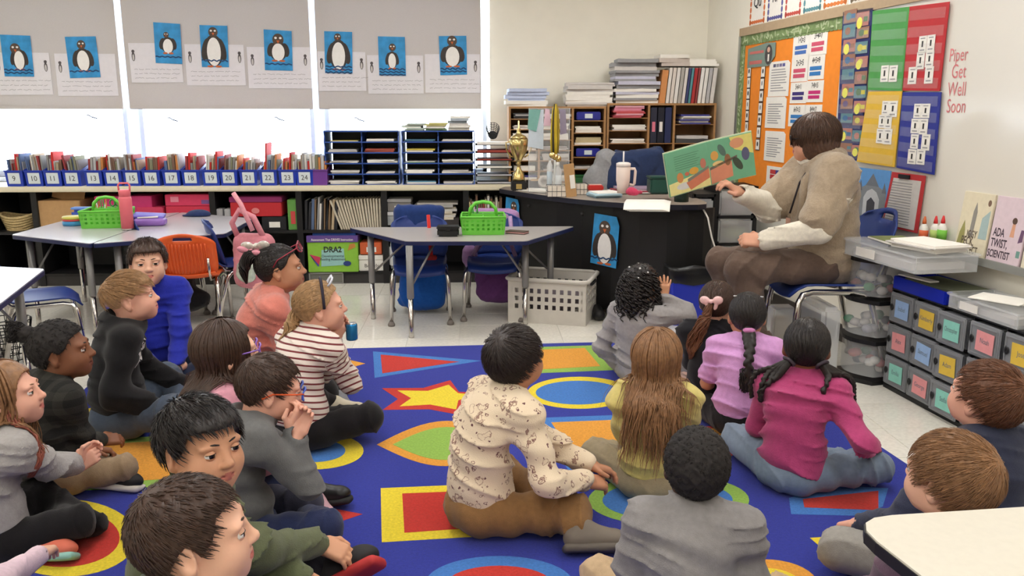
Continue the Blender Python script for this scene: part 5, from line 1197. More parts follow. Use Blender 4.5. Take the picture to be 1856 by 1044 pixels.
# ================================================================== CHAIRS
def shell(b, P, th, m, skip=None):
    """P (nu,nv,3) surface given thickness th along its normals; skip(i,j) leaves an opening"""
    nu, nv = P.shape[:2]
    du = np.gradient(P, axis=0); dv = np.gradient(P, axis=1); n = np.cross(du, dv); n /= np.linalg.norm(n, axis=-1, keepdims=True)+1e-9
    A = P+n*th/2; B = P-n*th/2; V = np.concatenate([A.reshape(-1, 3), B.reshape(-1, 3)]); o = nu*nv; F = []
    keep = [[not (skip and skip(i, j)) for j in range(nv-1)] for i in range(nu-1)]
    g = lambda i, j: 0 <= i < nu-1 and 0 <= j < nv-1 and keep[i][j]
    for i in range(nu-1):
        for j in range(nv-1):
            if not keep[i][j]: continue
            a, c, d, e = i*nv+j, (i+1)*nv+j, (i+1)*nv+j+1, i*nv+j+1
            F += [(a, c, d, e), (o+e, o+d, o+c, o+a)]
            if not g(i-1, j): F.append((a, e, o+e, o+a))
            if not g(i+1, j): F.append((c, o+c, o+d, d))
            if not g(i, j-1): F.append((a, o+a, o+c, c))
            if not g(i, j+1): F.append((e, d, o+d, o+e))
    b.arrays(V, np.array(F), m)
def chair(name, label, loc, rz, m, s=1.0, ribs=False, group='blue school chairs'):
    """school chair; the sitter would face -y"""
    t = thing(name, label, 'chair', loc, rz, group); k = s
    u = np.linspace(0, 1, 13); v = np.linspace(0, 1, 13); U, V = np.meshgrid(u, v, indexing='ij')
    w = .36*(1-.10*(1-V)-.06*(np.abs(2*V-1)**6)); x = (U-.5)*w; y = -.19+.37*V
    z = .36+.018*(2*U-1)**2-.05*np.clip(1-V/.22, 0, 1)**2+.03*np.clip((V-.8)/.2, 0, 1)**2
    b = MB(); shell(b, np.stack([x, y, z], -1)*k, .008*k, m); b.build('seat', t)
    w = .37*(1-.30*np.clip((V-.72)/.28, 0, 1)**2.2-.14*np.clip((.25-V)/.25, 0, 1)**2); x = (U-.5)*w
    y = .17+.08*V-.045*(2*U-1)**2; z = .385+.275*V-.03*np.clip((V-.75)/.25, 0, 1)*(2*U-1)**2
    b = MB(); shell(b, np.stack([x, y, z], -1)[::-1]*k, .008*k, m, skip=(lambda i, j: 4 <= i <= 7 and j == 10)); bk = b.build('backrest', t)
    if ribs:
        for i in range(13):
            uu = .16+.68*i/12; pts = []
            for q in range(6):
                vv = .06+.70*(q/5)-.05*abs(2*uu-1)*0; ww = .37*(1-.30*max(0, (vv-.72)/.28)**2.2-.14*max(0, (.25-vv)/.25)**2)
                pts.append(((uu-.5)*ww*k, (.17+.08*vv-.045*(2*uu-1)**2+.006)*k, (.385+.275*vv)*k))
            b = MB(); b.tube(pts, .0055*k, m, 6); b.build('rib', bk)
    for sx in (-1, 1):
        b = MB(); P = [(.185, -.185, .0), (.178, -.165, .26), (.172, -.158, .31), (.160, -.140, .338), (.150, -.10, .346), (.150, .06, .346), (.158, .10, .338), (.166, .125, .31), (.172, .14, .26), (.19, .205, 0)]
        b.tube([(sx*a*k, c*k, e*k) for a, c, e in P], .0125*k, CHROME, 10); b.build('leg_frame', t)
        b = MB(); b.tube([(sx*.13*k, .02*k, .346*k), (sx*.13*k, .13*k, .35*k), (sx*.135*k, .175*k, .40*k), (sx*.135*k, .20*k, .50*k)], .009*k, CHROME, 8); b.build('back_support', t)
        for yy, xx in ((-.186, .185), (.206, .19)):
            b = MB(); b.lathe([(.021*k, 0), (.023*k, .012*k), (.014*k, .03*k), (.0, .03*k)], flat(120, 112, 106), c=(sx*xx*k, yy*k, 0), n=12); b.build('glide', t)
    return t
CB = mat('navy_blue_shell', srgb(28, 52, 120), .4, var=.03); CO = mat('orange_shell', srgb(222, 92, 36), .4, var=.03)
p = atz(760, 590); chair('school_chair', 'blue school chair left of two behind the trapezoid table, red strap hanging on it', (p[0], p[1]+.19, 0), .06, CB)
p1 = (p[0], p[1]+.19)
p = atz(897, 583); chair('school_chair', 'blue school chair right of two behind the trapezoid table, lilac straps across it', (p[0], p[1]+.19, 0), -.08, CB); p2 = (p[0], p[1]+.19)
p = atz(345, 590); chair('school_chair', 'orange school chair with ribbed back at the hexagon table', (aty(337, 470, 5.0)[0], 5.12, 0), math.pi+.1, CO, .95, True, None)
chair('school_chair', 'blue school chair holding the pink backpack, right of the hexagon table', (aty(430, 480, 5.35)[0]+.05, 5.38, 0), 1.9, CB)
chair('school_chair', 'blue school chair tucked under the hexagon table behind the boy in black', (-2.02, 5.62, 0), math.pi*.5+.3, CB)
chair('school_chair', 'blue school chair between the two left tables, seat turned right', (-2.30, 4.42, 0), math.pi*.5+.5, CB)
chair('school_chair', 'blue school chair at the left picture edge by the hexagon table', (-2.98, 4.85, 0), math.pi*.8, CB)
# bags on the chairs
def soft(name, label, cat, loc, rz, parts):
    t = thing(name, label, cat, loc, rz)
    for pn, f, vox, m in parts: field_obj(f, vox, m, pn, t)
    return t
f = Field(); f.rbx((.02, .17, .20), (.155, .06, .16), .05, rotm(0, .12, 0), k=.04); f.ell((.0, .17, .08), (.11, .05, .06), k=.06); f.fn(folds(.007, 45, 2, (1, 0, .6)))
f2 = Field(); f2.rbx((.0, .28, .56), (.17, .05, .15), .045, k=.04); f2.fn(folds(.006, 40, 22, (1, 0, .3)))
soft('seat_sack', 'royal blue fabric bag hanging under the left school chair', 'bag', (*p1, 0), .06, [('sack', f, .009, cloth(30, 86, 168)), ('upper_pouch', f2, .011, cloth(34, 56, 110))])
t = thing('strap', 'red strap with buckle hanging on the left school chair', 'strap', (*p1, 0), .06)
b = MB(); b.tube([(.06, .12, .66), (.065, .08, .56), (.07, .04, .46), (.075, .0, .40)], .012, cloth(196, 44, 40), 6); b.build('band', t); b = MB(); b.rbox((.075, -.005, .40), (.07, .03, .03), .006, flat(176, 40, 36)); b.build('buckle', t)
f = Field(); f.rbx((.0, .17, .20), (.14, .06, .13), .05, rotm(0, -.1, 0), k=.04); f.ell((.03, .16, .10), (.10, .05, .05), k=.06); f.fn(folds(.007, 45, 4, (1, 0, -.6)))
f2 = Field(); f2.rbx((0, .28, .52), (.16, .055, .15), .05, k=.04); f2.ell((-.17, .12, .37), (.05, .05, .09), k=.04); f2.fn(folds(.006, 40, 23))
soft('backpack', 'purple and lilac backpack hanging on the right school chair', 'backpack', (*p2, 0), -.08, [('sack', f, .009, cloth(112, 66, 124)), ('upper_pouch', f2, .011, cloth(168, 130, 176))])
t2 = thing('backpack_strap', 'lilac backpack straps clipped across the right school chair seat back', 'strap', (*p2, 0), -.08); LIL = cloth(176, 146, 186)
for sx in (-1, 1): b = MB(); b.tube([(sx*.10, .13, .64), (sx*.11, .10, .55), (sx*.10, .09, .48), (sx*.14, .03, .39)], .014, LIL, 6); b.build('shoulder_strap', t2)
b = MB(); b.tube([(-.13, .09, .40), (-.06, .085, .49), (0, .085, .52), (.06, .085, .50), (.10, .09, .48)], .010, LIL, 6); b.build('chest_strap', t2); b = MB(); b.rbox((0, .075, .52), (.05, .015, .025), .004, flat(190, 196, 206)); b.build('clip', t2)
f = Field(); f.rbx((0, 0, .42), (.13, .07, .17), .06, k=.05); f.ell((0, -.06, .36), (.10, .05, .10), k=.04); f.fn(folds(.006, 40, 9, (0, 0, 1)))
f2 = Field(); f2.ell((0, -.10, .37), (.07, .02, .07), k=.02); f2.fn(folds(.004, 60, 19))
t3 = soft('backpack', 'pink backpack with a clear pocket on the chair behind the coral sweater girl', 'backpack', (aty(462, 480, 5.15)[0], 5.15, 0), -.3, [('body', f, .010, cloth(206, 130, 140)), ('front_pocket', f2, .008, mat('iridescent_vinyl', srgb(196, 206, 190), .2, .3, var=.3, scale=40))])
b = MB(); b.tube([(-.09, -.02, .56), (-.10, -.06, .66), (-.04, -.07, .74), (.04, -.05, .70), (.08, -.02, .58)], .018, cloth(226, 150, 160), 6); b.build('strap', t3)
b = MB(); b.tube([(.05, -.08, .62), (-.02, -.08, .78), (-.07, -.07, .84)], .016, cloth(232, 160, 170), 6); b.build('ribbon', t3)
f = Field(); f.rbx((0, 0, .28), (.15, .10, .16), .06, k=.05); f.ell((.1, 0, .16), (.14, .1, .08), k=.05); f.fn(folds(.01, 30, 29))
soft('backpack', 'black backpack slumped under the hexagon table', 'backpack', (-1.93, 5.25, 0), .2, [('body', f, .014, cloth(26, 26, 30))])
f = Field(); f.rbx((0, 0, .50), (.15, .06, .14), .05, k=.05); f.fn(folds(.008, 36, 31))
soft('backpack', 'blue grey jacket over the leftmost school chair', 'jacket', (-2.93, 4.72, 0), .5, [('fabric', f, .014, cloth(50, 70, 120))])
# wire waste basket at the left edge
p = atz(18, 655); t = thing('wire_bin', 'black wire mesh bin on the floor behind the girl with a bun', 'bin', (p[0], p[1], 0))
b = MB()
for k in range(7): r = .09+.006*k; b.tube([(r*math.cos(q), r*math.sin(q), .02+.035*k) for q in [2*math.pi*i/20 for i in range(20)]], .003, BLACK, 4, closed=True)
for i in range(20): q = 2*math.pi*i/20; b.tube([(.09*math.cos(q), .09*math.sin(q), .0), (.126*math.cos(q+.2), .126*math.sin(q+.2), .23)], .0025, BLACK, 4); b.tube([(.09*math.cos(q), .09*math.sin(q), .0), (.126*math.cos(q-.2), .126*math.sin(q-.2), .23)], .0025, BLACK, 4)
b.build('mesh_wall', t)

# ================================================================== STORAGE ALONG THE BOARD WALL
GREYD = mat('smoke_grey_plastic', srgb(120, 122, 126), .3, alpha=.72, var=.02); GREYF = mat('drawer_front_smoke', srgb(150, 152, 156), .25, alpha=.8, var=.02)
off = .245
s0 = atw(1610, 600, off)[0]; ztop = atw(1621, 522, off)[1]; 
rowsN = 3; cw = .188; rh = (ztop-.03)/rowsN
names = [['Isabel', 'Alex', 'Emilia'], ['Kimberly', 'Samuel', 'George'], ['Christopher', 'Adam', 'Sofia'], ['Noah', 'Daniel', 'Camila'], ['Jose', 'Lucas', 'Mia'], ['Leo', 'Ana', 'Eva']]
colsL = [['blue', 'pink', 'teal'], ['yellow', 'blue', 'pink'], ['teal', 'yellow', 'teal'], ['pink', 'teal', 'teal'], ['yellow', 'blue', 'pink'], ['teal', 'pink', 'blue']]
LC = dict(blue=(150, 180, 220), pink=(226, 150, 152), teal=(140, 206, 190), yellow=(222, 186, 70))
SCR = mat('label_pencil', srgb(110, 120, 130), .8)
t = thing('drawer_unit', 'grey see-through drawer unit with coloured name labels along the whiteboard wall', 'drawer unit', wallpt(s0, 0, off), RZW)
b = MB(); W_ = cw*6
b.bb(0, W_, .0, .225, 0, .02, BLACK); b.bb(0, W_, 0, .225, ztop-.008, ztop, BLACK); b.bb(0, W_, .217, .225, 0, ztop, BLACK)
for k in range(7): b.bb(cw*k-.004, cw*k+.004, .004, .225, 0, ztop, BLACK)
for r in range(1, rowsN): z = .02+rh*r; b.bb(0, W_, .004, .225, z-.005, z+.005, BLACK)
b.build('frame', t)
for k in range(6):
    for r in range(rowsN):
        zc = .02+rh*(rowsN-1-r)+rh/2; xc = cw*(k+.5); yo = [-.0, -.004, -.02, -.008, 0, 0][k]; 
        b = MB(); b.rbox((xc, .1+yo, zc), (cw-.02, .19, rh-.024), .008, GREYD); dr = b.build('drawer', t); dr['label'] = 'drawer with %s name label' % colsL[k][r]
        b = MB(); ww, hh = cw-.012, rh-.014
        b.rbox((xc, yo-.004, zc), (ww, .010, hh), .004, GREYF)
        for sx in (-1, 1): b.rbox((xc+sx*ww*.42, yo-.011, zc), (.006, .006, hh*.8), .002, GREYF); b.rbox((xc, yo-.011, zc+sx*hh*.40), (ww*.84, .006, .006), .002, GREYF)
        b.build('drawer_front', dr)
        b = MB(); b.lathe([(.0, -.001), (.010, -.001), (.012, .003), (.007, .004), (0, .001)], BLACK, n=12, M=Matrix.Translation((xc-ww*.36, yo-.013, zc)) @ Matrix.Rotation(math.pi/2, 4, 'X') @ Matrix.Diagonal((1, 1.4, 1, 1))); b.build('finger_hole', dr)
        M_ = Matrix.Translation((xc+.012, yo-.0135, zc)) @ Matrix.Rotation(.06*math.sin(k*3+r*5), 4, 'Y'); b = MB(); b.bb(-.050, .050, -.001, 0, -.042, .042, flat(*LC[colsL[k][r]]), M_); lb = b.build('name_label', dr)
        b = MB(); b.text(names[k][r], .030, SCR, (0, -.0016, -.006), M=M_, sx=.8 if len(names[k][r]) < 9 else .55); b.build('name', lb)
# clear drawer tower
off2 = .36; a = atw(1553, 640, off2); c = atw(1622, 640, .26); s1, s2 = a[0], s0-.012; ztw = atw(1560, 468, off2)[1]
w = .27; s1 = s2-w
t = thing('drawer_tower', 'clear three drawer tower with black trim between the chair and drawer unit', 'drawer tower', wallpt((s1+s2)/2, 0, off2), RZW+.10)
arc = lambda z0, z1, m, e=0.0: MB().prism([(-w/2-e, .30+e)]+[(-w/2-e+(w+2*e)*i/10, .055-e-.055*math.sin(math.pi*i/10)) for i in range(11)]+[(w/2+e, .30+e)], z0, z1, m)
h3 = (ztw-.02)/3
for r in range(3):
    z0 = .02+h3*r; arc(z0+.018, z0+h3-.004, CLEAR3, -.006).build('drawer', t).name
    f = Field(); rr = random.Random(r+3)
    b = MB()
    for q in range(16): x, y, z = rr.uniform(-w*.36, w*.36), rr.uniform(.05, .22), z0+.03+rr.uniform(0, h3*.35); b.ball((x, y, z), (.028, .028, .022), flat(*rr.choice([(220, 216, 210), (206, 200, 196), (90, 160, 120), (200, 120, 120), (230, 226, 222), (150, 150, 160)])), 8)
    o = b.build('toy_filling', t); o['kind'] = 'stuff'
for r in range(4): arc(.0+h3*r, .02+h3*r, BLACK, .004).build('trim_band', t)
# clear trays on top, papers, blue tray, books
def tray(label, s, z, off, w, d, h, rz=0.0):
    t = thing('clear_tray', label, 'storage box', wallpt(s, z, off), RZW+rz, 'clear storage boxes')
    b = MB(); m = CLEAR3
    b.bb(-w/2+.01, w/2-.01, .01, d-.01, 0, .004, m); b.bb(-w/2, w/2, 0, .004, 0, h, m); b.bb(-w/2, w/2, d-.004, d, 0, h, m); b.bb(-w/2, -w/2+.004, 0, d, 0, h, m); b.bb(w/2-.004, w/2, 0, d, 0, h, m); b.build('box', t)
    b = MB(); b.rbox((0, d/2, h), (w+.02, d+.02, .014), .005, CLEAR3); b.build('lid', t)
    b = MB(); b.bb(-w*.32, -w*.05, -.003, 0, h*.15, h*.7, PAPER); b.build('label', t)
    b = MB(); b.bb(-w*.42, w*.4, .02, d-.02, .005, h*.5, PAPER_GREY); b.build('contents', t)
    return t
st = atw(1535, 445, .40)[0]; en = atw(1715, 450, .30)[0]; zt = ztw+.012
tray('clear lidded box heaped with papers on the drawer tower', (st+en)/2-.03, zt, .40, (en-st)*.92, .30, .075, .02)
paper_stack('paper_stack', 'loose white papers heaped on the clear box by the glue bottles', 'papers', wallpt((st+en)/2+.10, zt+.083, .24), .26, .2, .035, [PAPER, PAPER_GREY, PAPER], 6, seed=301, rz=RZW+.2, jit=.02)
t = thing('green_book', 'thin green picture book lying on the clear box beside the chair', 'book', wallpt((st+en)/2-.12, zt+.083, .25), RZW-.1); b = MB(); b.rbox((0, 0, .006), (.24, .17, .012), .002, flat(120, 130, 80)); b.build('cover', t); b = MB(); b.rbox((0, 0, .006), (.236, .174, .008), .001, PAPER); b.build('pages', t)
s3 = atw(1680, 520, .2)[0]
t = thing('blue_tray', 'translucent royal blue tray on the drawer unit', 'tray', wallpt(s0+.20, ztop+.001, .25), RZW)
BT = mat('blue_translucent', srgb(26, 46, 180), .25, alpha=.9, var=.02); b = MB(); b.rbox((0, .11, .004), (.36, .22, .008), .003, BT)
for y in (0, .22): b.rbox((0, y, .03), (.37, .008, .06), .003, BT)
for x in (-.185, .185): b.rbox((x, .11, .03), (.008, .22, .06), .003, BT)
b.build('tray_body', t)
paper_stack('book_pile', 'dark green books piled in the blue tray under the whiteboard', 'books', wallpt(s0+.24, ztop+.011, .13), .34, .19, .06, [flat(58, 66, 54), flat(44, 48, 42), flat(76, 80, 60)], 3, seed=303, rz=RZW+.06)
t = thing('white_folder', 'white folder edge sticking out of the blue tray', 'folder', wallpt(s0+.12, ztop+.064, .20), RZW+.15); b = MB(); b.rbox((0, 0, .004), (.2, .05, .006), .001, PAPER); b.build('sheet', t)
tray('clear lidded box with a printed sheet on the drawer unit at the right', s0+.61, ztop+.001, .25, .40, .22, .06, .0)
paper_stack('paper_stack', 'printed colouring sheet lying on the right clear box', 'papers', wallpt(s0+.60, ztop+.069, .14), .22, .15, .006, [PAPER], 2, seed=305, rz=RZW+.5)
# glue bottles on the clear box
for n, (px, c, nm) in enumerate(((1656, (214, 100, 60), 'orange capped school glue bottle'), (1676, (176, 196, 110), 'red capped glue bottle, middle of three'), (1689, (120, 190, 70), 'red capped glue bottle with a green label'))):
    s, z = atw(px, 430, .10); t = thing('glue_bottle', '%s behind the papers' % nm, 'glue bottle', wallpt(s, max(z-.03, .685+.001), .05), RZW)
    b = MB(); b.lathe([(0, 0), (.02, 0), (.022, .01), (.022, .075), (.010, .095), (0, .095)], flat(226, 222, 214, .4), n=16, M=Matrix.Diagonal((1.15, .8, 1, 1))); b.build('body', t)
    b = MB(); b.lathe([(.0225, .02), (.0225, .065)], flat(*c), n=16, M=Matrix.Diagonal((1.15, .82, 1, 1))); b.build('label', t)
    b = MB(); b.lathe([(.010, .095), (.009, .108), (.004, .13), (0, .132)], flat(*((206, 100, 50) if n == 0 else (206, 40, 44)), .4), n=12); b.build('cap', t)
s, z = atw(1716, 446, .08); t = thing('magnet', 'small red magnet on the whiteboard tray', 'magnet', wallpt(s, .686, .05), RZW); b = MB(); b.lathe([(0, 0), (.012, 0), (.012, .014), (0, .014)], plastic(190, 40, 50), n=14); b.build('body', t)
# picture books standing on the tray
def cover_book(label, x0, x1, cov, lines, inkc, artf, yb=(450, 483)):
    a = atw(x0, 451+(x0-1721)*.2424, .055); c = atw(x1, 451+(x1-1721)*.2424, .055); w = c[0]-a[0]; h = .285
    t = thing('picture_book', label, 'book', wallpt((a[0]+c[0])/2, .686, .055), RZW, 'picture books on the whiteboard tray'); t.rotation_euler = (-.10, 0, RZW)
    b = MB(); b.rbox((0, .005, h/2), (w*.97, .012, h), .002, flat(*cov)); b.build('cover', t)
    b = MB(); b.bb(-w*.48, w*.48, .002, .009, -.0006, 0.001, PAPER); b.build('pages', t)
    m = flat(*inkc)
    for tx, sz, fx, fz in lines: b = MB(); b.text(tx, sz, m, (w*fx, -.0018, h*fz), bold=.02, align='LEFT', sx=.62); b.build('title', t)
    for poly, cc in artf(w, h): b = MB(); b.slab(poly, -.0015, -.001, flat(*cc)); b.build('cover_picture', t)
def art1(w, h): return [([(-w*.46, h*.05), (-w*.2, h*.05), (-w*.24, h*.4), (-w*.3, h*.55), (-w*.4, h*.35)], (150, 146, 90)), ([(-w*.1, h*.3), (w*.02, h*.3), (w*.04, h*.7), (-.02*w, h*.85), (-w*.08, h*.7)], (140, 136, 130)), ([(w*.2, h*.3), (w*.45, h*.3), (w*.43, h*.75), (w*.22, h*.62)], (160, 180, 180)), (ellipse(w*.36, h*.86, w*.05, h*.05), (120, 96, 80))]
def art2(w, h): return [(ellipse(w*.15, h*.66, w*.07, h*.05), (92, 70, 60)), ([(w*.08, h*.42), (w*.2, h*.42), (w*.19, h*.62), (w*.11, h*.62)], (216, 160, 130)), ([(w*.34, h*.35), (w*.46, h*.38), (w*.46, h*.55), (w*.38, h*.55)], (110, 80, 110)), ([(w*.36, h*.14), (w*.46, h*.14), (w*.46, h*.24), (w*.36, h*.24)], (110, 150, 140))]
def art3(w, h): return [(ellipse(-w*.3, h*.6, w*.1, h*.1), (216, 160, 130)), ([(-w*.4, h*.2), (-w*.2, h*.2), (-w*.2, h*.5), (-w*.4, h*.5)], (200, 176, 120))]
cover_book('cream picture book titled Iggy Peck Architect on the whiteboard tray', 1727, 1783, (218, 208, 182), [('IGGY', .044, -.16, .30), ('PECK,', .052, -.30, .175), ('ARCHITECT', .044, -.46, .055)], (96, 84, 72), art1)
cover_book('lilac pink picture book titled Ada Twist Scientist on the whiteboard tray', 1785, 1846, (216, 196, 204), [('ADA', .05, -.40, .40), ('TWIST,', .05, -.42, .24), ('SCIENTIST', .045, -.46, .08)], (74, 62, 74), art2)
cover_book('cream picture book cut off by the right picture edge on the whiteboard tray', 1848, 1915, (222, 212, 190), [('E', .05, -.40, .28)], (150, 90, 70), art3)
# ================================================================== PEOPLE
def skin_mat(name, r, g, b): return mat('skin_'+name, srgb(r, g, b), .5, var=.05, scale=25, sss=.12, spec=.35, bump=.05, bscale=300)
def hair_mat(name, r, g, b, var=.35, rough=.42): return mat('hair_'+name, srgb(r, g, b), rough, var=var, scale=70, spec=.45)
EYEW = mat('eye_white', srgb(232, 228, 224), .2, var=0); PUPIL = mat('pupil', srgb(14, 12, 12), .1, var=0)
def iris(r, g, b): return mat('iris_%d' % r, srgb(r, g, b), .15, var=.1, scale=300)
def ik(S, W, L1, L2, pole):
    d = W-S; l = np.linalg.norm(d); 
    if l > (L1+L2)*.995: k = l/(L1+L2)/.995; L1 *= k; L2 *= k
    u = d/l; a = (L1*L1-L2*L2+l*l)/(2*l); h = math.sqrt(max(L1*L1-a*a, 0)); p = np.asarray(pole, float); p = p-u*(p @ u); p = unit(p)
    return S+u*a+p*h
def basis(z, xh):
    z = unit(z); x = unit(xh-z*(xh @ z)); return np.stack([x, np.cross(z, x), z], 1)
def hand_field(f, side, W, d, dors, pose, s):
    d = unit(np.asarray(d, float)); dors = np.asarray(dors, float); dors = unit(dors-d*(dors @ d)); th = np.cross(dors, d)*(1 if side == 'R' else -1)
    curl, spread, thumb = dict(rest=(.38, .05, .4), flat=(.08, .16, .2), fist=(.95, 0, .9), clasp=(.62, .02, .5), open=(.12, .26, .1), hold=(.55, .10, .6), grip=(.75, .04, .8))[pose]
    P = lambda a, b, c: W+(d*a+th*b+dors*c)*s
    Rm = np.stack([th, d, dors], 1)
    f.cap(P(-.035, 0, 0), P(.012, 0, 0), .0215*s, .020*s, k=.012*s)
    f.rbx(P(.042, .001, 0), np.array([.030, .038, .0125])*s, .0115*s, Rm, k=.014*s)
    f.ell(P(.028, .020, -.006), np.array([.013, .024, .012])*s, Rm, k=.010*s)
    for i, (o, L, r) in enumerate(((.0215, .050, .0074), (.0072, .056, .0076), (-.0072, .052, .0073), (-.0208, .041, .0065))):
        p = P(.073-abs(o-.004)*.25, o, .001); dd = unit(d+th*(o/.022)*spread); ang = 0
        for q, (frac, b) in enumerate(((.42, 52), (.32, 78), (.26, 45))):
            ang += math.radians(b)*curl*(1+.06*i); v = dd*math.cos(ang)-dors*math.sin(ang); e = p+v*L*frac*s
            f.cap(p, e, (r-.0006*q)*s, (r-.0006*(q+1))*s, k=.0035*s); p = e
    p = P(.016, .024, -.004); v1 = unit(d*.62+th*.72-dors*(.12+.4*thumb)); e = p+v1*.031*s; f.cap(p, e, .0098*s, .0088*s, k=.010*s)
    v2 = unit(d*(.85)+th*(.35-.9*thumb)-dors*.45*thumb); f.cap(e, e+v2*.027*s, .0086*s, .0070*s, k=.003*s)
# hairlines: lowest z of the hair as a function of the angle from the face (0) to the nape (pi)
HL = dict(short=([0, .5, .8, 1.02, 1.22, 1.5, 1.85, 2.3, 3.15], [.060, .058, .050, .012, -.008, .024, -.01, -.055, -.066]),
          fade=([0, .5, .8, 1.02, 1.22, 1.5, 1.85, 2.3, 3.15], [.064, .062, .055, .030, .026, .040, .030, .014, .004]),
          up=([0, .5, .8, 1.05, 1.3, 1.55, 1.85, 2.3, 3.15], [.066, .062, .050, .020, .004, .018, -.02, -.058, -.068]),
          long=([0, .35, .62, .85, 1.1, 1.5, 2.0, 2.5, 3.15], [.066, .064, .050, .005, -.05, -.075, -.09, -.10, -.10]),
          bob=([0, .35, .55, .72, .9, 1.3, 2.0, 2.5, 3.15], [.055, .050, .030, -.03, -.09, -.105, -.11, -.115, -.115]))
HC = np.array([0, -.012, .022])
def zmin(x, y, style): return np.interp(np.arctan2(np.abs(x), y-HC[1]), *HL[style])
def locks(b, P, W, N, m, flat=.55):
    """tapered strands: P (n,k,3), half widths W (n,k), outward normals N (n,k,3)"""
    n, k = P.shape[:2]; T = np.gradient(P, axis=1); T /= np.linalg.norm(T, axis=-1, keepdims=True)+1e-9
    S = np.cross(T, N); S /= np.linalg.norm(S, axis=-1, keepdims=True)+1e-9; O = np.cross(S, T)
    w = W[..., None]; R = np.stack([P+S*w, P+O*w*flat, P-S*w, P-O*w*flat], 2)
    V = R.reshape(-1, 3); i = np.arange(n)[:, None, None]*k*4; j = np.arange(k-1)[None, :, None]*4; q = np.arange(4)[None, None, :]
    a = i+j+q; c = i+j+(q+1) % 4; F = np.stack([a, a+4, c+4, c], -1).reshape(-1, 4)
    b.arrays(V, F, m)
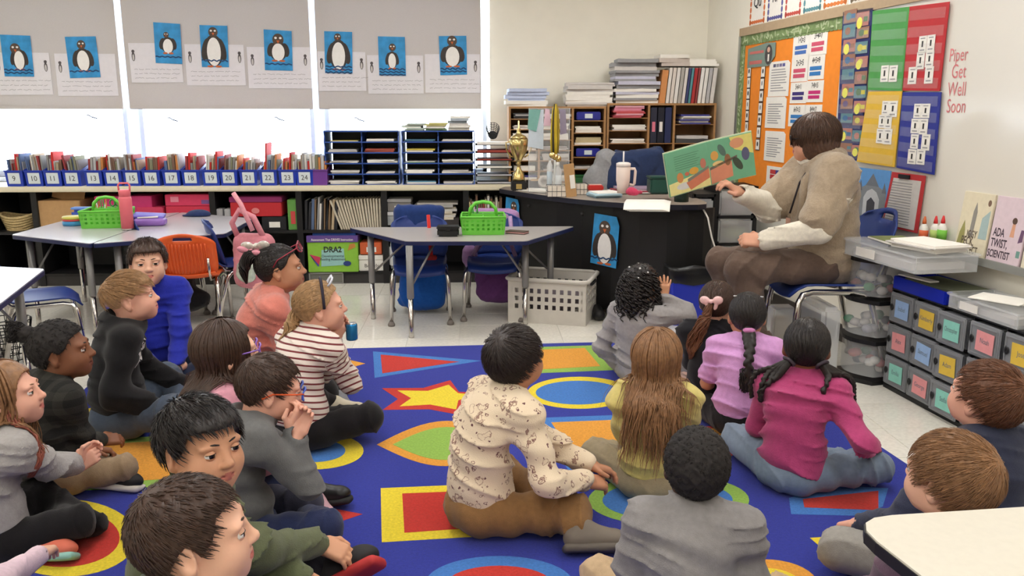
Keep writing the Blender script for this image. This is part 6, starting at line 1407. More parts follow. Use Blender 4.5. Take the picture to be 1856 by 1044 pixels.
class Person:
    """sitting figure; local frame: faces +y, x to its right; heading in degrees clockwise from +Y"""
    def __init__(s, label, cat='person', pel=(0, 0), hd=0, head=(0, 0, .6), hy=0, hp=0, hr=0, sc=1.0, hs=None, pz=.10, slouch=.035, tw=0, sh_w=.125, group='children on the rug'):
        s.sc = sc; s.hs = hs or sc; h = math.radians(hd); s.h = h; s.pel = pel
        s.t = thing('person', label, cat, (pel[0], pel[1], 0), -h, group)
        s.hp = s.L(head); rel = math.radians(hy-hd); s.R = rotm(0, 0, -rel) @ rotm(math.radians(hp), math.radians(hr), 0)
        k = sc; nk = s.hp+s.R @ V3(0, -.026, -.082)*s.hs; s.nk = nk
        P0 = V3(0, 0, pz*k); s.P0 = P0
        s.CT = nk+unit(P0-nk)*.022*k+V3(0, -.012, 0)*k
        d = s.CT-P0; s.B1 = P0+d*.36+V3(0, -slouch*.7, 0)*k; s.B2 = P0+d*.72+V3(0, -slouch, 0)*k
        t = math.radians(tw); s.X = V3(math.cos(t), math.sin(t), 0); s.up = unit(s.CT-s.B1)
        c = s.CT-s.up*.046*k; s.sh = {'R': c+s.X*sh_w*k, 'L': c-s.X*sh_w*k}
        s.arm = {}; s.leg = {}
    def L(s, p):
        dx, dy = p[0]-s.pel[0], p[1]-s.pel[1]; c, n = math.cos(s.h), math.sin(s.h)
        return V3(dx*c-dy*n, dx*n+dy*c, p[2])
    def H(s, *v): return s.hp+s.R @ (np.array(v, float)*s.hs)
    def hl(s, X, Y, Z):
        px, py, pz = X-s.hp[0], Y-s.hp[1], Z-s.hp[2]; R = s.R; k = 1/s.hs
        return ((R[0, 0]*px+R[1, 0]*py+R[2, 0]*pz)*k, (R[0, 1]*px+R[1, 1]*py+R[2, 1]*pz)*k, (R[0, 2]*px+R[1, 2]*py+R[2, 2]*pz)*k)
    def set_arm(s, side, W, d=None, dors=(0, 0, 1), pose='rest', pole=None, world=False, L=(.215, .195)):
        W = s.L(W) if world else np.asarray(W, float)*s.sc
        sg = 1 if side == 'R' else -1; pole = (sg*.6, -.5, -.6) if pole is None else pole
        S = s.sh[side]; E = ik(S, W, L[0]*s.sc, L[1]*s.sc, pole); d = unit(W-E) if d is None else unit(np.asarray(d, float))
        s.arm[side] = (S, E, W, d, dors, pose)
    def set_leg(s, side, hip, knee, ankle, toe, sole=(0, -.3, -.95), world=False):
        k = s.sc; s.leg[side] = (np.array(hip)*k, np.array(knee)*k, np.array(ankle)*k, unit(np.array(toe, float)), unit(np.array(sole, float)))
    def cross(s, spread=.0, lift=.0, front='L', out=0.0):
        e = spread; q = lift
        s.set_leg('R', (.075, .01, .09), (.24+e, .205, .10+q), (-.12 if front == 'R' else -.09, .285 if front == 'R' else .215, .055), (-.93, .25, -.10), (-.1, -.40, -.90))
        s.set_leg('L', (-.075, .01, .09), (-.24-e, .205, .10+q), (.12+out if front == 'L' else .09, .215 if front == 'R' else .285, .055), (.93, .25, -.10), (.1, -.40, -.90))
        return s
    def foot(s, side, px, py, toe, sole, z=None):
        h, kn, an, td, so = s.leg[side]; so = unit(np.array(sole, float)); z = .013+s.sc*(.074*max(0, -so[2])+.040*(1-abs(so[2])))
        s.leg[side] = (h, kn, s.L(atz(px, py, z)), unit(np.array(toe, float)), so)
    # ---- parts
    def body(s, skin, lips, bare_arm=False, bare_leg=False, face=(1, 1), eye=(70, 46, 32), vox=.0042, brow=None, hand_vox=.003):
        k = s.hs; f = Field(); H = s.H; R = s.R; chub, nose = face
        E = lambda c, r, Rl=None, kk=.02, mode='u': f.ell(H(*c), np.array(r)*k, R if Rl is None else R @ Rl, kk*k, mode)
        C = lambda a, b, ra, rb, kk=.02, mode='u': f.cap(H(*a), H(*b), ra*k, rb*k, kk*k, mode)
        E((0, -.012, .022), (.072, .088, .080)); E((0, .030, -.030), (.056, .054, .060), kk=.04)
        E((0, .048, -.062), (.034*chub, .032, .030), kk=.035); E((0, .060, -.078), (.016, .015, .014), kk=.03)
        for sx in (-1, 1):
            E((sx*.034, .052, -.034), (.026*chub, .026, .026*chub), kk=.03); E((sx*.03, .072, .021), (.022, .012, .008), kk=.02)
            E((sx*.046, .012, -.056), (.016, .03, .02), kk=.03)
            E((sx*.031, .097, .002), (.017, .017, .011), kk=.012, mode='s')
        C((0, .083, .006), (0, .096*1, -.020), .0065, .0100*nose, .014); E((0, .0985, -.023), (.0105*nose, .0095, .0085), kk=.008)
        for sx in (-1, 1): E((sx*.0105*nose, .0915, -.0255), (.0068, .0075, .006), kk=.006)
        for sx in (-1, 1):
            C((0, .0855, -.0465), (sx*.019, .078, -.0495), .0058, .0035, .008); C((0, .0845, -.0575), (sx*.017, .078, -.0535), .0066, .0035, .008)
        C((-.018, .0865, -.0518), (.018, .0865, -.0518), .0022, .0022, .004, 's')
        for sx in (-1, 1):
            E((sx*.0745, -.012, -.006), (.0085, .0195, .029), rotm(.25, 0, -sx*.45), .010); E((sx*.0835, -.006, -.004), (.006, .010, .017), rotm(.25, 0, -sx*.45), .006, 's'); E((sx*.073, -.006, -.032), (.007, .008, .009), kk=.008)
        f.cap(H(0, -.020, -.045), s.nk, .044*k, .040*k, .035*k); f.cap(s.nk, s.CT-s.up*.03*s.sc, .040*k, .046*s.sc, .03*k)
        b = MB(); V, F = f.mesh(vox*min(k, 1.15)); 
        x, y, z = s.hl(V[:, 0], V[:, 1], V[:, 2]); lip = (np.abs(x) < .0205) & (y > .070) & (np.abs(z+.0520) < np.where(z > -.052, .0088, .0115)*(1-(x/.0225)**2))
        fl = lip[F].sum(1) >= 3
        b.arrays(V, F[~fl], skin); o = len(b.v)-len(V); i = b.mi(lips)
        b.f += [tuple(q) for q in (F[fl]+o).tolist()]; b.m += [i]*int(fl.sum()); b.sm += [True]*int(fl.sum())
        for side, (S, El, W, d, dors, pose) in s.arm.items():
            g = Field(); hand_field(g, side, W, d, dors, pose, s.sc); V, F = g.mesh(hand_vox*s.sc); b.arrays(V, F, skin)
        # trunk and limbs under the clothes
        g = Field(); c = s.sc; w = .82 
        g.ell(s.P0, V3(.11, .085, .08)*c, k=.05); g.ell(s.B1, V3(.095, .075, .1)*c, k=.05); g.ell(s.B2, V3(.10, .07, .1)*c, k=.05); g.cap(s.sh['L'], s.sh['R'], .036*c, k=.03); g.cap(s.B2, s.CT, .05*c, .036*c, k=.03)
        for side, (S, El, W, d, dors, pose) in s.arm.items(): g.cap(S, El, (.038 if bare_arm else .034)*c, (.031 if bare_arm else .027)*c, k=.02); g.cap(El, W-d*.01*c, (.031 if bare_arm else .027)*c, (.0215 if bare_arm else .019)*c, k=.015)
        for side, (h_, kn, an, td, so) in s.leg.items(): g.cap(h_, kn, .055*c, .042*c, k=.02); g.cap(kn, an, (.046 if bare_leg else .036)*c, (.03 if bare_leg else .024)*c, k=.02)
        g.fn(lambda X, Y, Z, D: np.maximum(D, .016-Z))
        V, F = g.mesh(.010 if (bare_arm or bare_leg) else .016); b.arrays(V, F, skin)
        # eyelids
        for sx in (-1, 1):
            for lo, hi in ((.26, 1.5), (-1.5, -.36)):
                n1, n2 = 5, 10; v = []
                for i in range(n1):
                    for j in range(n2):
                        e = lo+(hi-lo)*i/(n1-1); a = -1.25+2.5*j/(n2-1); ee = e*(1-.35*(a/1.25)**2) if abs(lo) < 1 and i == 0 or abs(hi) < 1 and i == n1-1 else e
                        rr = .0143; v.append(H(sx*.031+rr*math.sin(a)*math.cos(ee), .0722+rr*math.cos(a)*math.cos(ee), .003+rr*math.sin(ee)))
                b.add([tuple(q) for q in v], [(i*n2+j, i*n2+j+1, (i+1)*n2+j+1, (i+1)*n2+j) for i in range(n1-1) for j in range(n2-1)], skin, True)
        b.build('body', s.t)
        for sx in (-1, 1):
            e = MB(); n1, n2 = 20, 16; v = []; fc = []; ms = []
            for i in range(n1+1):
                for j in range(n2):
                    a = math.pi*i/n1; q = 2*math.pi*j/n2; v.append(tuple(H(sx*.031+.0132*math.sin(a)*math.cos(q), .0722+.0132*math.cos(a), .003+.0132*math.sin(a)*math.sin(q))))
            for m_, i0, i1 in ((PUPIL, 0, 2), (iris(*eye), 2, 4), (EYEW, 4, n1)):
                e.add(v, [(i*n2+j, (i+1)*n2+j, (i+1)*n2+(j+1) % n2, i*n2+(j+1) % n2) for i in range(i0, i1) for j in range(n2)], m_, True)
            e.build('eye', s.t)
            if brow is not None:
                e = MB(); e.tube([H(sx*.013, .0868, .0235), H(sx*.024, .0850, .0265), H(sx*.037, .0785, .0262), H(sx*.047, .0685, .0215)], [.0014*k, .0024*k, .0022*k, .0008*k], brow, 6)
                e.build('eyebrow', s.t)
                e = MB(); e.tube([tuple(H(sx*.031+.0148*math.sin(a), .0722+.0146*math.cos(a)*math.cos(.26), .003+.0146*math.sin(.26*(1-.35*(a/1.25)**2)))) for a in np.linspace(-1.1, 1.1, 9)], .0009*k, PUPIL, 4); e.build('eyelash', s.t)
    def shirt_field(s, sleeve='long', fat=1.0, hood=False, hem=.0, loose=1.0, collar=True):
        c = s.sc; f = Field(); X = s.X
        R1 = basis(s.B2-s.P0, X); R2 = basis(s.CT-s.B1, X); s.tors = []
        f.ell(s.P0+(s.B1-s.P0)*.35, V3(.128*fat, .108*fat, .095)*c, R1, .05*c); f.ell(s.B1, V3(.118*fat, .098*fat, .115)*c, R1, .06*c); f.ell(s.B2, V3(.122, .09, .12)*c, R2, .06*c)
        f.cap(s.sh['L'], s.sh['R'], .046*c, k=.06*c)
        for q in 'LR': f.cap(s.CT+unit(s.nk-s.CT)*.012*c, s.sh[q]-s.up*.004*c, .036*c, .045*c, k=.06*c)
        s.ntorso = len(f.p)
        if hood: f.ell(s.CT+V3(0, -.045, .010)*c, V3(.085, .05, .055)*c, R2, .03*c); f.ell(s.CT+V3(0, .02, .0)*c, V3(.07, .06, .03)*c, R2, .03*c); f.ell(s.CT+V3(0, -.015, .055)*c, V3(.052, .045, .04)*c, R2, .01*c, 's')
        for side, (S, E, W, d, dors, pose) in s.arm.items():
            f.cap(S, E if sleeve == 'long' else S+(E-S)*.72, .051*c*loose, (.043 if sleeve == 'long' else .05)*c*loose, k=.035*c)
            if sleeve == 'long':
                e = W-unit(W-E)*.012*c; f.cap(E, e, .043*c*loose, .031*c*loose, k=.025*c); f.cap(e-unit(W-E)*.022*c, e, .030*c, .029*c, k=.006*c); f.cap(e, W+unit(W-E)*.03*c, .0235*c, .024*c, k=.004*c, mode='s')
        f.cap(s.CT-s.up*.004*c, s.nk+unit(s.nk-s.CT)*.06*c, .046*c, .052*c, k=.012*c, mode='s')
        return f
    def shirt(s, m, sleeve='long', fat=1.0, hood=False, name='shirt', fold=.0045, seed=1, vox=.0075, loose=1.0, stripe=False):
        f = s.shirt_field(sleeve, fat, hood, loose=loose); s.sf = f
        f.fn(folds(fold*1.35*s.sc, 62/s.sc, seed, (0.15, .2, 1))); f.fn(lambda X, Y, Z, D: np.maximum(D, .03*s.sc+.0-Z))
        V, F = f.mesh(vox*s.sc); b = MB(); b.arrays(V, F, m); o = b.build(name, s.t); s.shirt_o = o
        if stripe:
            at = o.data.attributes.new('run', 'FLOAT', 'POINT'); up = unit(s.CT-s.P0); run = (V-s.P0) @ up; best = np.full(len(V), .006*s.sc)
            dt = np.min([Field.dist(q[2], q[3], V[:, 0], V[:, 1], V[:, 2]) for q in f.p[:s.ntorso]], 0)
            for side, (S, E, W, d, dors, pose) in s.arm.items():
                for a, e, r0, off in ((S, E, .05, 0), (E, W, .04, np.linalg.norm(E-S))):
                    dd = Field.dist('c', (a, e, r0*s.sc, r0*s.sc*.85), V[:, 0], V[:, 1], V[:, 2]); u = unit(e-a); sel = (dd < dt-.004) 
                    run = np.where(sel, off+(V-a) @ u+.011, run)
            at.data.foreach_set('value', run.astype(np.float32))
        return o
    def pants(s, m, fat=1.0, upto=1.0, vox=.008, seed=3, fold=.004, name='trousers'):
        c = s.sc; f = Field(); f.ell(s.P0+V3(0, -.005, -.012)*c, V3(.135*fat, .118*fat, .085)*c, k=.04*c)
        for side, (h, kn, an, td, so) in s.leg.items():
            f.cap(h, kn, .078*c*fat, .060*c*fat, k=.035*c)
            if upto > .5: e = kn+(an-kn)*upto*.97; f.cap(kn, e, .058*c*fat, .044*c*fat, k=.02*c)
        f.fn(folds(fold*1.4*c, 62/c, seed, (.6, .6, .3))); f.fn(lambda X, Y, Z, D: np.maximum(D, .0115-Z))
        field_obj(f, vox*c, m, name, s.t)
    def shoes(s, m, sole, size=1.0, sock=None, vox=.006):
        c = s.sc*size
        for side, (h, kn, an, td, so) in s.leg.items():
            td = unit(td-so*(td @ so)*.6); dn = unit(so-td*(so @ td)); sd = np.cross(td, -dn); Rm = np.stack([sd, td, -dn], 1)
            f = Field(); he = an-td*.022*c+dn*.030*c; ba = an+td*.098*c+dn*.036*c
            f.cap(he, ba, .034*c, .031*c, k=.02*c); f.cap(an, he+td*.02*c, .034*c, .034*c, k=.02*c); f.ell(ba+td*.008*c, V3(.036, .042, .026)*c, Rm, .02*c); f.cap(an+dn*.0, an+td*.06*c+dn*.024*c, .033*c, .028*c, k=.02*c)
            f.cap(an-dn*.06*c, an-dn*.022*c, .026*c, .026*c, k=.006*c, mode='s')
            f.fn(lambda X, Y, Z, D: np.maximum(D, .0115-Z)); o = field_obj(f, vox*c, m, 'shoe', s.t)
            f = Field(); mid = an+td*.045*c+dn*.062*c; f.rbx(mid, V3(.037, .104, .013)*c, .011*c, Rm, k=.01); f.ell(mid+td*.05*c, V3(.042, .056, .013)*c, Rm, .01*c)
            f.fn(lambda X, Y, Z, D: np.maximum(D, .0112-Z)); field_obj(f, vox*c, sole, 'sole', o)
            if sock is not None: g = Field(); g.cap(an-unit(an-kn)*.09*c, an, .033*c, .031*c, k=.01); g.fn(lambda X, Y, Z, D: np.maximum(D, .0115-Z)); field_obj(g, .008, sock, 'sock', s.t)
    # ---- hair
    def cap_hair(s, m, style='short', t=.010, name='hair', strands=260, L=.030, w=.0045, lift=.010, fwd=.0, seed=0, bump=.0018, extra=None, rough=0.0, crown=(0, -.055, .09), vox=.0048, curl=False, fringe=None, fz=.042):
        k = s.hs; f = Field(); s.hair_t = t
        f.ell(s.H(*HC), V3(.073+t, .089+t, .081+t)*k, s.R, .01)
        if fringe: f.ell(s.H(0, .055, .062), V3(.060, .034, .026)*k*fringe, s.R, .02*k)
        for e in (extra or []): f.ell(s.H(*e[0]), np.array(e[1])*k, s.R, e[2]*k if len(e) > 2 else .02*k)
        r = np.random.RandomState(seed)
        def cut(X, Y, Z, D):
            x, y, z = s.hl(X, Y, Z); az = np.arctan2(x, y-HC[1])
            g = bump*np.sin(az*34+2.5*np.sin(z*60)+np.sin(y*45)) if not rough else rough*(np.sin(x*170+seed)*np.sin(y*190)*np.sin(z*180)+.6*np.sin(x*300+y*210)*np.sin(z*290+1))
            D = D+g*k
            c = (zmin(x, y, style)-z)*k*.8
            if fringe: c = np.where((y > .03) & (np.abs(x) < .06), np.minimum(c, (fz-z)*k*.8), c)
            return -smin(-D, -c, .006*k)
        f.fn(cut); V, F = f.mesh(vox*k); b = MB(); b.arrays(V, F, m)
        if strands:
            n = strands*3; d = r.normal(size=(n, 3)); d /= np.linalg.norm(d, axis=1, keepdims=True); rad = np.array([.073, .089, .081])+t*.8
            p = HC+d*rad; keep = p[:, 2] > zmin(p[:, 0], p[:, 1], style)+.004; p = p[keep][:strands]; n = len(p); cr = np.array(crown); K = 6
            pts = [p]; nr = [(p-HC)/np.array([.073, .089, .081])**2]
            for i in range(1, K):
                q = pts[-1]; N = (q-HC)/rad**2; N /= np.linalg.norm(N, axis=1, keepdims=True); g = q-cr; g = g/(np.linalg.norm(g, axis=1, keepdims=True)+1e-6)+np.array([0, fwd, 0])+r.normal(size=(n, 3))*(.12 if not curl else .8)
                g -= N*np.sum(g*N, 1, keepdims=True); g /= np.linalg.norm(g, axis=1, keepdims=True)+1e-9
                q = q+g*L/(K-1); e = (q-HC)/rad; e /= np.linalg.norm(e, axis=1, keepdims=True); q = HC+e*(rad+lift*i/(K-1)+r.uniform(0, .0015, (n, 1))); pts.append(q); nr.append(e)
            P = np.stack(pts, 1); N = np.stack(nr, 1); P = s.hp+(P*k) @ s.R.T; N = N @ s.R.T
            W = np.linspace(1, .12, K)[None, :]*w*k*r.uniform(.6, 1.2, (n, 1)); W[:, 0] *= .5; locks(b, P, W, N, m)
        return b.build(name, s.t)
    def long_hair(s, m, length=.30, n=230, a0=.75, w=.009, wave=.006, seed=0, t=.014, name='hair', tips=None, spread=.0, front=0, style='long', gap=.012, part=0.0, b=None, back=.0):
        """hair falling loose from the crown; pushed outside the shirt"""
        k = s.hs; r = np.random.RandomState(seed); own = b is None
        if own:
            f = Field(); f.ell(s.H(*HC), V3(.073+t*.8, .089+t*.8, .081+t*.8)*k, s.R, .01)
            def cut(X, Y, Z, D):
                x, y, z = s.hl(X, Y, Z); az = np.arctan2(x, y-HC[1]); D = D+.0016*np.sin(az*40+2*np.sin(z*50))*k
                return np.maximum(D, (zmin(x, y, style)-z)*k*.8)
            f.fn(cut); b = MB(); V, F = f.mesh(.005*k); b.arrays(V, F, m)
        n = int(n*2.2); w *= .52
        az = r.uniform(a0, math.pi, n)*r.choice([-1, 1], n); el0 = r.uniform(.9, 1.45, n); K1, K2 = 9, 12
        rad = np.array([.073, .089, .081])+t*r.uniform(.5, 1.25, (n, 1)); pts = []
        el1 = np.interp(np.abs(az), [0, 1.2, 3.15], [-.05, -.25, -.55])
        for i in range(K1):
            e = el0+(el1-el0)*i/(K1-1); q = HC+np.stack([np.cos(e)*np.sin(az), np.cos(e)*np.cos(az), np.sin(e)], 1)*rad; q[:, 0] += part*np.clip(np.sin(e), 0, 1); pts.append(s.hp+(q*k) @ s.R.T)
        Ln = length*r.uniform(.72, 1.05, n)*k; ph = r.uniform(0, 6.28, n); out = (s.R @ np.stack([np.sin(az), np.cos(az), 0*az])).T; dr = r.normal(size=(n, 3))*.09
        for i in range(K2):
            u = (i+1)/K2; q = pts[-1].copy(); st = (Ln/K2)[:, None]; d = np.array([0, -back, -1.0])+out*spread*(1-u)-out*.35*(1-spread)*np.clip(1-2.5*u, 0, 1)+dr*(.4+.6*u)
            q = q+d/np.linalg.norm(d, axis=1, keepdims=True)*st+np.stack([np.sin(ph+u*9), np.cos(ph+u*7), 0*ph], 1)*wave*k*.5; q = s.sf.push(q, gap*k) if hasattr(s, 'sf') else q; pts.append(q)
        P = np.stack(pts, 1); K = K1+K2; N = np.repeat(out[:, None], K, 1)+np.array([0, 0, .15]); W = np.interp(np.linspace(0, 1, K), [0, .15, .6, 1], [.4, 1, .9, .15])[None, :]*w*k*r.uniform(.6, 1.25, (n, 1))
        locks(b, P, W, N, m)
        return b.build(name, s.t) if own else None
    def pony(s, m, root, pts, r0, n=60, seed=0, name='ponytail', w=.006, prof=(.5, 1, .9, .15), wave=.0, gap=.006):
        n = int(n*1.8); w = w*.6
        """bundle of strands along a path given in the head frame (root, pts)"""
        k = s.hs; r = np.random.RandomState(seed); C = np.array([s.H(*p) for p in [root]+list(pts)]); K = 16; tt = np.linspace(0, 1, K)
        cc = np.linspace(0, 1, len(C)); path = np.stack([np.interp(tt, cc, C[:, i]) for i in range(3)], 1)
        for _ in range(3): path[1:-1] = (path[:-2]+2*path[1:-1]+path[2:])/4
        T = np.gradient(path, axis=0); T /= np.linalg.norm(T, axis=1, keepdims=True); A = np.cross(T, [0.3, .1, 1]); A /= np.linalg.norm(A, axis=1, keepdims=True)+1e-9; B = np.cross(T, A)
        a = r.uniform(0, 6.28, n); q = np.sqrt(r.uniform(0, 1, n))*r0*k; pr = np.interp(tt, np.linspace(0, 1, len(prof)), prof)
        ph = r.uniform(0, 6.28, n)
        P = path[None]+(np.cos(a)[:, None, None]*A[None]+np.sin(a)[:, None, None]*B[None])*(q[:, None]*pr[None])[..., None]
        if wave: P = P+np.stack([np.sin(ph[:, None]+tt*26), np.cos(ph[:, None]*2+tt*23), np.sin(ph[:, None]*3+tt*21)], -1)*wave*k*np.clip(tt*3, 0, 1)[None, :, None]
        if hasattr(s, 'sf'): P = s.sf.push(P, gap*k)
        N = np.cos(a)[:, None, None]*A[None]+np.sin(a)[:, None, None]*B[None]; W = np.interp(tt, [0, .2, .8, 1], [.8, 1, .8, .15])[None]*w*k*r.uniform(.6, 1.2, (n, 1))
        b = MB(); locks(b, P, W, N, m, .7); return b.build(name, s.t)
    def braid(s, m, pts, r, name='braid', n=None, gap=.012):
        k = s.hs; C = np.array([s.H(*p) for p in pts]); tt = np.linspace(0, 1, len(C)); ln = np.sum(np.linalg.norm(np.diff(C, axis=0), axis=1)); n = n or int(ln/(r*k*.5)); f = Field()
        u = np.linspace(0, 1, n); path = np.stack([np.interp(u, tt, C[:, i]) for i in range(3)], 1); path = s.sf.push(path, gap*k) if hasattr(s, 'sf') else path
        for _ in range(4): path[1:-1] = (path[:-2]+2*path[1:-1]+path[2:])/4
        path = s.sf.push(path, gap*k*.8) if hasattr(s, 'sf') else path
        f.chain(list(path), [r*k*.45]*n, .004); T = np.gradient(path, axis=0)
        for i in range(n):
            t_ = unit(T[i]); a = unit(np.cross(t_, [0, 1, .1])); sg = 1 if i % 2 else -1; rr = r*k*(1-.35*u[i]); R = basis(t_+a*sg*.7, np.cross(t_, a)); f.ell(path[i]+a*sg*rr*.36, (rr*.66, rr*.66, rr*1.2), R, .003)
        return field_obj(f, max(.0032, r*.22)*k, m, name, s.t)
    def curls(s, m, n=120, length=.16, seed=0, r=.008, a0=.9, w=.0035, name='curl', t=.016):
        k = s.hs; g = np.random.RandomState(seed); b = MB(); K = 26; az = g.uniform(a0, math.pi, n)*g.choice([-1, 1], n); e0 = g.uniform(-.3, .9, n); P = np.zeros((n, K, 3)); N = np.zeros((n, K, 3))
        rad = np.array([.073, .089, .081])+t
        q = HC+np.stack([np.cos(e0)*np.sin(az), np.cos(e0)*np.cos(az), np.sin(e0)], 1)*rad; q = s.hp+(q*k) @ s.R.T; out = (s.R @ np.stack([np.sin(az), np.cos(az), 0*az])).T; ph = g.uniform(0, 6.28, n); L = length*g.uniform(.5, 1, n)*k
        for i in range(K):
            u = i/(K-1); c = q+np.array([0, 0, -1])*(L*u)[:, None]+out*(.02*math.sin(u*2)*k); a = ph+u*24; rr = r*k*g.uniform(.9, 1.1, n)
            P[:, i] = c+np.stack([np.cos(a), np.sin(a), 0*a], 1)*rr[:, None]; N[:, i] = np.stack([np.cos(a), np.sin(a), 0*a], 1)
        if hasattr(s, 'sf'): P = s.sf.push(P, .006*k)
        W = np.interp(np.linspace(0, 1, K), [0, .1, .8, 1], [.6, 1, 1, .3])[None]*w*k*g.uniform(.7, 1.2, (n, 1)); locks(b, P, W, N, m, .8); return b.build(name, s.t)
    # ---- things worn on the head
    def glasses(s, frame, lens=None, temple=None, up=0.0, tilt=0.0, w=.026, h=.019, name='glasses', label=None):
        b = MB(); Rl = rotm(tilt, 0, 0); T = lambda x, y, z: tuple(s.H(*(Rl @ V3(x, y, z)+V3(0, 0, up))))
        k = s.hs
        for sx in (-1, 1):
            pts = [T(sx*.032+w*np.sign(math.cos(a))*abs(math.cos(a))**.6, .102-.010*(abs(math.cos(a))**2 if math.cos(a)*1 > 0 else 0), .002+h*np.sign(math.sin(a))*abs(math.sin(a))**.6) for a in [2*math.pi*i/20 for i in range(20)]]
            b.tube(pts, .0026*k, frame, 6, closed=True)
            if lens is not None: b.add(pts, [tuple(range(20))], lens)
            b.tube([T(sx*.057, .096, .008), T(sx*.074, .06, .008), T(sx*.081, .0, .006), T(sx*.080, -.03, -.012)], .0026*k, temple or frame, 6)
        b.tube([T(-.007, .102, .006), T(0, .105, .009), T(.007, .102, .006)], .0026*k, frame, 6)
        o = b.build(name, s.t); 
        if label: o['label'] = label
    def bow(s, c, m, size=.03, R=None, name='hair_bow', label=None):
        b = MB(); f = Field(); R = s.R @ (rotm() if R is None else R); k = s.hs; P = lambda x, y, z: s.H(*c)+R @ V3(x, y, z)*k
        for sx in (-1, 1): f.ell(P(sx*size*.75, 0, size*.08), V3(size*.62, size*.30, size*.50)*k, R @ rotm(0, -sx*.25, 0), .006*k); f.ell(P(sx*size*.45, .002, -size*.65), V3(size*.25, size*.14, size*.5)*k, R @ rotm(0, sx*.4, 0), .006*k)
        f.ell(P(0, .006, 0), V3(size*.24, size*.30, size*.26)*k, R, .004*k); o = field_obj(f, .0035*k, m, name, s.t)
        if label: o['label'] = label
    def ring(s, c, nrm, r, rr, m, name='scrunchie', label=None):
        nrm = unit(s.R @ np.array(nrm, float)); a = unit(np.cross(nrm, [.2, .3, 1])); e = np.cross(nrm, a); C = s.H(*c); k = s.hs; b = MB()
        b.tube([tuple(C+(a*math.cos(q)+e*math.sin(q))*r*k*(1+.08*math.sin(5*q))) for q in [2*math.pi*i/20 for i in range(20)]], rr*k, m, 8, closed=True); o = b.build(name, s.t)
        if label: o['label'] = label
SK = dict(light=skin_mat('light', 226, 176, 150), rosy=skin_mat('rosy', 224, 168, 146), tan=skin_mat('tan', 206, 152, 120), olive=skin_mat('olive', 188, 134, 104), brown=skin_mat('brown', 128, 82, 58), deep=skin_mat('deep', 70, 46, 36), adult=skin_mat('adult', 216, 160, 134))
LP = dict(light=skin_mat('lips_light', 200, 120, 112), tan=skin_mat('lips_tan', 176, 104, 92), brown=skin_mat('lips_brown', 116, 66, 56), deep=skin_mat('lips_deep', 74, 46, 42))
HR = dict(black=hair_mat('black', 34, 28, 27), soft=hair_mat('soft_black', 44, 34, 31), brown=hair_mat('brown', 88, 62, 44), dark=hair_mat('dark_brown', 62, 42, 32), blond=hair_mat('dark_blond', 168, 132, 92), lblond=hair_mat('ash_blond', 164, 126, 88), light=hair_mat('light_brown', 136, 98, 66), chest=hair_mat('chestnut', 104, 66, 44), afro=hair_mat('coily_black', 30, 25, 24, rough=.75))
def spot(px, py, z, hd, lean=.07, side=0.0):
    p = atz(px, py, z); h = math.radians(hd); return dict(head=p, hd=hd, sc=z/.585, pel=(p[0]-lean*math.sin(h)-side*math.cos(h), p[1]-lean*math.cos(h)+side*math.sin(h)))
WHITE = flat(226, 222, 214); SOLEW = flat(216, 210, 200); DKSOLE = flat(44, 42, 44); DENIM = cloth(72, 82, 104, bscale=500); NAVYP = cloth(36, 44, 76); BLACKP = cloth(26, 24, 26); KHAKI = cloth(176, 148, 116); BROWNP = cloth(136, 100, 62)
def lap(p, x=.05, y=.25, z=.14, pose='clasp'):
    p.set_arm('R', (x, y, z), (-.75, .6, -.15), (.2, .3, .9), pose); p.set_arm('L', (-x, y+.02, z-.01), (.75, .6, -.15), (-.2, .3, .9), pose)
def stripes_mat():
    m = mat('striped_jersey', srgb(226, 214, 204), .9, var=0, bump=.3, bscale=300, sheen=.1); nt = m.node_tree; N = nt.nodes.new
    a = N('ShaderNodeAttribute'); a.attribute_name = 'run'; mu = N('ShaderNodeMath'); mu.operation = 'MULTIPLY'; mu.inputs[1].default_value = 1/.0235; fr = N('ShaderNodeMath'); fr.operation = 'FRACT'
    r = N('ShaderNodeValToRGB'); r.color_ramp.interpolation = 'CONSTANT'; e = r.color_ramp.elements; e[0].color = (*srgb(228, 216, 206), 1); e[1].position = .70; e[1].color = (*srgb(118, 48, 52), 1)
    nt.links.new(a.outputs['Fac'], mu.inputs[0]); nt.links.new(mu.outputs[0], fr.inputs[0]); nt.links.new(fr.outputs[0], r.inputs[0]); nt.links.new(r.outputs[0], nt.nodes['Principled BSDF'].inputs['Base Color']); return m
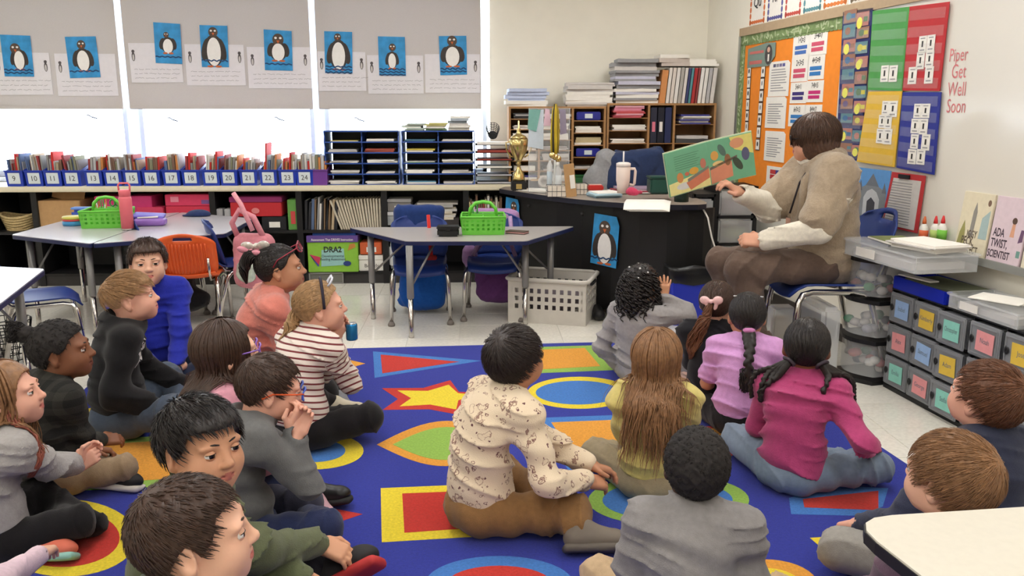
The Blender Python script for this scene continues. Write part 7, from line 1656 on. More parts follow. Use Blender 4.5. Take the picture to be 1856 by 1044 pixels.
def print_mat():
    m = mat('doodle_print_fleece', srgb(224, 204, 176), .92, var=0, bump=.3, bscale=300, sheen=.15); nt = m.node_tree; N = nt.nodes.new; tc = N('ShaderNodeTexCoord')
    nz = N('ShaderNodeTexNoise'); nz.inputs['Scale'].default_value = 45; nz.inputs['Detail'].default_value = 3; mx = N('ShaderNodeVectorMath'); mx.operation = 'MULTIPLY_ADD'; mx.inputs[1].default_value = (.034, .034, .034)
    nt.links.new(tc.outputs['Object'], nz.inputs['Vector']); nt.links.new(nz.outputs['Color'], mx.inputs[0]); nt.links.new(tc.outputs['Object'], mx.inputs[2])
    col = None
    for sc_, lo_, hi_, c in ((24, .20, .30, (150, 118, 104)), (33, 0, .17, (104, 66, 68)), (27, .30, .36, (170, 140, 122)), (40, .16, .25, (128, 92, 86))):
        v = N('ShaderNodeTexVoronoi'); v.inputs['Scale'].default_value = sc_; nt.links.new(mx.outputs[0], v.inputs['Vector'])
        lt = N('ShaderNodeMath'); lt.operation = 'COMPARE'; lt.inputs[1].default_value = (lo_+hi_)/2; lt.inputs[2].default_value = (hi_-lo_)/2; nt.links.new(v.outputs['Distance'], lt.inputs[0])
        sp = N('ShaderNodeSeparateColor'); nt.links.new(v.outputs['Color'], sp.inputs[0]); g = N('ShaderNodeMath'); g.operation = 'GREATER_THAN'; g.inputs[1].default_value = .45; nt.links.new(sp.outputs[0], g.inputs[0])
        ml = N('ShaderNodeMath'); ml.operation = 'MULTIPLY'; nt.links.new(lt.outputs[0], ml.inputs[0]); nt.links.new(g.outputs[0], ml.inputs[1])
        mix = N('ShaderNodeMix'); mix.data_type = 'RGBA'; nt.links.new(ml.outputs[0], mix.inputs[0]); mix.inputs[7].default_value = (*srgb(*c), 1)
        if col is None: mix.inputs[6].default_value = (*srgb(226, 206, 178), 1)
        else: nt.links.new(col, mix.inputs[6])
        col = mix.outputs[2]
    nt.links.new(col, nt.nodes['Principled BSDF'].inputs['Base Color']); return m
def plaid_mat():
    m = mat('black_plaid_fleece', srgb(30, 29, 27), .95, var=0, bump=.5, bscale=250); nt = m.node_tree; N = nt.nodes.new; tc = N('ShaderNodeTexCoord'); col = []
    for d in ('X', 'Z'):
        w = N('ShaderNodeTexWave'); w.bands_direction = d; w.inputs['Scale'].default_value = 6; nt.links.new(tc.outputs['Object'], w.inputs['Vector']); r = N('ShaderNodeMath'); r.operation = 'GREATER_THAN'; r.inputs[1].default_value = .5; nt.links.new(w.outputs['Fac'], r.inputs[0]); col.append(r)
    ad = N('ShaderNodeMath'); ad.operation = 'ADD'; nt.links.new(col[0].outputs[0], ad.inputs[0]); nt.links.new(col[1].outputs[0], ad.inputs[1]); h = N('ShaderNodeMath'); h.operation = 'MULTIPLY'; h.inputs[1].default_value = .5; nt.links.new(ad.outputs[0], h.inputs[0])
    r = N('ShaderNodeValToRGB'); r.color_ramp.elements[0].color = (*srgb(24, 23, 22), 1); r.color_ramp.elements[1].color = (*srgb(52, 51, 46), 1); nt.links.new(h.outputs[0], r.inputs[0]); nt.links.new(r.outputs[0], nt.nodes['Principled BSDF'].inputs['Base Color']); return m
def chest_text(p, txt, size, m, z=0.0, x=0.0):
    from mathutils.bvhtree import BVHTree
    me = p.shirt_o.data; bv = BVHTree.FromPolygons([v.co[:] for v in me.vertices], [tuple(q.vertices) for q in me.polygons]); V, F = text_geo(txt, .03, 'CENTER')
    c = p.B2; out = []
    for u, v in V:
        o = Vector((c[0]-(u*size+x), c[1]+.6, c[2]+v*size+z)); h = bv.ray_cast(o, Vector((0, -1, 0)))
        out.append(tuple((h[0] if h[0] is not None else Vector((o.x, c[1]+.08, o.z)))+Vector((0, .0022, 0))))
    b = MB(); b.add(out, F, m); b.build('printed_lettering', p.t)

# ---- left group
p = Person('girl in a light pink top at the lower left picture corner', **spot(-105, 925, .52, 55), hy=75, hp=4, hs=0.921); p.cross(); p.set_arm('R', atz(70, 1006, .17), pose='rest', world=True); p.set_arm('L', (-.1, .24, .15))
p.body(SK['light'], LP['light']); p.shirt(cloth(224, 196, 208), seed=31); p.pants(BLACKP); p.shoes(flat(60, 60, 64), flat(220, 120, 96)); p.long_hair(HR['light'], .2, 120, seed=31)

p = Person('girl in a grey ribbed sweater with light brown hair, hands clasped, at left edge', **spot(14, 716, .50, 44, .08), hy=80, hp=8, hs=0.940, slouch=.045); p.cross(spread=-.07, lift=.02)
p.set_arm('R', atz(138, 846, .17), (.3, .8, .4), (.9, -.2, .3), 'clasp', world=True); p.set_arm('L', atz(142, 836, .19), (-.3, .8, .4), (-.9, .2, .3), 'clasp', world=True)
p.body(SK['rosy'], LP['light'], eye=(96, 110, 90), brow=HR['light'], vox=.004); p.shirt(cloth(162, 158, 156, bscale=180, bump=.6), loose=1.12, seed=2, fold=.006); p.pants(BLACKP); p.foot('L', 66, 978, (.75, .65, 0), (.5, -.4, -1)); p.shoes(flat(222, 116, 92), flat(150, 200, 188))
p.long_hair(HR['light'], .24, 170, a0=.95, seed=2, wave=.008, part=.004)
b_ = hair_mat('copper_streak', 142, 78, 62); p.pony(b_, (.062, .012, -.02), [(.075, .03, -.10), (.075, .03, -.18), (.07, .03, -.26)], .02, 26, 3, 'hair_streak')

p = Person('child with a dark bun in a black plaid fleece, hands on the ankle', **spot(112, 636, .51, 40, .09), hy=78, hp=4, hs=0.978, slouch=.045); p.cross(spread=-.05, out=.05); p.foot('L', 196, 850, (.85, .5, 0), (.1, -.3, -1))
p.set_arm('R', atz(182, 798, .13), (.1, .9, -.2), (.5, -.2, .8), 'rest', world=True); p.set_arm('L', atz(165, 812, .16), (.5, .8, -.3), (-.3, .2, .9), 'clasp', world=True)
p.body(SK['brown'], LP['brown'], face=(1.06, 1.1), eye=(40, 26, 20), brow=HR['black'], vox=.004); p.shirt(plaid_mat(), hood=False, seed=5, loose=1.08, fold=.006); p.pants(cloth(150, 128, 102), .9); p.shoes(flat(30, 29, 30), flat(214, 208, 200), 1.05)
p.cap_hair(HR['afro'], 'up', .012, strands=704, L=.02, w=.0024, rough=.0025, curl=True, seed=4, lift=.006)
f = Field(); f.ell(p.H(0, -.098, .075), V3(.032, .026, .030)*p.hs, p.R, .01); f.ell(p.H(.01, -.122, .086), V3(.020, .018, .020)*p.hs, p.R, .02); f.ell(p.H(-.01, -.118, .066), V3(.018, .018, .018)*p.hs, p.R, .02); f.fn(lambda X, Y, Z, D: D+.003*np.sin(X*260)*np.sin(Y*240)*np.sin(Z*250)); field_obj(f, .0035, HR['afro'], 'hair_bun', p.t)
p.pony(HR['afro'], (0, -.10, .08), [(0, -.135, .09), (0.01, -.155, .095)], .03, 60, 5, 'bun_wisps', w=.004, prof=(.8, 1.2, 1.3), wave=.006)

p = Person('blond boy with faded sides in a black hoodie with white lettering', **spot(238, 540, .58, 66, .08), hy=74, hp=8, hs=0.978); p.cross(lift=.06); p.set_arm('R', (.17, .15, .15), (-.3, .9, -.2), (.6, .2, .7), pole=(.3, -1, -.5)); p.set_arm('L', (-.10, .27, .15))
p.body(SK['rosy'], LP['light'], face=(1.03, .95), eye=(110, 130, 140), brow=HR['lblond'], vox=.004); p.shirt(cloth(26, 25, 27), hood=True, name='hoodie', seed=7, loose=1.12, fold=.006); chest_text(p, 'BRUINS', .082, flat(212, 210, 210), -.04, -.025)
p.pants(cloth(74, 84, 100)); p.shoes(flat(120, 118, 116), flat(210, 206, 200)); p.cap_hair(HR['lblond'], 'fade', .013, strands=1344, L=.05, w=.0024, lift=.012, fwd=.9, seed=6, fringe=.85, fz=.056)
b_ = mat('skin_stubble_fade', srgb(180, 140, 110), .7, var=.12, scale=200); p.cap_hair(b_, 'short', .0012, name='faded_sides', strands=0, bump=0)

p = Person('boy in a royal blue sweater facing the viewer, hands in his lap', **spot(268, 476, .62, 150, .06), hy=158, hp=2, hs=1.015); p.cross(); lap(p, .045, .26, .15)
p.body(SK['light'], LP['light'], eye=(74, 60, 50), brow=HR['dark'], vox=.004); p.shirt(cloth(38, 48, 160), seed=9, fold=.005); p.pants(cloth(34, 42, 66)); p.shoes(flat(50, 48, 50), SOLEW); p.cap_hair(HR['dark'], 'short', .013, strands=1216, L=.032, w=.0024, lift=.010, fwd=.7, seed=8, fringe=.9, fz=.054)
p.ring((0, 0, 0), (0, 0, 1), .001, .0005, STEEL, 'bracelet'); o = [c for c in p.t.children if c.name.startswith('bracelet')][0]; bpy.data.objects.remove(o)
S, E, W, d, dr, ps = p.arm['L']; b = MB(); a = unit(np.cross(d, [0, 0, 1])); e = np.cross(d, a); b.tube([tuple(W-d*.002+(a*math.cos(q)+e*math.sin(q))*.025) for q in [2*math.pi*i/16 for i in range(16)]], .004, flat(60, 70, 90), 6, closed=True); b.build('bracelet', p.t)

p = Person('girl with long dark brown hair and purple glasses in a pink top', **spot(412, 638, .57, 58, .06), hy=66, hp=2, hs=0.978); p.cross(); lap(p)
p.body(SK['light'], LP['light'], brow=HR['dark']); p.shirt(cloth(214, 150, 166), seed=11); p.pants(cloth(60, 60, 76)); p.shoes(flat(190, 150, 160), WHITE); p.long_hair(HR['dark'], .36, 300, a0=.75, seed=10, w=.010, wave=.006)
p.glasses(plastic(136, 96, 190), label='purple glasses')

p = Person('girl in a coral sweater with black hair tied up, seen in profile', **spot(508, 487, .63, 70, .10), hy=80, hp=4, hs=1.053, slouch=.05); p.cross(); lap(p, .05, .25, .16)
p.body(SK['olive'], LP['tan'], eye=(50, 34, 28), brow=HR['black'], vox=.0042); p.shirt(cloth(206, 122, 108, bscale=200, sheen=.4), seed=13, loose=1.1, fold=.005); p.pants(BLACKP); p.shoes(flat(120, 120, 126), SOLEW)
p.cap_hair(HR['black'], 'up', .007, strands=768, L=.06, w=.0024, lift=.002, seed=12, crown=(0, .11, .06)); p.pony(HR['black'], (0, -.075, .075), [(0, -.12, .07), (0, -.15, .02), (0, -.145, -.05)], .028, 50, 14)
IRID = mat('iridescent_fabric', srgb(206, 200, 190), .25, .4, var=.3, scale=60); p.bow((0, -.088, .105), IRID, .046, rotm(.5, 0, 1.3), label='iridescent hair bow'); p.bow((0, -.112, .085), cloth(226, 150, 166), .042, rotm(1.0, .3, 1.3), label='pink hair bow')
p.glasses(plastic(150, 40, 60), mat('dark_lens', srgb(70, 60, 70), .1, alpha=.6, var=0), up=.045, tilt=.42, name='sunglasses', label='red sunglasses pushed up on the head')

p = Person('girl in a white and maroon striped shirt with hands clasped at her chin', **spot(580, 556, .56, 42, .12), hy=76, hp=3, hs=0.987, slouch=.05); p.cross(spread=-.05, lift=.02, front='L', out=.06); p.foot('L', 604, 731, (.74, .67, 0), (.55, -.60, -.6))
p.set_arm('R', atz(602, 618, .41), (.25, .55, .75), (.9, .1, -.2), 'clasp', world=True, pole=(.5, .1, -1)); p.set_arm('L', atz(608, 612, .42), (-.2, .55, .75), (-.9, .1, -.2), 'clasp', world=True, pole=(-.5, .1, -1))
p.body(SK['rosy'], LP['light'], eye=(100, 110, 120), brow=HR['blond'], vox=.0042); p.shirt(stripes_mat(), seed=15, stripe=True, vox=.006); p.pants(BLACKP); p.shoes(flat(196, 186, 164), flat(198, 188, 166), 1.1)
p.cap_hair(HR['blond'], 'up', .009, strands=960, L=.07, w=.0024, lift=.003, seed=16, crown=(0, .10, .07)); p.pony(HR['blond'], (0, -.09, .0), [(-.01, -.115, -.06), (-.01, -.12, -.14), (0, -.11, -.24)], .034, 70, 17, 'hair_tail', w=.007)
b = MB(); b.tube([tuple(p.H(.0815*math.sin(a), .012, .024+.0925*math.cos(a))) for a in np.linspace(-1.75, 1.75, 25)], .006*p.hs, flat(40, 34, 52), 6); b.build('headband', p.t)
b = MB()
for sx in (-1, 1):
    pts = [tuple(p.H(sx*.023+.019*math.cos(a), .046+.012*math.sin(a), .103+.016*math.sin(a)-.010*math.cos(a)*sx*.3)) for a in [2*math.pi*i/16 for i in range(16)]]
    b.tube(pts, .0045*p.hs, flat(206, 208, 220, .3), 6, closed=True); b.add(pts, [tuple(range(16))], mat('dark_lens', srgb(70, 60, 70), .1))
b.tube([tuple(p.H(-.006, .046, .104)), tuple(p.H(.006, .046, .104))], .004, flat(206, 208, 220, .3), 6)
o = b.build('sunglasses', p.t); o['label'] = 'white sunglasses on the headband'
q = atz(634, 608, .42); t = thing('drink_can', 'small bright blue can held by the girl in the striped shirt', 'can', (q[0]+.01, q[1]-.01, .405)); b = MB(); b.lathe([(0, 0), (.022, 0), (.024, .006), (.024, .062), (.021, .068), (0, .068)], mat('blue_metal', srgb(44, 130, 190), .25, .7, var=.02), n=18); b.build('body', t); b = MB(); b.lathe([(0, .068), (.021, .0682), (.020, .071), (0, .070)], STEEL, n=18); b.build('lid', t)

p = Person('boy in a grey hoodie with orange and blue glasses, hands at his mouth', **spot(490, 704, .51, 62, .10), hy=72, hp=-12, hs=0.959, slouch=.055); p.cross(lift=.05, front='L'); p.foot('L', 566, 884, (.5, .85, .1), (.3, 0, -1))
p.set_arm('R', atz(528, 780, .40), (.05, .5, .9), (.8, .5, 0), 'clasp', world=True, pole=(.4, .3, -1)); p.set_arm('L', atz(540, 788, .39), (-.2, .5, .9), (-.8, .4, 0), 'clasp', world=True, pole=(-.4, .3, -1))
p.body(SK['rosy'], LP['light'], eye=(70, 60, 50), brow=HR['dark']); p.shirt(cloth(104, 104, 104), hood=True, name='hoodie', seed=19, loose=1.1, fold=.006); p.pants(cloth(38, 46, 80)); p.shoes(flat(24, 24, 26, .4), flat(30, 30, 32)); p.cap_hair(HR['dark'], 'short', .010, strands=1088, L=.028, w=.0024, lift=.006, fwd=.6, seed=18)
p.glasses(plastic(60, 90, 190), None, plastic(222, 92, 44), label='blue glasses with orange temples')

p = Person('boy with black hair in an olive shirt looking back towards the viewer', **spot(366, 808, .60, 75, .08), hy=128, hp=2, hs=.97, tw=-8); p.cross(spread=.02); p.foot('L', 585, 1022, (.35, .80, .40), (.75, .2, -.55))
p.set_arm('R', atz(580, 985, .16), (.5, .8, -.3), (.2, -.2, .95), 'rest', world=True, L=(.235, .215)); p.set_arm('L', (-.12, .28, .16))
p.body(SK['tan'], LP['tan'], face=(1.12, 1.05), eye=(36, 26, 22), brow=HR['black'], vox=.0038); p.shirt(cloth(92, 98, 70), seed=21, loose=1.1, fold=.006); p.pants(cloth(40, 40, 44)); p.shoes(flat(36, 34, 36), flat(186, 52, 52), 1.12); p.cap_hair(HR['black'], 'short', .016, strands=1472, L=.034, w=.0024, lift=.012, fwd=.9, seed=20, fringe=.90, fz=.056)

p = Person('boy with short brown hair in the lower left foreground, in profile', **spot(352, 972, .60, 78, .05), hy=74, hp=4, hs=0.996); p.cross(); lap(p)
p.body(SK['light'], LP['light'], face=(1.08, 1.0), eye=(60, 46, 40), brow=HR['dark'], vox=.0036); p.shirt(cloth(70, 76, 60), seed=23); p.pants(NAVYP); p.shoes(flat(50, 50, 54), SOLEW); p.cap_hair(HR['dark'], 'short', .009, strands=1344, L=.022, w=.0024, lift=.006, fwd=.5, seed=22)

# ---- middle and right group, mostly seen from behind
p = Person('boy in a cream doodle print sweatshirt and brown trousers in the middle', **spot(934, 651, .55, 58, .13), hy=46, hp=6, hs=0.968, slouch=.06); p.cross(spread=.0, out=.06); p.foot('L', 1052, 957, (.53, .85, 0), (.51, -.32, -.8))
p.set_arm('R', atz(1062, 872, .17), (.1, .9, -.3), (.4, -.3, .85), 'rest', world=True, L=(.225, .205)); p.set_arm('L', atz(1068, 842, .19), (.5, .8, -.3), (-.2, .2, .95), 'rest', world=True, L=(.225, .205))
p.body(SK['olive'], LP['tan'], eye=(40, 30, 24), brow=HR['black'], vox=.004); p.shirt(print_mat(), seed=25, loose=1.1, vox=.0065, name='sweatshirt', fold=.006); p.pants(BROWNP, 1.05, fold=.006); p.shoes(flat(120, 110, 98), flat(98, 90, 82), 1.05); p.cap_hair(HR['soft'], 'short', .016, strands=1664, L=.05, w=.0024, lift=.010, fwd=.4, seed=24)

p = Person('girl in a grey hoodie with curly black hair raising her right hand', **spot(1164, 517, .50, 42, .0, .0), hy=55, hp=6, hs=0.940, slouch=.03); p.pel = p.pel; p.cross()
q = p.hp; p.set_arm('R', aty(1202, 540, 3.90), (.1, .05, 1), (.7, -.7, .1), 'open', world=True, pole=(.5, -.3, -1), L=(.175, .16)); p.set_arm('L', atz(1134, 676, .035), (-.7, .6, -.25), (-.3, .1, .95), 'flat', world=True, pole=(-.6, -.6, .2), L=(.24, .22))
p.body(SK['tan'], LP['tan'], brow=HR['black']); p.shirt(cloth(156, 152, 152), hood=True, name='hoodie', seed=27, fold=.006, loose=1.1); p.pants(cloth(150, 146, 148)); p.shoes(WHITE, SOLEW); p.cap_hair(HR['black'], 'up', .012, strands=160, L=.02, seed=26, curl=True, rough=.002); p.curls(HR['black'], 170, .17, 27, .010, w=.005)
for i, (x, y, z) in enumerate(((.03, -.04, .098), (-.03, -.05, .098), (.0, -.085, .078), (.05, -.075, .062), (-.05, -.08, .055), (.02, -.10, .045), (-.02, .0, .106), (.06, -.02, .078))):
    b = MB(); b.ball(tuple(p.H(x*1.08, y*1.08, z*1.06)), .0055*p.hs, flat(230, 228, 226, .2), 8); b.build('pearl', p.t)

p = Person('girl in a black top with a brown ponytail and pale pink bow', **spot(1300, 548, .51, 22, .05), hy=30, hp=8, hs=0.921); p.cross(); lap(p)
p.body(SK['light'], LP['light'], brow=HR['brown']); p.shirt(cloth(28, 27, 32), seed=29); p.pants(cloth(196, 160, 150)); p.shoes(flat(200, 196, 196), WHITE); p.cap_hair(HR['dark'], 'up', .008, strands=960, L=.07, w=.0024, lift=.002, seed=28, crown=(0, .11, .06))
p.pony(HR['chest'], (-.005, -.105, .03), [(-.02, -.13, -.03), (-.05, -.14, -.10), (-.075, -.13, -.19), (-.07, -.12, -.25)], .036, 90, 29, w=.006, prof=(.35, .8, 1.1, .5), wave=.004); p.bow((0, -.108, .045), cloth(238, 196, 196), .040, rotm(0, .1, math.pi), label='pale pink satin bow')

p = Person('girl in a lavender t-shirt with one long black braid', **spot(1354, 572, .50, 18, .07), hy=12, hp=6, hs=0.921, slouch=.045); p.cross(spread=-.02); p.set_arm('R', (.13, .24, .14)); p.set_arm('L', (-.1, .25, .14))
p.body(SK['olive'], LP['tan'], bare_arm=True); p.shirt(cloth(206, 152, 206), 'short', seed=33, fold=.006, loose=1.1, name='t_shirt'); p.pants(BLACKP); p.shoes(flat(60, 50, 60), SOLEW); p.cap_hair(HR['black'], 'up', .009, strands=1024, L=.08, w=.0024, lift=.002, seed=32, crown=(0, .11, .06))
PKS = cloth(206, 130, 186); p.braid(HR['black'], [(0, -.100, -.03), (0, -.13, -.07), (-.002, -.15, -.12), (0, -.16, -.17), (0, -.165, -.21)], .026, gap=.024); p.pony(HR['black'], (0, -.165, -.21), [(0, -.165, -.235), (-.005, -.165, -.26), (-.012, -.16, -.285)], .020, 60, 33, 'braid_end', prof=(.6, 1.1, 1, .3), gap=.014); p.ring((0, -.10, -.035), (0, -.5, -1), .019, .011, PKS, label='pink scrunchie'); p.ring((0, -.168, -.205), (0, -.1, -1), .019, .009, PKS, label='pink hair tie')
for sx in (-1, 1): p.bow((sx*.055, -.0, .090), flat(206, 206, 210, .2), .009, rotm(.3, 0, 0), name='hair_clip', label='silver hair clip')

p = Person('girl in a pale yellow shirt with very long light brown hair', **spot(1190, 648, .50, 12, .05), hy=18, hp=5, hs=0.959); p.cross(spread=.0); lap(p)
p.body(SK['light'], LP['light']); p.shirt(cloth(212, 196, 122), seed=35, loose=1.12, fold=.007); p.pants(cloth(150, 136, 110)); p.shoes(flat(186, 172, 150), flat(120, 112, 104)); p.long_hair(HR['light'], .36, 340, a0=.85, seed=34, w=.0085, wave=.010, spread=.05)

p = Person('girl in a magenta sweater and blue jeans with black twisted braids', **spot(1462, 628, .51, 34, .10), hy=22, hp=6, hs=0.978, slouch=.05); p.cross(spread=.055, lift=-.005, out=.04)
p.set_arm('R', atz(1572, 812, .17), (.3, .9, -.2), (.3, -.2, .9), 'rest', world=True, L=(.225, .205)); p.set_arm('L', (-.08, .25, .14))
p.body(SK['brown'], LP['brown'], brow=HR['black']); p.shirt(cloth(172, 66, 112, bscale=220), seed=37, loose=1.08, fold=.007, name='sweater'); p.pants(cloth(118, 132, 150, bscale=500), fold=.006); p.shoes(flat(126, 104, 88), flat(110, 92, 78)); p.cap_hair(HR['black'], 'up', .008, strands=832, L=.07, w=.0024, lift=.002, seed=36, crown=(0, .05, .105))
for sx, n in ((-1, 4), (1, 5)):
    for i in range(n):
        a = i*.016; p.braid(HR['black'], [(sx*.055, -.085, -.03), (sx*(.075+a*.6), -.10+a*.4, -.06), (sx*(.085+a*1.2), -.095+a*.8, -.11), (sx*(.08+a*1.5), -.10+a, -.155-.01*i)], .0120, 'twist', gap=.013)
    p.ring((sx*.055, -.085, -.03), (sx*.5, -.5, -.6), .020, .006, flat(60, 50, 60), 'hair_tie')
p.shirt_o['label'] = 'magenta sweater'

p = Person('boy with short coily black hair in a grey t-shirt, seen from behind', **spot(1262, 846, .50, 14, .05), hy=10, hp=12, hs=0.90, slouch=.045, sh_w=.128); p.cross(spread=.03, lift=.03); p.set_arm('R', (.14, .22, .15), pole=(.35, -.5, -.8)); p.set_arm('L', (-.14, .22, .15), pole=(-.35, -.5, -.8))
p.body(SK['deep'], LP['deep'], bare_arm=True); p.shirt(cloth(138, 134, 134), 'short', seed=39, loose=1.15, fold=.007, name='t_shirt', vox=.007); p.pants(cloth(196, 168, 134)); p.shoes(flat(70, 70, 74), SOLEW); p.cap_hair(HR['afro'], 'short', .013, strands=960, L=.012, w=.0024, lift=.004, seed=38, rough=.003, curl=True, vox=.0042)

p = Person('boy in a navy shirt with short brown hair by the drawer unit', **spot(1788, 722, .56, -18, .05, .07), hy=-24, hp=12, hs=0.959); p.cross(spread=.02); p.set_arm('R', (.2, .2, .17)); p.set_arm('L', (-.18, .22, .16))
p.body(SK['rosy'], LP['light'], brow=HR['brown']); p.shirt(cloth(48, 52, 72), seed=41, loose=1.1, fold=.006); p.pants(cloth(150, 146, 140)); p.shoes(flat(90, 90, 96), SOLEW); p.cap_hair(HR['chest'], 'short', .012, strands=1472, L=.035, w=.0024, lift=.008, seed=40, crown=(.01, -.075, .075))

p = Person('boy with light brown hair swirled at the crown behind the cream table', **spot(1722, 868, .55, -14, .05), hy=-28, hp=2, hs=0.940); p.cross(); lap(p)
p.body(SK['light'], LP['light'], brow=HR['light']); p.shirt(cloth(110, 84, 100), seed=43); p.pants(cloth(100, 76, 92)); p.shoes(flat(80, 80, 84), SOLEW); p.cap_hair(HR['light'], 'short', .014, strands=1664, L=.045, w=.0024, lift=.008, seed=42, crown=(.02, -.08, .07))
# ================================================================== TEACHER WITH THE PICTURE BOOK
YT = 4.2
pl = aty(1478, 500, YT); hdp = aty(1474, 252, YT+.02)
chair('school_chair', 'large blue school chair the teacher sits on, in front of the whiteboard', (pl[0]+.05, YT, 0), -math.pi/2-.05, CB, 1.27, False, None)
p = Person('teacher with a dark brown bob in a beige knit vest, holding a picture book open', pel=(pl[0], YT), hd=-92, head=hdp, hy=-70, hp=-4, sc=1.24, hs=1.06, pz=.575/1.24, slouch=.03, group=None)
k = 1/1.24
for side, sx, kx in (('L', -1, .0), ('R', 1, .03)):
    p.set_leg(side, (sx*.085*k, .03*k, .555*k), (sx*.10*k, (.44+kx)*k, (.555)*k), (sx*.10*k, (.30+kx)*k, .10*k), (0, 1, -.12), (0, 0, -1))
p.set_arm('R', aty(1340, 349, YT-.02), (-.15, .75, .5), (-.1, -.55, .8), 'hold', world=True, pole=(.5, -.3, -1), L=(.235, .215))
p.set_arm('L', aty(1382, 437, YT-.15), (.25, .95, .05), (-.75, .1, .6), 'fist', world=True, pole=(-.6, -.6, -.3), L=(.235, .21))
p.body(SK['adult'], LP['light'], eye=(90, 70, 50), brow=HR['dark'], vox=.0045, hand_vox=.0032)
p.shirt(cloth(226, 218, 202), seed=51, loose=1.28, fold=.008, name='blouse')
p.pants(cloth(104, 86, 76), 1.0, seed=52, fold=.006); p.shoes(flat(96, 76, 62), flat(70, 56, 48))
KN = cloth(164, 146, 124, bscale=140, bump=.9, sheen=.3, var=.12)
f = p.shirt_field('short', 1.18, False, loose=1.0); c = p.sc; R2 = basis(p.CT-p.B1, p.X)
f.cap(p.sh['L'], p.sh['R'], .066*c, k=.05*c)
for side in 'LR':
    S, E, W = p.arm[side][:3]; f.cap(S, S+(E-S)*.80, .074*c, .080*c, k=.05*c)
f.ell(p.P0+V3(0, -.05, .0)*c, V3(.145, .118, .12)*c, None, .06*c); f.ell(p.B1+V3(0, -.01, .02)*c, V3(.132, .112, .15)*c, R2, .06*c)
f.ell(p.CT+V3(0, -.02, .02)*c, V3(.092, .078, .055)*c, R2, .03*c); f.cap(p.CT-p.up*.0, p.nk+unit(p.nk-p.CT)*.08, .055*c, .058*c, .012, 's')
f.ell(p.B2, V3(.134, .106, .13)*c, R2, .05*c)
f.fn(folds(.0055, 32, 53, (.3, 1, .5))); f.fn(folds(.003, 70, 54, (.2, .6, 1)))
field_obj(f, .0095, KN, 'knit_vest', p.t)
# collar roll down the front edge
b = MB(); 
for sx in (-1, 1):
    a = p.CT+V3(sx*.05, -.03, .03)*c; e = p.B1+V3(sx*.045, .125, -.02)*c; pts = [a, p.CT+V3(sx*.06, .03, -.005)*c, p.B2+V3(sx*.055, .115, .04)*c, e]; b.tube([tuple(q) for q in pts], [.022*c, .026*c, .024*c, .012*c], KN, 8)
b.build('shawl_collar', p.t)
b = MB(); b.tube([tuple(p.CT+V3(-.04, .045, .02)*c), tuple(p.B2+V3(-.035, .135, .03)*c), tuple(p.B1+V3(-.02, .155, .05)*c)], .005, flat(40, 34, 40), 6); b.build('lanyard', p.t)
b = MB(); q = p.B1+V3(-.02, .16, .0)*c; b.rbox(tuple(q), (.05, .006, .075), .002, flat(196, 150, 130)); b.build('name_badge', p.t)
S, E, W, d, dr, ps = p.arm['L']; b = MB(); a = unit(np.cross(d, [0, 0, 1])); e = np.cross(d, a); b.tube([tuple(W-d*.008+(a*math.cos(q)+e*math.sin(q))*.030) for q in [2*math.pi*i/16 for i in range(16)]], .008, flat(28, 28, 32, .4), 6, closed=True); b.build('watch', p.t)
p.sf = f
bobm = hair_mat('dark_chestnut', 76, 53, 40)
p.cap_hair(bobm, 'bob', .024, strands=1700, L=.10, w=.0030, lift=.012, seed=55, crown=(0.0, -.01, .11), bump=.002, extra=[((0, -.05, -.045), (.082, .066, .062), .03), ((.058, -.01, -.05), (.026, .055, .055), .03), ((-.058, -.01, -.05), (.026, .055, .055), .03)])
p.glasses(flat(30, 26, 28, .3), mat('smoke_lens', srgb(60, 50, 50), .1, alpha=.75, var=0), w=.028, h=.022, label='dark framed glasses')
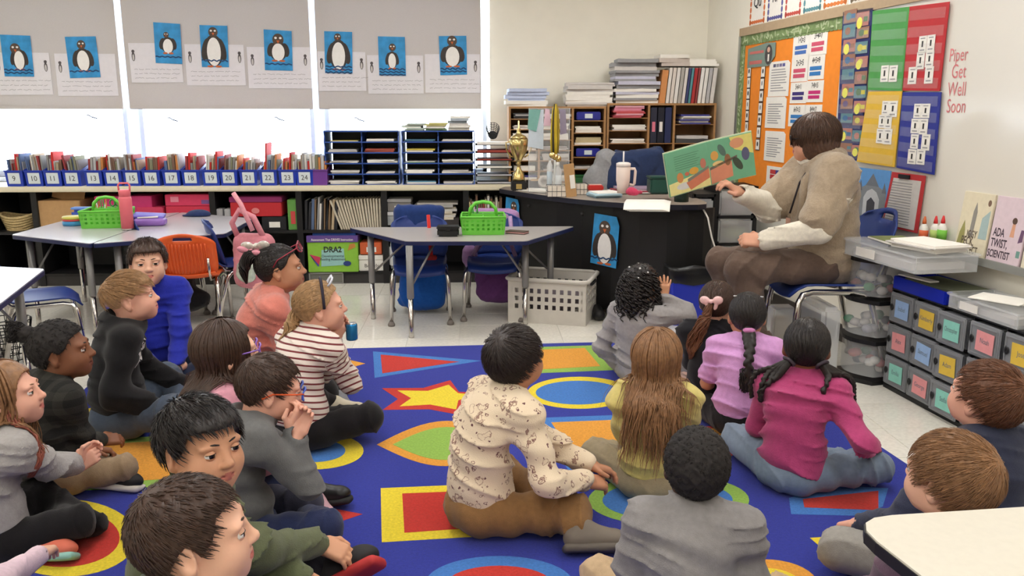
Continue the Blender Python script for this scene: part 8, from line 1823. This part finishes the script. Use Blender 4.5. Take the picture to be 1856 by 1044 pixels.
# the open picture book
q = aty(1285, 297, YT+.05); t = thing('picture_book', 'open picture book with green illustrated pages held up by the teacher', 'book', q, 0)
t.rotation_euler = (.12, -.235, .12); w, h = .235, .225
GP = mat('green_page', srgb(112, 172, 136), .7, var=.08, scale=9); CRM = flat(232, 220, 150)
cv = MB(); 
for sx in (-1, 1): cv.box((sx*w/2, .012, 0), (w+.006, .004, h+.010), flat(206, 210, 180), M=Matrix.Rotation(-sx*.10, 4, 'Z'))
cv.build('cover', t)
for sx, nm in ((-1, 'left_page'), (1, 'right_page')):
    M_ = Matrix.Rotation(-sx*.10, 4, 'Z'); b = MB(); b.bb(0 if sx > 0 else -w, w if sx > 0 else 0, 0, .008, -h/2, h/2, GP, M_); pg = b.build(nm, t)
    X0 = sx*w/2; b = MB(); y = -.0006
    if sx < 0:
        for r in range(7): b.bb(X0-.07, X0+.07-.01*(r % 3), y, .0, h*.36-r*.0115, h*.36-r*.0115+.0018, flat(80, 120, 96), M_)
        b.slab([(X0-w*.49, -h*.49), (X0+w*.49, -h*.49), (X0+w*.49, -h*.10), (X0-w*.49, -h*.22)], y, 0, CRM, M_)
        b.slab(ellipse(X0-.05, -.028, .018, .026), y*2, 0, flat(206, 140, 84), M_); b.slab(ellipse(X0+.03, -.012, .026, .018), y*2, 0, flat(214, 160, 70), M_); b.slab(ellipse(X0-.01, -.018, .012, .010), y*2, 0, flat(200, 110, 84), M_)
        b.slab(ellipse(X0-.03, -.075, .045, .018), y*2, 0, flat(214, 210, 206), M_); b.slab([(X0+.0, -.105), (X0+w*.48, -.07), (X0+w*.48, -.02), (X0-.02, -.062)], y*2.2, 0, flat(206, 122, 92), M_); b.slab([(X0-.01, -.062), (X0+w*.48, -.02), (X0+w*.48, -.008), (X0-.01, -.045)], y*2.6, 0, flat(126, 124, 112), M_)
        b.slab(ellipse(X0+.085, .012, .016, .026), y*2, 0, flat(190, 120, 100), M_)
    else:
        b.slab([(X0-w*.49, -h*.49), (X0+.0, -h*.40), (X0+.0, -.01), (X0-w*.49, -.02)], y, 0, flat(214, 140, 110), M_); b.slab([(X0-w*.49, -.035), (X0+.03, .002), (X0+.03, .014), (X0-w*.49, -.022)], y*2, 0, flat(110, 100, 92), M_)
        b.slab([(X0+.02, h*.2), (X0+w*.49, h*.02), (X0+w*.49, h*.49), (X0+.0, h*.49)], y*1.3, 0, flat(222, 210, 120), M_)
        b.slab(ellipse(X0+.035, .075, .036, .026), y*2, 0, flat(212, 150, 112), M_); b.slab(ellipse(X0-.045, .055, .016, .034, 20, .4), y*2, 0, flat(86, 112, 100), M_); b.slab(ellipse(X0-.085, .035, .020, .024), y*2, 0, flat(214, 160, 84), M_); b.slab(ellipse(X0+.075, .01, .020, .034), y*2, 0, flat(92, 92, 120), M_); b.slab(ellipse(X0+.03, -.03, .018, .04, 16, .5), y*2, 0, flat(66, 76, 62), M_); b.slab(ellipse(X0-.02, .0, .016, .030), y*2, 0, flat(140, 100, 70), M_); b.slab(ellipse(X0-.07, -.01, .03, .014), y*2, 0, flat(222, 190, 130), M_)
    b.build('illustration', pg)
t = thing('tote_bag', 'clear plastic tote bag hanging below the teacher\'s chair seat', 'bag', (pl[0]+.02, YT-.05, .02), -math.pi/2)
b = MB(); b.rbox((.0, .0, .17), (.30, .10, .34), .02, CLEAR2); b.build('sack', t); b = MB(); b.rbox((.02, 0, .12), (.14, .06, .2), .02, flat(196, 170, 140)); b.build('contents', t)
t = thing('waste_paper_box', 'clear box with papers on the floor under the teacher\'s chair', 'box', (pl[0]-.12, YT+.12, .0), 0)
b = MB(); b.rbox((0, 0, .15), (.12, .1, .3), .01, CLEAR2); b.build('body', t); b = MB(); b.rbox((0, 0, .13), (.09, .07, .22), .01, flat(190, 170, 140)); b.build('contents', t)
